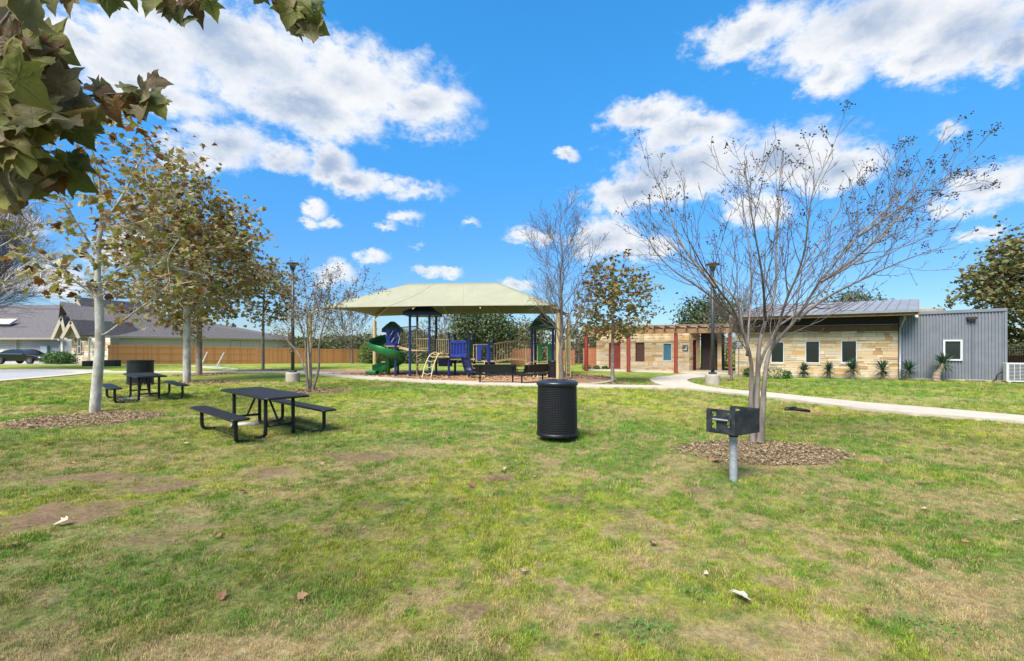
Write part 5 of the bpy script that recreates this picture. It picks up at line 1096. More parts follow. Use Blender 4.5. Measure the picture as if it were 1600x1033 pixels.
for a, b in (((-.75,.3,.25),(-.35,.4,1.25)), ((.35,.3,.2),(.85,.35,1.2))): m = MB(); m.beam(a, b, .10, .05); m.build('post', white, SL)
# broken pavement edge: black pipe, loose soil, grate stone
PI = thing('drain_pipe', G(1243, 641.5), 'broken black drain pipe lying in the washed-out hole beside the pavement', 'pipe'); m = MB(); m.tube([(-.28,-.05,.02),(-.1,.05,.03),(.12,0,.02),(.3,-.12,.0)], [.045,.04,.045,.03], 10); m.build('pipe', gloss, PI, smooth=True); m = MB(); m.beam((-.2,.05,.06),(.05,.1,.08), .12, .02); m.build('flap', gloss, PI)
for (x, y, s_) in ((1195, 0, 0),): pass
# ================================================================== TREES
def colonize(P0, par0, A, step, infl, kill, iters=120, trop=(0, 0, .0), rng=None, jit=.15, grow_from=0):
    """space colonisation: returns node positions and parents"""
    P = [np.array(p, float) for p in P0]; par = list(par0); A = np.array(A, float); alive = np.ones(len(A), bool)
    PA = np.array(P); nd = np.full(len(A), 1e9); ni = np.zeros(len(A), int); trop = np.array(trop)
    def upd(start):
        new = np.array(P[start:]); 
        if len(new) == 0: return
        d = np.linalg.norm(A[:, None, :]-new[None, :, :], axis=2); j = d.argmin(1); m = d[np.arange(len(A)), j]; k = m < nd; nd[k] = m[k]; ni[k] = j[k]+start
    if grow_from:
        P_s = P[:grow_from]; 
    new = np.array(P[grow_from:]); d = np.linalg.norm(A[:, None, :]-new[None, :, :], axis=2); j = d.argmin(1); nd = d[np.arange(len(A)), j]; ni = j+grow_from
    kids_ = {}
    for it in range(iters):
        alive &= nd > kill; sel = alive & (nd < infl)
        if not sel.any(): break
        idx = ni[sel]; dirs = A[sel]-np.array(P)[idx]; dirs /= np.linalg.norm(dirs, axis=1)[:, None]+1e-9
        st = len(P); 
        for n in np.unique(idx):
            dn = dirs[idx == n]; sd_ = dn[rng.integers(len(dn))]; v = dn[dn@sd_ > .55].sum(0); l = np.linalg.norm(v)
            if l < 1e-3: continue
            v = v/l+trop+rng.normal(0, jit, 3); v /= np.linalg.norm(v); q = P[n]+v*step
            ks = kids_.get(n, [])
            if any(np.linalg.norm(q-P[k]) < step*.45 for k in ks):
                who = np.where(sel)[0][idx == n]; w_ = rng.choice(who); v = A[w_]-P[n]; v = v/(np.linalg.norm(v)+1e-9); q = P[n]+v*step
                if len(ks) > 4 or any(np.linalg.norm(q-P[k]) < step*.45 for k in ks):
                    if rng.random() < .35 or len(ks) > 4: alive[w_] = False
                    continue
            P.append(q); par.append(int(n)); kids_.setdefault(n, []).append(len(P)-1)
        if len(P) == st: continue
        upd(st)
    return np.array(P), np.array(par)
def radii(P, par, r_tip, R_base):
    n = len(P); cnt = np.zeros(n); ch = [[] for _ in range(n)]
    for i in range(n-1, 0, -1):
        if par[i] >= 0: ch[par[i]].append(i)
    for i in range(n-1, -1, -1):
        if not ch[i]: cnt[i] = 1
        if par[i] >= 0: cnt[par[i]] += cnt[i]
    roots = [i for i in range(n) if par[i] < 0]; tot = max(cnt[i] for i in roots); e = math.log(max(tot, 2))/math.log(R_base/r_tip)
    return r_tip*cnt**(1/e), ch, cnt
def tree_mesh(P, par, r, ch, sides=8, smooth_it=2, minr=0):
    P = P.copy()
    for _ in range(smooth_it):
        Q = P.copy()
        for i in range(len(P)):
            if par[i] >= 0 and len(ch[i]) >= 1:
                m = max(ch[i], key=lambda c: r[c]); Q[i] = .5*P[i]+.25*(P[par[i]]+P[m])
        P = Q
    V = []; Fc = []; off = 0; stack = [(i, [i]) for i in range(len(P)) if par[i] < 0]
    while stack:
        i, chain = stack.pop()
        while ch[i]:
            o = sorted(ch[i], key=lambda c: -r[c])
            for c in o[1:]:
                if r[c] >= minr: stack.append((c, [i, c]))
            i = o[0]; chain.append(i)
        if len(chain) < 2: continue
        pts = P[chain]; rs = r[chain].copy()
        if par[chain[0]] >= 0 or r[chain[0]] > r[chain[1]]*1.4: rs[0] = rs[1] if par[chain[0]] >= 0 or len(ch[chain[0]]) > 1 else rs[0]
        n = sides if rs[0] > .035 else (5 if rs[0] > .012 else 3)
        T = np.gradient(pts, axis=0); T /= np.linalg.norm(T, axis=1)[:, None]+1e-9
        ref = np.array((1., 0, 0)) if abs(T[0][0]) < .8 else np.array((0, 1., 0)); U = ref-T*(T@ref)[:, None]; U /= np.linalg.norm(U, axis=1)[:, None]+1e-9; W = np.cross(T, U)
        a = 2*math.pi*np.arange(n)/n; ring = pts[:, None, :]+rs[:, None, None]*(U[:, None, :]*np.cos(a)[None, :, None]+W[:, None, :]*np.sin(a)[None, :, None])
        V.append(ring.reshape(-1, 3)); k = len(chain); ii = np.arange(k-1)[:, None]*n; jj = np.arange(n)[None, :]; j2 = (jj+1) % n
        Fc.append((np.stack([ii+jj, ii+j2, ii+n+j2, ii+n+jj], -1)+off).reshape(-1, 4)); off += k*n
    return np.concatenate(V), np.concatenate(Fc), P
def rotmats(rng, n, droop=.6, spread=1.):
    """random leaf frames: columns x,y,z; leaves hang a little"""
    a = rng.random(n)*6.283; el = rng.normal(-droop, .5*spread, n); ro = rng.normal(0, .8*spread, n)
    y = np.stack([np.cos(a)*np.cos(el), np.sin(a)*np.cos(el), np.sin(el)], 1); s = np.stack([-np.sin(a), np.cos(a), np.zeros(n)], 1); u = np.cross(s, y)
    x = s*np.cos(ro)[:, None]+u*np.sin(ro)[:, None]; z = np.cross(x, y); return np.stack([x, y, z], 2)
HALF = [(0,0),(.20,-.08),(.50,.08),(.34,.24),(.62,.50),(.31,.50),(.22,.70),(0,1.0)]
def syc_leaf(simple=False, cup=.48, droop=.35, seed=0):
    h = [(0,0),(.48,.08),(.60,.50),(.24,.62),(0,1)] if simple else HALF; rg = np.random.default_rng(seed)
    out = h+[(-x, y) for x, y in h[-2:0:-1]]; f = lambda x, y: cup*abs(x)-droop*y*y+rg.normal(0, .035)
    V = [(0, .38, -.03)]+[(x, y, f(x, y)) for x, y in out]; n = len(out); return np.array(V, float), np.array([(0, 1+i, 1+(i+1) % n) for i in range(n)])
OAK_LEAF = (np.array([(0,0,0),(.28,.5,.06),(0,1,-.1),(-.28,.5,.06)], float), np.array([(0,1,2),(0,2,3)]))
def scatter(name, pts, size, tmpl, m, parent, rng, droop=.6, var=.45, tints=None, spread=1., kind='stuff', name_lab=None):
    V0, F0 = tmpl; n = len(pts); Rm = rotmats(rng, n, droop, spread); s = size*(1-var+2*var*rng.random(n))
    V = np.einsum('nij,kj->nki', Rm, V0)*s[:, None, None]+pts[:, None, :]; Fc = F0[None]+(np.arange(n)*len(V0))[:, None, None]
    t = rng.random(n) if tints is None else tints
    o = nobj(name, V.reshape(-1, 3), Fc.reshape(-1, F0.shape[1]), m, parent, attrs={'tint': ('FLOAT', 'POINT', np.repeat(t, len(V0)))}); tag(o, kind=kind); return o
bark_white = mat('pale_sycamore_bark', (.50,.475,.41), (.24,.21,.16), 6, .85, .5, 18, stretch=(1,1,.5), detail=8)
bark_tan = mat('flaking_bark', (.27,.23,.175), (.14,.11,.08), 5, .9, .6, 18)
bark_grey = mat('grey_brown_bark', (.15,.118,.095), (.085,.066,.052), 8, .9, .5, 30)
bark_myrtle = mat('crape_myrtle_bark', (.205,.17,.14), (.085,.066,.052), 7, .75, .25, 14, stretch=(1.5,1.5,.35), detail=7)
bark_twig = mat('brown_twig', (.13,.085,.06), (.20,.14,.10), 9, .85)
syc_stops = [(0,(.06,.035,.016)),(.12,(.19,.07,.022)),(.20,(.31,.12,.028)),(.32,(.31,.21,.058)),(.52,(.27,.235,.042)),(.70,(.165,.185,.030)),(.86,(.33,.27,.10)),(1,(.50,.44,.25))]
def syc_mat(nm, source, **k): return ramp_mat(nm, syc_stops, source, .7, .28, pale=(.27,.23,.14), **k)
syc_attr = syc_mat('sycamore_leaf', 'attr'); syc_obj = syc_mat('sycamore_leaf_single', 'object')
def ellipsoid_pts(rng, n, c, r, shell=.35, bottom=None, noise=0.0):
    v = rng.normal(0, 1, (n*3, 3)); v /= np.linalg.norm(v, axis=1)[:, None]; rad = (shell+(1-shell)*rng.random(n*3))**(1/2.2); p = v*rad[:, None]*np.array(r)
    if noise: 
        q = fbm(v[:, 0]*2+v[:, 2], v[:, 1]*2-v[:, 2]*1.7, 1, 3, int(noise*10)); p *= (.62+.75*q)[:, None]
    p += np.array(c)
    if bottom is not None: p = p[p[:, 2] > bottom]
    return p[:n]
def polyl(pts, step, par0=-1, start=0):
    """resample a polyline into skeleton nodes"""
    out = []; pts = [np.array(p, float) for p in pts]
    for a, b in zip(pts[:-1], pts[1:]):
        k = max(1, int(np.linalg.norm(b-a)/step)); out += [a+(b-a)*i/k for i in range(k)]
    return out+[pts[-1]]
def grow_tree(name, loc, label, stems, attract, R_base, r_tip, step, infl, kill, bark, seed, group=None, trop=(0,0,.05), skip=0, sides=8, cat='tree', iters=120, jit=.15, grow_nodes=None):
    """stems: list of (attach_index or -1, polyline) in local coordinates"""
    rng = np.random.default_rng(seed); T = thing(name, loc, label, cat, group); P = []; par = []; polys = []
    for at_, pl in stems:
        pts = polyl(pl, step); st = len(P)
        base = -1
        if at_ is not None: d = [np.linalg.norm(np.array(p)-pts[0]) for p in P]; base = int(np.argmin(d)); pts = pts[1:]
        for i, p in enumerate(pts): P.append(p); par.append(base if i == 0 else len(P)-2)
    P, par = colonize(P, par, attract, step, infl, kill, iters, trop, rng, jit, skip)
    r, ch, cnt = radii(P, par, r_tip, R_base); r = np.maximum(r*(1-.5*np.clip(P[:, 2]/P[:, 2].max(), 0, 1)*(r > r_tip*2.5)), r_tip); V, Fc, P2 = tree_mesh(P, par, r, ch, sides)
    nobj('trunk', V, Fc, bark, T, smooth=True)
    return T, P2, par, r, ch, cnt, rng
def leaf_sites(P, r, ch, rng, n, rmax, off, wt=None):
    idx = np.where(r < rmax)[0]; w = None
    if wt is not None: w = wt(P[idx]); w = w/w.sum()
    k = rng.choice(idx, n, p=w); return P[k]+rng.normal(0, off, (n, 3))


def ramify(chains, rng, pts, r0, r1, level, spec):
    """adds a limb and its side shoots; spec[level] = (spacing, angle, length factor, rise, wobble, radius factor)"""
    pts = [np.array(p, float) for p in pts]; n = len(pts); rs = np.linspace(0, 1, n)**(.62 if level == 0 else .8)*(r1-r0)+r0; chains.append((np.array(pts), rs, level))
    if level >= len(spec): return
    gap, ang, lf, rise, wob, rf, f0 = spec[level][:7]; seg = np.linalg.norm(np.diff(pts, axis=0), axis=1); cum = np.concatenate([[0], np.cumsum(seg)]); Lt = cum[-1]; d = max(f0*Lt, gap*.6); side = rng.random()*6.28
    while d < Lt*.985:
        i = min(np.searchsorted(cum, d)-1, n-2); i = max(i, 0); t = (d-cum[i])/max(seg[i], 1e-6); p = pts[i]*(1-t)+pts[i+1]*t; T = (pts[i+1]-pts[i])/max(seg[i], 1e-6)
        side += 2.4+rng.normal(0, .5); ref = np.array((0, 0, 1.)) if abs(T[2]) < .9 else np.array((1., 0, 0)); u = np.cross(T, ref); u /= np.linalg.norm(u); w = np.cross(T, u); a = ang*rng.uniform(.65, 1.3)
        v = T*math.cos(a)+(u*math.cos(side)+w*math.sin(side))*math.sin(a); f = d/Lt; l = (lf*Lt*(1.12-.65*f) if lf > 0 else -lf*(1.1-.55*f))*rng.uniform(.6, 1.2); k = max(3, int(l/spec[level][7] if len(spec[level]) > 7 else l/.14)); k = min(k, 14); q = p.copy(); out = [q.copy()]
        for j in range(k): v = v+np.array((0, 0, rise/k))+rng.normal(0, wob, 3); v /= np.linalg.norm(v); q = q+v*l/k; out.append(q.copy())
        rp = rs[i]*rf*rng.uniform(.7, 1.05); rt = max(rp*.35, .0022) ; ramify(chains, rng, out, rp, rt, level+1, spec)
        d += gap*rng.uniform(.6, 1.4)*(1-.35*f)
def chain_mesh(chains, sides=10):
    V = []; Fc = []; off = 0
    for pts, rs, lev in chains:
        n = sides if rs[0] > .035 else (5 if rs[0] > .010 else 3); T = np.gradient(pts, axis=0); T /= np.linalg.norm(T, axis=1)[:, None]+1e-9
        ref = np.array((1., 0, 0)) if abs(T[0][0]) < .8 else np.array((0, 1., 0)); U = ref-T*(T@ref)[:, None]; U /= np.linalg.norm(U, axis=1)[:, None]+1e-9; W = np.cross(T, U); a = 2*math.pi*np.arange(n)/n
        rr = rs[:, None]*np.ones(n)[None, :]
        if lev == 0: rr = rr*(1+.10*np.cos(2*a+1)[None, :]+.05*np.sin(3*a)[None, :])
        ring = pts[:, None, :]+rr[:, :, None]*(U[:, None, :]*np.cos(a)[None, :, None]+W[:, None, :]*np.sin(a)[None, :, None]); V.append(ring.reshape(-1, 3)); k = len(pts); ii = np.arange(k-1)[:, None]*n; jj = np.arange(n)[None, :]; j2 = (jj+1) % n
        Fc.append((np.stack([ii+jj, ii+j2, ii+n+j2, ii+n+jj], -1)+off).reshape(-1, 4)); off += k*n
    return np.concatenate(V), np.concatenate(Fc)
def bare_tree(px, py_base, top, x0, x1, ybot, label, R0, seed, gap=.28, ang=.75, bark=None, Yd=None, leaves=0, lsz=.2, tw=.006, cat='tree'):
    X, Y = G(px, py_base) if Yd is None else XY(px, Yd); rng = np.random.default_rng(seed); T = thing('bare_tree', (X, Y), label, cat); z0g = float(ground_h(X, Y)); H = ZP(top, Y)-z0g; zb = ZP(ybot, Y)-z0g; W = (x1-x0)/2/F*Y
    tr = [(0,0,0)]; n = 12
    for i in range(1, n+1): tr.append((rng.normal(0, .012*H)*(i/n), rng.normal(0, .012*H)*(i/n), H*i/n))
    ch = []; lf = W*1.9; sp = [(gap, ang, -lf, .62, .07, .42, zb/H*.8, H/26), (gap*.9, .6, .55, .35, .10, .6, .15, H/34), (gap*.75, .6, .5, .25, .12, .62, .15, H/34)]
    ramify(ch, rng, tr, R0, .012, 0, sp); ch = [(p, np.maximum(r, tw), l) for p, r, l in ch]; V, Fc = chain_mesh(ch); nobj('trunk', V, Fc, bark or bark_grey, T, smooth=True)
    if leaves: e = np.array([c[0][-1] for c in ch if c[2] >= 2]); k = rng.integers(0, len(e), leaves); scatter('foliage', e[k]+rng.normal(0, .1, (leaves, 3)), lsz, OAK_LEAF, olive, T, rng)
    print('bare tree', len(ch), 'limbs'); return T

# ---- 1. leaning pale sycamore at the left, its larger leaves one by one
S1 = (-10.45, 11.4); 
def rel(px, py, Y=11.4, base=S1): p = P3(px, py, Y); return (p[0]-base[0], p[1]-base[1], p[2])
stems = [(None, [(0,0,0), rel(152, 590), rel(157, 540), rel(155, 480), rel(152, 430), rel(155, 370), rel(158, 310, 11.2), rel(150, 250)]),
  (0, [rel(158, 530), rel(185, 507, 11.1), rel(220, 480, 10.9), rel(255, 458, 10.7), rel(300, 440, 10.6)]),
  (0, [rel(154, 465), rel(125, 445, 11.2), rel(85, 415, 11.0), rel(45, 385, 10.8), rel(5, 352, 10.6)]),
  (0, [rel(152, 440), rel(185, 420, 11.8), rel(225, 400, 12)]), (0, [rel(154, 400), rel(120, 350, 11), rel(85, 290, 10.7), rel(45, 240, 10.5)]),
  (0, [rel(155, 360), rel(190, 310, 11.5), rel(215, 260, 11.6), rel(235, 215, 11.6)]), (0, [rel(150, 450), rel(130, 440, 12), rel(60, 445, 12.3)])]
rng0 = np.random.default_rng(21)
def box_px(rng, n, boxes, Y, dep, base):
    out = []
    for (x0, y0, x1, y1, w) in boxes:
        k = int(n*w); q = np.stack([(rng.uniform(x0, x1)) and 0 for _ in range(0)]) if False else None
        px = rng.uniform(x0, x1, k); py = rng.uniform(y0, y1, k); yy = Y+rng.uniform(-dep, dep, k); out.append(np.stack([(px-CX)/F*Y-base[0], yy-base[1], CH-(py-HY)*Y/F], 1))
    return np.concatenate(out)
att = box_px(rng0, 620, [(100,190,240,300,.22),(20,250,250,360,.22),(-20,340,300,430,.25),(20,410,310,478,.16),(160,180,285,330,.15)], 11.4, 1.9, S1)
T1, P_, par_, r_, ch_, cnt_, rg = grow_tree('sycamore_tree', S1, 'leaning pale barked sycamore with sparse brown leaves in a mulch ring at left', stems, att, .115, .006, .22, 1.6, .30, bark_white, 31, skip=14, group=None, sides=12)
sites = leaf_sites(P_, r_, ch_, rg, 1350, .018, .12)
LEAF_ME = []
for s_ in range(6):
    V0, F0 = syc_leaf(False, .30+.10*s_, .2+.14*(s_ % 3), s_); me = np_mesh('leaf', V0, F0, syc_obj); LEAF_ME.append(me)
Rm = rotmats(rg, 300, .7)
import mathutils
for i in range(300):
    o = bpy.data.objects.new('leaf', LEAF_ME[i % 6]); s_ = .13+.11*rg.random(); M3 = mathutils.Matrix(Rm[i].tolist()).to_4x4()
    o.matrix_basis = mathutils.Matrix.Translation(sites[i]) @ M3 @ mathutils.Matrix.Diagonal((s_, s_, s_, 1)); link(o, T1)
scatter('foliage', sites[300:], .14, syc_leaf(False), syc_attr, T1, rg, .7)
# ---- 2-4. denser sycamores behind
def crown_tree(name, px, py_base, top, x0, x1, ybot, label, R_b, nl, lsz, seed, m=syc_attr, bark=bark_tan, dens=520, tmpl=None, step=.32, shape=(.5, .5), dep=None, off=.18, yc=None, r_tip=.007, group=None, rmax=.03, infl=2.2, droop=.6, lean=0, wt=None, sx=1.):
    X, Y = G(px, py_base); zt, zb = ZP(top, Y), ZP(ybot, Y); xa, xb = (x0-CX)/F*Y-X, (x1-CX)/F*Y-X; rng = np.random.default_rng(seed)
    zc = zb+(zt-zb)*(yc or .45); c = ((xa+xb)/2, 0, zc); rx = (xb-xa)/2; d = dep or rx*.9
    a1 = ellipsoid_pts(rng, dens, c, (rx, d, zt-zc), .25, zc, noise=.3+seed*.1); a2 = ellipsoid_pts(rng, dens//2, c, (rx, d, zc-zb), .25, None, noise=.3+seed*.1); a2 = a2[a2[:, 2] < zc]
    tip = (lean+c[0]*.5, 0, zb+(zt-zb)*.75); stems = [(None, [(0,0,0), (lean*.3, 0, zb*.6), (lean*.6+c[0]*.1, 0, zb+.3*(zt-zb)), tip])]
    ns = int(zb*.75/step)
    T, P, par, r, ch, cnt, rg = grow_tree(name, (X, Y), label, stems, np.concatenate([a1, a2]), R_b, r_tip, step, infl, step*1.3, bark, seed+100, skip=ns, group=group)
    if nl: scatter('foliage', leaf_sites(P, r, ch, rg, nl, rmax, off, wt), lsz, tmpl or syc_leaf(True), m, T, rg, droop)
    return T, P, r, ch, rg
crown_tree('sycamore_tree', 292, 597, 262, 178, 405, 512, 'broad dense sycamore with olive and rusty leaves and a mottled white trunk', .165, 6200, .175, 2, bark=bark_white, dens=620, tmpl=syc_leaf(False), yc=.38, off=.26)
crown_tree('sycamore_tree', 311, 585, 320, 235, 402, 520, 'sycamore standing just behind the broad one, its grey trunk beside the collapsed slats', .17, 4200, .20, 3, bark=bark_tan, dens=420, yc=.4, off=.3)
crown_tree('sycamore_tree', 411, 578, 402, 374, 460, 515, 'slim young sycamore with yellowing leaves in front of the cedar fence', .11, 1250, .20, 4, dens=260, yc=.45, off=.25, bark=bark_tan, m=ramp_mat('yellowing_leaf', [(0,(.16,.08,.03)),(.3,(.26,.19,.06)),(.6,(.20,.20,.055)),(.85,(.13,.16,.04)),(1,(.40,.36,.2))], 'attr', .7, .3))
# ---- crape myrtles
leafm = ramp_mat('myrtle_leaf', [(0,(.09,.045,.02)),(.35,(.17,.085,.035)),(.6,(.13,.12,.035)),(.8,(.22,.17,.05)),(1,(.30,.22,.08))], 'attr', .6, .25)
podm = mat('seed_pod', (.018,.013,.010), (.045,.03,.02), 20, .8)
def px_stems(base, Y, lst):
    out = []
    for k, pl in enumerate(lst): out.append((None if k == 0 or pl[0] == 'g' else 0, [rel(a, b, Y+c, base) for a, b, c in (pl[1:] if pl[0] == 'g' else pl)]))
    return out
C9 = (( 1181-CX)/F*7.75, 7.75)
st9 = px_stems(C9, 7.75, [[(1177,691,0),(1174,640,0),(1174,600,0),(1172,560,-.05),(1150,495,-.2),(1120,450,-.5),(1090,405,-.9),(1062,350,-1.1)],
  ['g',(1184,692,.05),(1182,640,.05),(1184,590,.1),(1186,540,.1),(1196,500,.1),(1210,450,.2),(1213,380,.2),(1218,300,.3),(1228,235,.3)],
  ['g',(1188,691,-.08),(1192,640,-.08),(1196,585,-.08),(1206,545,-.1),(1245,500,-.4),(1283,440,-.7),(1340,370,-1.0),(1400,310,-1.1)],
  ['g',(1181,690,.12),(1180,630,.14),(1188,570,.2),(1215,510,.6),(1240,440,1.0),(1290,360,1.3),(1330,280,1.5)],
  [(1160,520,-.1),(1150,470,.2),(1110,430,.6),(1060,395,.8),(1010,340,.9)], [(1168,556,0),(1170,510,.2),(1175,440,.6),(1165,360,.9),(1150,270,1.0)],
  [(1150,495,-.2),(1100,455,-.2),(1040,415,-.2),(1002,370,-.2)], [(1245,500,-.4),(1290,465,-.2),(1360,430,0),(1420,405,.1),(1478,385,.1)],
  [(1283,440,-.7),(1350,400,-.3),(1420,330,.2),(1500,285,.3)], [(1196,500,.1),(1190,430,-.5),(1175,340,-.9),(1165,255,-1.0)], [(1215,510,.6),(1270,470,1.2),(1330,400,1.7),(1400,330,1.9)], [(1206,545,-.1),(1225,480,-.5),(1255,400,-1.0),(1270,300,-1.3),(1300,235,-1.3)],
  [(1283,440,-.7),(1340,400,-.9),(1400,340,-1.2),(1440,262,-1.4)], [(1120,450,-.5),(1070,390,-.3),(1040,320,.1),(1020,262,.3)], [(1340,370,-1.0),(1400,330,-.6),(1450,300,-.3),(1515,262,-.1)]])
T9 = thing('crape_myrtle', C9, 'nearly bare multi-stemmed crape myrtle with dark seed pods behind the grill', 'tree'); rg9 = np.random.default_rng(42); ch9 = []
R9 = [.056,.060,.058,.048,.030,.028,.027,.035,.029,.027,.029,.027,.025,.025,.025]
for (at_, pl), r0_ in zip(st9, R9):
    sp9 = np.array(smooth_poly([tuple(p) for p in pl], 6, False)); sp9 = sp9+np.cumsum(rg9.normal(0, .006, sp9.shape), 0)*np.linspace(0, 1, len(sp9))[:, None]
    ramify(ch9, rg9, sp9, r0_, .0045, 0, [(.30, .62, -1.75 if r0_ > .04 else -1.35, .50, .07, .60, .36 if r0_ > .04 else .14, .12), (.24, .62, .50, .32, .10, .60, .22, .085), (.22, .6, .36, .25, .13, .7, .35, .06)])
ch9 = [(p, np.maximum(r, .0034), l) for p, r, l in ch9 if l == 0 or p[-1][2] < 5.05+.45*rg9.random()**2]; V, Fc = chain_mesh([c for c in ch9 if c[2] == 0], 12); nobj('trunk', V, Fc, bark_myrtle, T9, smooth=True); V, Fc = chain_mesh([c for c in ch9 if c[2] > 0], 8); nobj('branches', V, Fc, bark_grey, T9, smooth=True); print('myrtle limbs', len(ch9))
e9 = np.array([c[0][-1] for c in ch9 if c[2] >= 1]); e9 = e9[e9[:, 2] > 3.0]; out_ = np.hypot(e9[:, 0], e9[:, 1])*.55+e9[:, 2]; w9 = np.exp((out_-out_.max())*1.1); w9 /= w9.sum()
k = rg9.choice(len(e9), 260, replace=False, p=w9); pods = np.repeat(e9[k], 8, 0)+rg9.normal(0, .032, (260*8, 3))
ico = MB(); ico.lathe([(0,-.5),(.45,-.2),(.45,.25),(0,.5)], 6, cap=False); scatter('seed_pods', pods, .021, (np.array(ico.v), np.array(ico.f)), podm, T9, rg9, 0, .3)
k = rg9.choice(len(e9), 420, p=.5*w9+.5/len(e9)); scatter('foliage', e9[k]+rg9.normal(0, .04, (420, 3)), .050, OAK_LEAF, leafm, T9, rg9, .6)
C5 = G(487, 608.5); Y5 = C5[1]
st5 = px_stems(C5, Y5, [[(481,608,0),(479,570,0),(476,530,0),(462,490,.2),(440,450,.3),(415,425,.3)], ['g',(486,609,.1),(484,560,.1),(480,510,0),(478,460,.2),(470,415,.3)], ['g',(489,608,-.1),(498,575,-.1),(500,530,-.2),(515,490,-.3),(548,460,-.4),(583,445,-.4)],
  ['g',(484,607,.2),(470,560,.4),(448,530,.6),(430,505,.8)], [(500,530,-.2),(510,480,.6),(520,430,.7)], [(484,560,.1),(495,500,.8),(505,440,1.0)]])
T5 = thing('crape_myrtle', C5, 'multi-stemmed crape myrtle with sparse rusty leaves near the dark lamp post', 'tree'); rg5 = np.random.default_rng(44); ch5 = []
for (at_, pl), r0_ in zip(st5, [.060,.055,.060,.045,.028,.026]):
    sp5 = np.array(smooth_poly([tuple(p) for p in pl], 6, False)); ramify(ch5, rg5, sp5, r0_, .008, 0, [(.26, .60, -1.35, .42, .08, .42, .36 if r0_ > .04 else .15, .16), (.24, .62, .5, .25, .11, .62, .2, .12), (.2, .6, .45, .2, .13, .7, .2, .1)])
ch5 = [(p, np.maximum(r, .0045), l) for p, r, l in ch5]; V, Fc = chain_mesh(ch5, 8); nobj('trunk', V, Fc, bark_myrtle, T5, smooth=True)
e5 = np.concatenate([c[0][-3:] for c in ch5 if c[2] >= 1]); k = rg5.integers(0, len(e5), 2600); scatter('foliage', e5[k]+rg5.normal(0, .07, (2600, 3)), .085, OAK_LEAF, leafm, T5, rg5, .4)
# ---- bare tree by the canopy, oak, small bare tree
olive = ramp_mat('olive_far_leaf', [(0,(.07,.06,.035)),(.5,(.13,.13,.055)),(1,(.24,.22,.11))], 'attr', .7, .2)
bare_tree(877, 602, 336, 812, 938, 530, 'tall leafless tree rising between the canopy and the oak', .125, 6, gap=.25, ang=.85)
oak_st = [(0,(.24,.07,.025)),(.2,(.24,.13,.045)),(.42,(.20,.17,.045)),(.7,(.10,.14,.028)),(1,(.26,.22,.09))]
oakm = ramp_mat('red_oak_leaf', oak_st, 'attr', .6, .25)
crown_tree('oak_tree', 957, 597.5, 402, 893, 1034, 530, 'young oak with green and russet leaves in front of the red door', .09, 1900, .14, 7, m=oakm, dens=560, bark=bark_tan, yc=.30, tmpl=syc_leaf(True), step=.24, off=.13, r_tip=.006)
bare_tree(1143, 594, 476, 1092, 1192, 548, 'small leafless tree beside the red post behind the crape myrtle', .06, 8, gap=.22, ang=.85)
crown_tree('sycamore_tree', 1625, 588, 362, 1517, 1730, 545, 'large olive brown sycamore at the right edge behind the corrugated wing', .25, 7500, .20, 9, dens=560, yc=.42, bark=bark_tan, off=.3, tmpl=syc_leaf(False), m=ramp_mat('olive_edge_leaf', [(0,(.05,.04,.018)),(.25,(.15,.11,.04)),(.55,(.12,.135,.035)),(.85,(.17,.17,.05)),(1,(.30,.26,.12))], 'attr', .7, .25))
bare_tree(-70, 580, 375, -190, 45, 520, 'leafless tree reaching in from the left frame edge over the grey house roof', .16, 10, gap=.24, ang=.9, leaves=60)
loak = ramp_mat('live_oak_leaf', [(0,(.030,.045,.018)),(.4,(.05,.075,.028)),(.75,(.085,.115,.042)),(1,(.15,.17,.075))], 'attr', .55, .15)
olive = ramp_mat('olive_far_leaf', [(0,(.07,.06,.035)),(.5,(.13,.13,.055)),(1,(.24,.22,.11))], 'attr', .7, .2)
crown_tree('live_oak', 762, 573, 483, 704, 812, 545, 'dark evergreen live oak behind the playground under the canopy edge', .28, 9000, .24, 12, m=loak, dens=500, bark=bark_grey, yc=.4, tmpl=OAK_LEAF, step=.45, off=.42, infl=3, rmax=.06)
crown_tree('oak_tree', 815, 567, 500, 775, 860, 556, 'looser olive tree right of the dark live oak', .2, 3500, .28, 13, m=olive, dens=360, bark=bark_grey, yc=.4, tmpl=OAK_LEAF, step=.5, off=.45, infl=3, rmax=.06)
crown_tree('live_oak', 1100, 571, 466, 1058, 1150, 525, 'grey green live oak behind the pergola roof', .28, 5000, .26, 14, m=loak, dens=400, bark=bark_grey, yc=.4, tmpl=OAK_LEAF, step=.45, off=.42, infl=3, rmax=.06)
crown_tree('live_oak', 1325, 567, 450, 1262, 1385, 520, 'sparse live oak crown showing above the metal roof', .28, 3500, .28, 15, m=loak, dens=400, bark=bark_grey, yc=.4, tmpl=OAK_LEAF, step=.5, off=.40, infl=3, rmax=.06)
bare_tree(550, 563, 497, 505, 600, 552, 'leafless grey tree beyond the right end of the cedar fence', .2, 16, gap=.5, ang=.9, leaves=300, lsz=.3, tw=.016)
bare_tree(700, 563, 498, 655, 735, 552, 'leafless tree behind the tan climbing hoops', .2, 17, gap=.5, ang=.9, leaves=300, lsz=.3, tw=.016)
crown_tree('bare_tree', 905, 565, 500, 865, 945, 545, 'tangled brown tree behind the canopy right post', .2, 1500, .3, 18, m=olive, dens=380, bark=bark_grey, yc=.45, tmpl=OAK_LEAF, step=.55, r_tip=.016, infl=4)
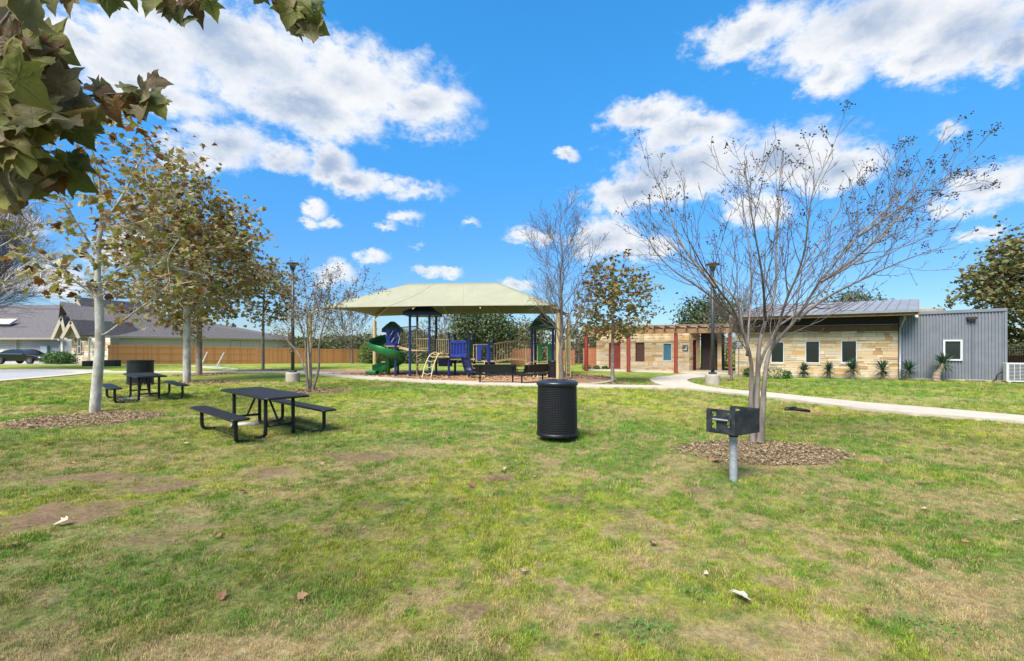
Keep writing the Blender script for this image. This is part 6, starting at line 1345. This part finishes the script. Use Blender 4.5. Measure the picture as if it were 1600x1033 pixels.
# ---- far thicket and shrubs
def bush(name, loc, w, h, n, lsz, m, label, cat='shrub', seed=0, group=None, d=None, tmpl=OAK_LEAF, z=None):
    rng = np.random.default_rng(seed+500); T = thing(name, loc if z is None else (*loc, z), label, cat, group); d = d or w
    p = ellipsoid_pts(rng, n, (0, 0, h*.42), (w/2, d/2, h*.6), .35, .02, noise=.5+seed*.13)
    V = []; m_ = MB()
    for i in range(9): q = p[rng.integers(len(p))]; m_.tube([(q[0]*.1, q[1]*.1, 0), (q[0]*.5, q[1]*.5, q[2]*.6), tuple(q)], [.02*h, .012*h, .004*h], 5)
    m_.build('stem', bark_grey, T, smooth=True); scatter('foliage', p, lsz, tmpl, m, T, rng, .2, .45); return T
def thicket(px0, px1, Y, hmin, hmax, n, lsz, m, label, seed, name='thicket'):
    """an uneven belt of brushwood: many leaf clumps and bare twigs, no countable members"""
    rng = np.random.default_rng(seed); X0, X1 = (px0-CX)/F*Y, (px1-CX)/F*Y; x = rng.uniform(X0, X1, n); H = hmin+(hmax-hmin)*np.clip((fbm(x, x*0, 5, 4, seed)-.25)*2, 0, 1.2)
    y = Y+rng.uniform(-2.5, 2.5, n); z = H*rng.random(n)**.75; g0 = ground_h(x, y); pts = np.stack([x, y, z+g0], 1)
    o = scatter(name, pts, lsz, OAK_LEAF, m, None, rng, .1, .5); tag(o, label, 'thicket', kind='stuff')
    k = n//9; xs = rng.uniform(X0, X1, k); Hs = (hmin+(hmax-hmin)*np.clip((fbm(xs, xs*0, 5, 4, seed)-.25)*2, 0, 1.2))*1.12; b = np.stack([xs, Y+rng.uniform(-2, 2, k), np.full(k, -.5)], 1); t = b+np.stack([rng.normal(0, .8, k), rng.normal(0, .5, k), Hs*(.6+.5*rng.random(k))], 1)
    w = np.array((.025, 0, 0)); V = np.stack([b-w, b+w, t], 1).reshape(-1, 3); V2 = np.stack([b-w[[1,0,2]], b+w[[1,0,2]], t], 1).reshape(-1, 3); VV = np.concatenate([V, V2]); oo = nobj('brushwood', VV, np.arange(len(VV)).reshape(-1, 3), bark_twig); tag(oo, 'bare grey brown twigs standing in the far thicket', 'thicket', kind='stuff')
brush = ramp_mat('dry_brush', [(0,(.075,.055,.04)),(.5,(.14,.12,.075)),(1,(.22,.19,.12))], 'attr', .9, .1)
greenb = ramp_mat('far_green', [(0,(.045,.06,.025)),(.5,(.08,.105,.04)),(1,(.15,.17,.07))], 'attr', .8, .15)
thicket(460, 760, 66, 2.0, 4.6, 16000, .34, greenb, 'mixed green and brown thicket beyond the cedar fence end', 3)
thicket(690, 1010, 60, 1.5, 3.8, 15000, .32, brush, 'brown brush belt behind the playground bridge and brown fences', 5)
thicket(1540, 1760, 70, 2.0, 4.5, 6000, .34, greenb, 'green belt beyond the iron fence at the right edge', 7)
thicket(-200, 110, 95, 3.0, 6.0, 7000, .5, brush, 'brown tree belt beyond the houses', 9)
thicket(100, 500, 100, 3.0, 6.0, 9000, .5, brush, 'brown tree belt beyond the cream house', 10)
bush('shrub', XY(580, 52), 3.0, 2.6, 2600, .2, ramp_mat('bright_shrub', [(0,(.05,.09,.02)),(1,(.14,.22,.05))], 'attr', .6, .2), 'bright green shrub beside the left rear canopy post', seed=1)
bush('shrub', XY(650, 50), 5.5, 2.1, 4200, .2, ramp_mat('grey_shrub', [(0,(.05,.07,.03)),(1,(.13,.16,.08))], 'attr', .7, .2), 'wide grey green shrub behind the spiral slide and blue tower', seed=2, d=2.5)
hedge = ramp_mat('hedge_leaf', [(0,(.03,.07,.015)),(1,(.10,.19,.04))], 'attr', .5, .2)
bush('shrub', XY(89, 43.3), 2.3, 1.25, 2200, .13, hedge, 'round green shrub beside the black car and the stone corner', seed=3); bush('shrub', XY(101, 43.0), 1.9, 1.2, 1800, .13, hedge, 'second green shrub touching the stone house corner', seed=4)
for px, py, w, h, lb, sd in ((1169, 589, .45, .5, 'small round green shrub under the park sign', 5), (1211, 591.5, 1.15, .62, 'broad leafy green shrub below the first stone wall window', 6), (1230, 591.5, .45, .4, 'tiny grey green shrub right of the broad leafy one', 7),
    (917, 580, .7, .42, 'small green shrub in front of the brown board screen', 8), (932, 580, .5, .35, 'tiny green shrub at the stone corner by the board screen', 9), (945, 580, .45, .3, 'tiny green shrub left of the red door', 10)):
    p = G(px, py) if py > 585 else XY(px, 31.3); bush('shrub', p, w, h, 420, .09, hedge, lb, seed=sd)
bush('shrub', XY(1134, 37), 3.2, 2.6, 2600, .16, olive, 'olive shrub seen through the passage beside the red post', seed=12)
# ---- yuccas
yucm = ramp_mat('yucca_leaf', [(0,(.025,.05,.03)),(.6,(.05,.095,.055)),(1,(.11,.17,.09))], 'attr', .5, .1)
yb = mat('yucca_trunk', (.30,.23,.16), (.17,.12,.085), 12, .9, .8, 25, stretch=(1,1,3))
def yucca(px, hp_, rr_, label, seed, tall=False):
    t = FM.t(px, .75); p = FM.p(t, .75, 0); rng = np.random.default_rng(seed); T = thing('yucca_plant', (p[0], p[1], 0), label, 'yucca', 'spiky yuccas along the building wall')
    m = MB(); ln = -.12 if tall else rng.normal(0, .02); pts = [(-.32 if tall else 0, 0, 0), ((-.22 if tall else 0)+ln*.3, 0, hp_*.5), (0, 0, hp_)]; pts = smooth_poly(pts, 6, False); rad = [(.14 if tall else .085)*(1+.12*(i % 2))*(1-.15*i/len(pts)) for i in range(len(pts))]; m.tube(pts, rad, 10); m.build('trunk', yb, T, smooth=False)
    V = []; Fc = []; tn = []
    for i in range(170):
        a = rng.random()*6.283; el = rng.uniform(-.75, 1.45); l = rr_*(1.15+.45*rng.random())*(1 if el > -.2 else .8); d = Vector((math.cos(a)*math.cos(el), math.sin(a)*math.cos(el), math.sin(el))); s_ = Vector((-math.sin(a), math.cos(a), 0))*.020; o_ = Vector((0, 0, hp_)); mid = o_+d*l*.55; end = o_+d*l+Vector((0,0,-.10*l)); k = len(V)
        V += [o_-s_*.5, o_+s_*.5, mid+s_, mid-s_, end]; Fc += [(k, k+1, k+2), (k, k+2, k+3), (k+3, k+2, k+4)]; tn += [rng.random()]*5
    o = nobj('foliage', [tuple(v) for v in V], Fc, yucm, T, attrs={'tint': ('FLOAT', 'POINT', tn)}); tag(o, kind='stuff'); return T
for i, (px, h_, r__, lb) in enumerate(((1256, .35, .38, 'yucca under the second stone wall window, leftmost in the row'), (1295, .40, .40, 'yucca between the second and third stone wall windows'), (1332, .50, .44, 'yucca right under the third stone wall window'),
    (1379, .46, .44, 'yucca on the stone wall just left of the downspout'), (1420, .50, .44, 'yucca against the grey corrugated wall just right of the downspout'))): yucca(px, h_, r__, lb, 60+i)
yucca(1473, .80, .50, 'tall yucca with a thick ringed trunk below the corrugated wall window', 70, True)
# ---- overhanging foreground sycamore
def big_leaf(seed):
    """a large lobed leaf: rings from the midpoint to a toothed outline, curled, with veins"""
    rg = np.random.default_rng(seed); half = [(0,.0),(.10,-.05),(.24,-.09),(.38,-.03),(.56,.02),(.50,.12),(.40,.20),(.47,.27),(.58,.36),(.70,.52),(.56,.49),(.44,.50),(.33,.52),(.31,.62),(.27,.70),(.17,.80),(.10,.88),(0,1.04)]
    out = np.array(half+[(-x, y) for x, y in half[-2:0:-1]]); 
    o2 = []
    for i in range(len(out)):
        a, b = out[i], out[(i+1) % len(out)]; o2 += [a, (a+b)/2*(1+rg.normal(0, .012))]
    out = np.array(o2); n = len(out); c = np.array((0, .30)); rings = [.0, .2, .4, .6, .8, 1.0]; V = [(0, .30)]
    for q in rings[1:]: V += [tuple(c+(p-c)*q) for p in out]
    V = np.array(V); x, y = V[:, 0], V[:, 1]
    cup = rg.uniform(-.35, .55); dr = rg.uniform(.15, .75); tw = rg.normal(0, .35); wv = rg.uniform(.02, .07); ph = rg.random()*6
    z = cup*np.abs(x)**1.2-dr*(y-.1)**2+tw*x*y+wv*np.sin(9*y+ph)*np.abs(x)+wv*np.cos(11*x+ph)*.5+rg.normal(0, .006, len(x)); vein = np.zeros(len(x))
    for a in (90, 48, 132, 8, 172):
        d = np.array((math.cos(R(a)), math.sin(R(a)))); t = x*d[0]+y*d[1]; dist = np.abs(-x*d[1]+y*d[0]); vein = np.maximum(vein, (t > 0)*np.clip(1-dist/.035, 0, 1))
    Fc = [(0, 1+i, 1+(i+1) % n) for i in range(n)]; F4 = []
    for k in range(len(rings)-2):
        for i in range(n): a = 1+k*n+i; b = 1+k*n+(i+1) % n; Fc += [(a, a+n, b+n), (a, b+n, b)]
    return np.stack([x, y, z], 1), np.array(Fc), vein
bigm = ramp_mat('near_sycamore_leaf', [(0,(.09,.055,.022)),(.12,(.18,.085,.03)),(.24,(.19,.15,.045)),(.45,(.20,.195,.035)),(.62,(.13,.15,.028)),(.76,(.09,.105,.025)),(.88,(.18,.135,.07)),(1,(.24,.19,.11))], 'object', .65, .50, pale=(.22,.18,.10), vein=True, jit=.10)
BIG = []
for s_ in range(9): V0, F0, ve = big_leaf(s_); BIG.append(np_mesh('leaf', V0, F0, bigm, True, {'vein': ('FLOAT', 'POINT', ve)}))
OH = thing('overhanging_sycamore', (-4.3, .9), 'foreground sycamore reaching over the top left corner with big olive leaves', 'tree'); Lo = OH.location
def o3(px, py, Y): return Vector(P3(px, py, Y))-Lo
br = [([(0,0,0),(.05,.0,1.4),(.25,.1,2.6),(.5,.3,3.6),(.7,.5,4.6)], [.17,.15,.13,.11,.06]),
  ([(.25,.1,2.5), o3(-420,230,1.7), o3(-150,170,2.0), o3(-20,150,2.2), o3(60,165,2.3), o3(140,150,2.4), o3(215,145,2.45)], [.07,.045,.028,.018,.010,.006,.004]),
  ([o3(-150,170,2.0), o3(-40,240,2.1), o3(20,265,2.15), o3(90,262,2.25)], [.02,.012,.007,.004]), ([o3(-150,170,2.0), o3(-60,90,2.0), o3(0,40,2.05), o3(30,-5,2.1)], [.018,.012,.007,.004]),
  ([(.5,.3,3.5), o3(-200,-300,2.0), o3(60,-120,2.3), o3(200,-40,2.5), o3(270,-8,2.55), o3(300,22,2.6)], [.07,.04,.022,.012,.007,.004]), ([o3(60,-120,2.3), o3(90,-40,2.35), o3(110,-2,2.35)], [.015,.008,.004]),
  ([o3(200,-40,2.5), o3(330,-45,2.7), o3(400,-18,2.8), o3(450,18,2.8), o3(478,42,2.85)], [.012,.009,.007,.005,.003]), ([o3(200,-40,2.5), o3(170,-15,2.45), o3(155,2,2.45)], [.008,.005,.003])]
m = MB()
for pts, rr_ in br:
    sp = smooth_poly([tuple(p) for p in pts], 5, False); ri = np.interp(np.linspace(0, 1, len(sp)), np.linspace(0, 1, len(rr_)), rr_); m.tube(sp, list(ri), 9)
m.build('trunk', bark_grey, OH, smooth=True)
rb_ = np.random.default_rng(88); LV = []
for (x0, y0, x1, y1, n, Ya, Yb, sz) in ((-60,60,60,150,22,1.8,2.3,.215),(-40,130,110,215,22,1.9,2.4,.20),(-60,200,40,250,10,1.9,2.2,.20),(60,150,150,205,14,2.1,2.5,.155),(-50,240,30,310,10,1.9,2.3,.19),(40,240,120,290,9,2.1,2.5,.15),(-40,-20,40,55,14,1.9,2.4,.18),
    (40,60,95,100,4,2.1,2.3,.20),(0,185,60,215,6,2.0,2.2,.17)):
    for i in range(n): LV.append((rb_.uniform(x0, x1), rb_.uniform(y0, y1), rb_.uniform(Ya, Yb), sz*rb_.uniform(.75, 1.15), None))
LV += [(150,140,2.4,.17,None),(165,148,2.45,.15,None),(198,135,2.4,.10,60),(178,168,2.4,.15,None),(205,170,2.45,.13,-60),(228,150,2.45,.18,-35),(242,128,2.5,.14,10),(222,175,2.4,.12,-90),(190,155,2.45,.14,None),
  (85,-5,2.35,.16,-80),(108,-2,2.35,.12,-110),(100,-12,2.4,.15,-60),(145,-4,2.45,.13,-70),(168,-4,2.45,.15,-100),(180,2,2.5,.10,-60),(205,-6,2.5,.12,-90),(240,4,2.55,.17,-110),(262,10,2.6,.15,-80),(280,12,2.6,.17,-75),(300,2,2.6,.17,-50),(310,-4,2.6,.15,-30),(252,-8,2.55,.14,-120),(290,28,2.6,.12,-85),
  (415,-2,2.8,.16,-85),(440,12,2.8,.13,-60),(452,22,2.8,.17,-100),(470,30,2.85,.18,-60),(492,38,2.85,.16,-20),(485,50,2.85,.15,-80),(470,2,2.8,.16,-40),(450,-6,2.8,.15,-60),(432,-8,2.8,.16,-100),(405,-8,2.8,.12,-120),(495,8,2.85,.12,-30),(462,46,2.85,.12,-110)]
LV += [(95,262,2.2,.17,-50),(120,280,2.25,.15,-30),(75,272,2.2,.18,-80),(55,255,2.15,.18,-100),(30,290,2.1,.19,-60),(12,312,2.05,.20,-75),(110,250,2.25,.14,10),(236,152,2.45,.16,-10),(215,160,2.45,.16,-70),(248,166,2.45,.13,-60),(140,262,2.3,.13,-40),(330,8,2.6,.12,-70),(500,30,2.85,.14,-30)]
for i, (px, py, Y, sz, an) in enumerate(LV):
    p = o3(px, py, Y); a = R(an) if an is not None else rb_.uniform(-2.6, .5); y_ = Vector((math.cos(a), rb_.normal(0, .45), math.sin(a))).normalized()
    z_ = Vector((rb_.normal(0, .45), -1*(1 if rb_.random() < .75 else -1), rb_.normal(.2, .5))); x_ = y_.cross(z_).normalized(); z_ = x_.cross(y_)
    M_ = mathutils.Matrix((x_, y_, z_)).transposed().to_4x4(); o = bpy.data.objects.new('leaf', BIG[i % 9]); s_ = sz*.88; o.matrix_basis = mathutils.Matrix.Translation(p-y_*s_*.35) @ M_ @ mathutils.Matrix.Diagonal((s_, s_, s_, 1)); link(o, OH)
# ---- leaves and scraps on the lawn
drym = ramp_mat('dry_leaf', [(0,(.17,.085,.04)),(.35,(.25,.15,.075)),(.75,(.33,.25,.15)),(1,(.42,.35,.25))], 'object', .8, .1)
DRY = []
for s_ in range(5): V0, F0 = syc_leaf(False, .45, -.35+.2*s_, 20+s_); DRY.append(np_mesh('fallen_leaf', V0*np.array((1,1,.9))-np.array((0,.4,0)), F0, drym))
named = {(1118,722): (.15, 'orange brown dead leaf lying left of the grill post'), (787,738): (.10, 'pale torn leaf on the bare patch below the trash can'), (738,762): (.10, 'tan curled leaf on the grass below the trash can'), (20,856): (.09, 'dry leaf standing up at the left foreground edge'),
  (98,821): (.10, 'white scrap of leaf on the dark grass at left'), (502,728): (.08, 'pale leaf in front of the bare patch right of the near picnic table'), (378,772): (.08, 'pinkish leaf on the grass below the near picnic table'), (1482,703): (.12, 'white leaf on the lawn below the right pavement'), (50,669): (.16, 'white scrap beside the mulch ring at far left'), (1388,724): (.11, 'tan leaf on the lawn at the right'), (933,1002): (.05, 'small dry leaf at the bottom edge')}
def drop(px, py, s_, lb, grp=None):
    X, Y = G(px, py); o = bpy.data.objects.new('fallen_leaf', DRY[rb_.integers(5)]); o.location = (X, Y, float(ground_h(X, Y)+bumps(X, Y))+.030); o.scale = (s_, s_, s_); o.rotation_euler = (rb_.normal(0, .25), rb_.normal(0, .25), rb_.random()*6.28); link(o); tag(o, lb, 'leaf', grp)
for (px, py), (s_, lb) in named.items(): drop(px, py, s_, lb)
palem = mat('bleached_leaf', (.44,.33,.23), (.55,.46,.36), 9, .8, .3)
V0, F0, ve = big_leaf(3); lo_ = bpy.data.objects.new('fallen_leaf', np_mesh('fallen_leaf', (V0-np.array((0,.4,0)))*np.array((.75,1,1.5)), F0, palem, True)); X, Y = G(1154, 941); lo_.location = (X, Y, float(bumps(X, Y))+.055); lo_.scale = (.14,.14,.035); lo_.rotation_euler = (.35, .0, 1.45); link(lo_)
tag(lo_, 'largest pale curled leaf, lying on the dry grass at the lower right', 'leaf')
for (px, py) in ((77,640),(150,634),(212,721),(83,697),(92,706),(110,726),(320,716),(290,695),(440,764),(512,790),(350,842),(237,887),(345,938),(690,723),(732,720),(600,640),(676,618),(556,640),(540,668),(610,700),(845,748),(655,640),(705,645),(950,655),(1062,640),(1080,645),(1012,702),(1050,715),(1300,756),(1345,700),(1250,800),(1180,830),(1020,855),(1440,800),(1510,850),(1560,740),(1232,668),(1385,672),(1530,700),(920,800),(560,880),(640,930),(470,940),(820,900),(1100,900),(1350,960),(410,690),(30,780),(1590,820),(1190,722),(170,660)):
    drop(px+rb_.normal(0, 4), py, float(np.clip((py-HY)*.0005+.02, .05, .10))*rb_.uniform(.5, 1.15)*(1.1 if py < 700 else .6), 'small pale dry leaf lying loose on the open lawn', 'small dry leaves scattered over the lawn')
# broad weeds in the turf
weedm = ramp_mat('weed_leaf', [(0,(.05,.14,.025)),(1,(.11,.22,.04))], 'attr', .5, .25)
for px, py, w, lb in ((352,792,.28,'low broad leaved weed patch on the lush grass below the near table'), (1005,987,.16,'small feathery weed at the bottom of the lawn'), (1440,985,.22,'spreading green weed at the bottom right of the lawn'), (1378,818,.2,'low green weed on the right side of the lawn'), (1398,660,.9,'bright green clover patch below the right pavement')):
    rng = np.random.default_rng(px); T = thing('weed', G(px, py), lb, 'weed'); n = 90; p = np.stack([rng.normal(0, w*.5, n), rng.normal(0, w*.4, n), .015+.02*rng.random(n)], 1); scatter('foliage', p, (.022 if py > 700 else .045), OAK_LEAF, weedm, T, rng, -.2, .4)
print('objects', len(bpy.data.objects), 'tris', sum(len(m.loop_triangles) if m.loop_triangles else sum(len(p.vertices)-2 for p in m.polygons) for m in bpy.data.meshes))
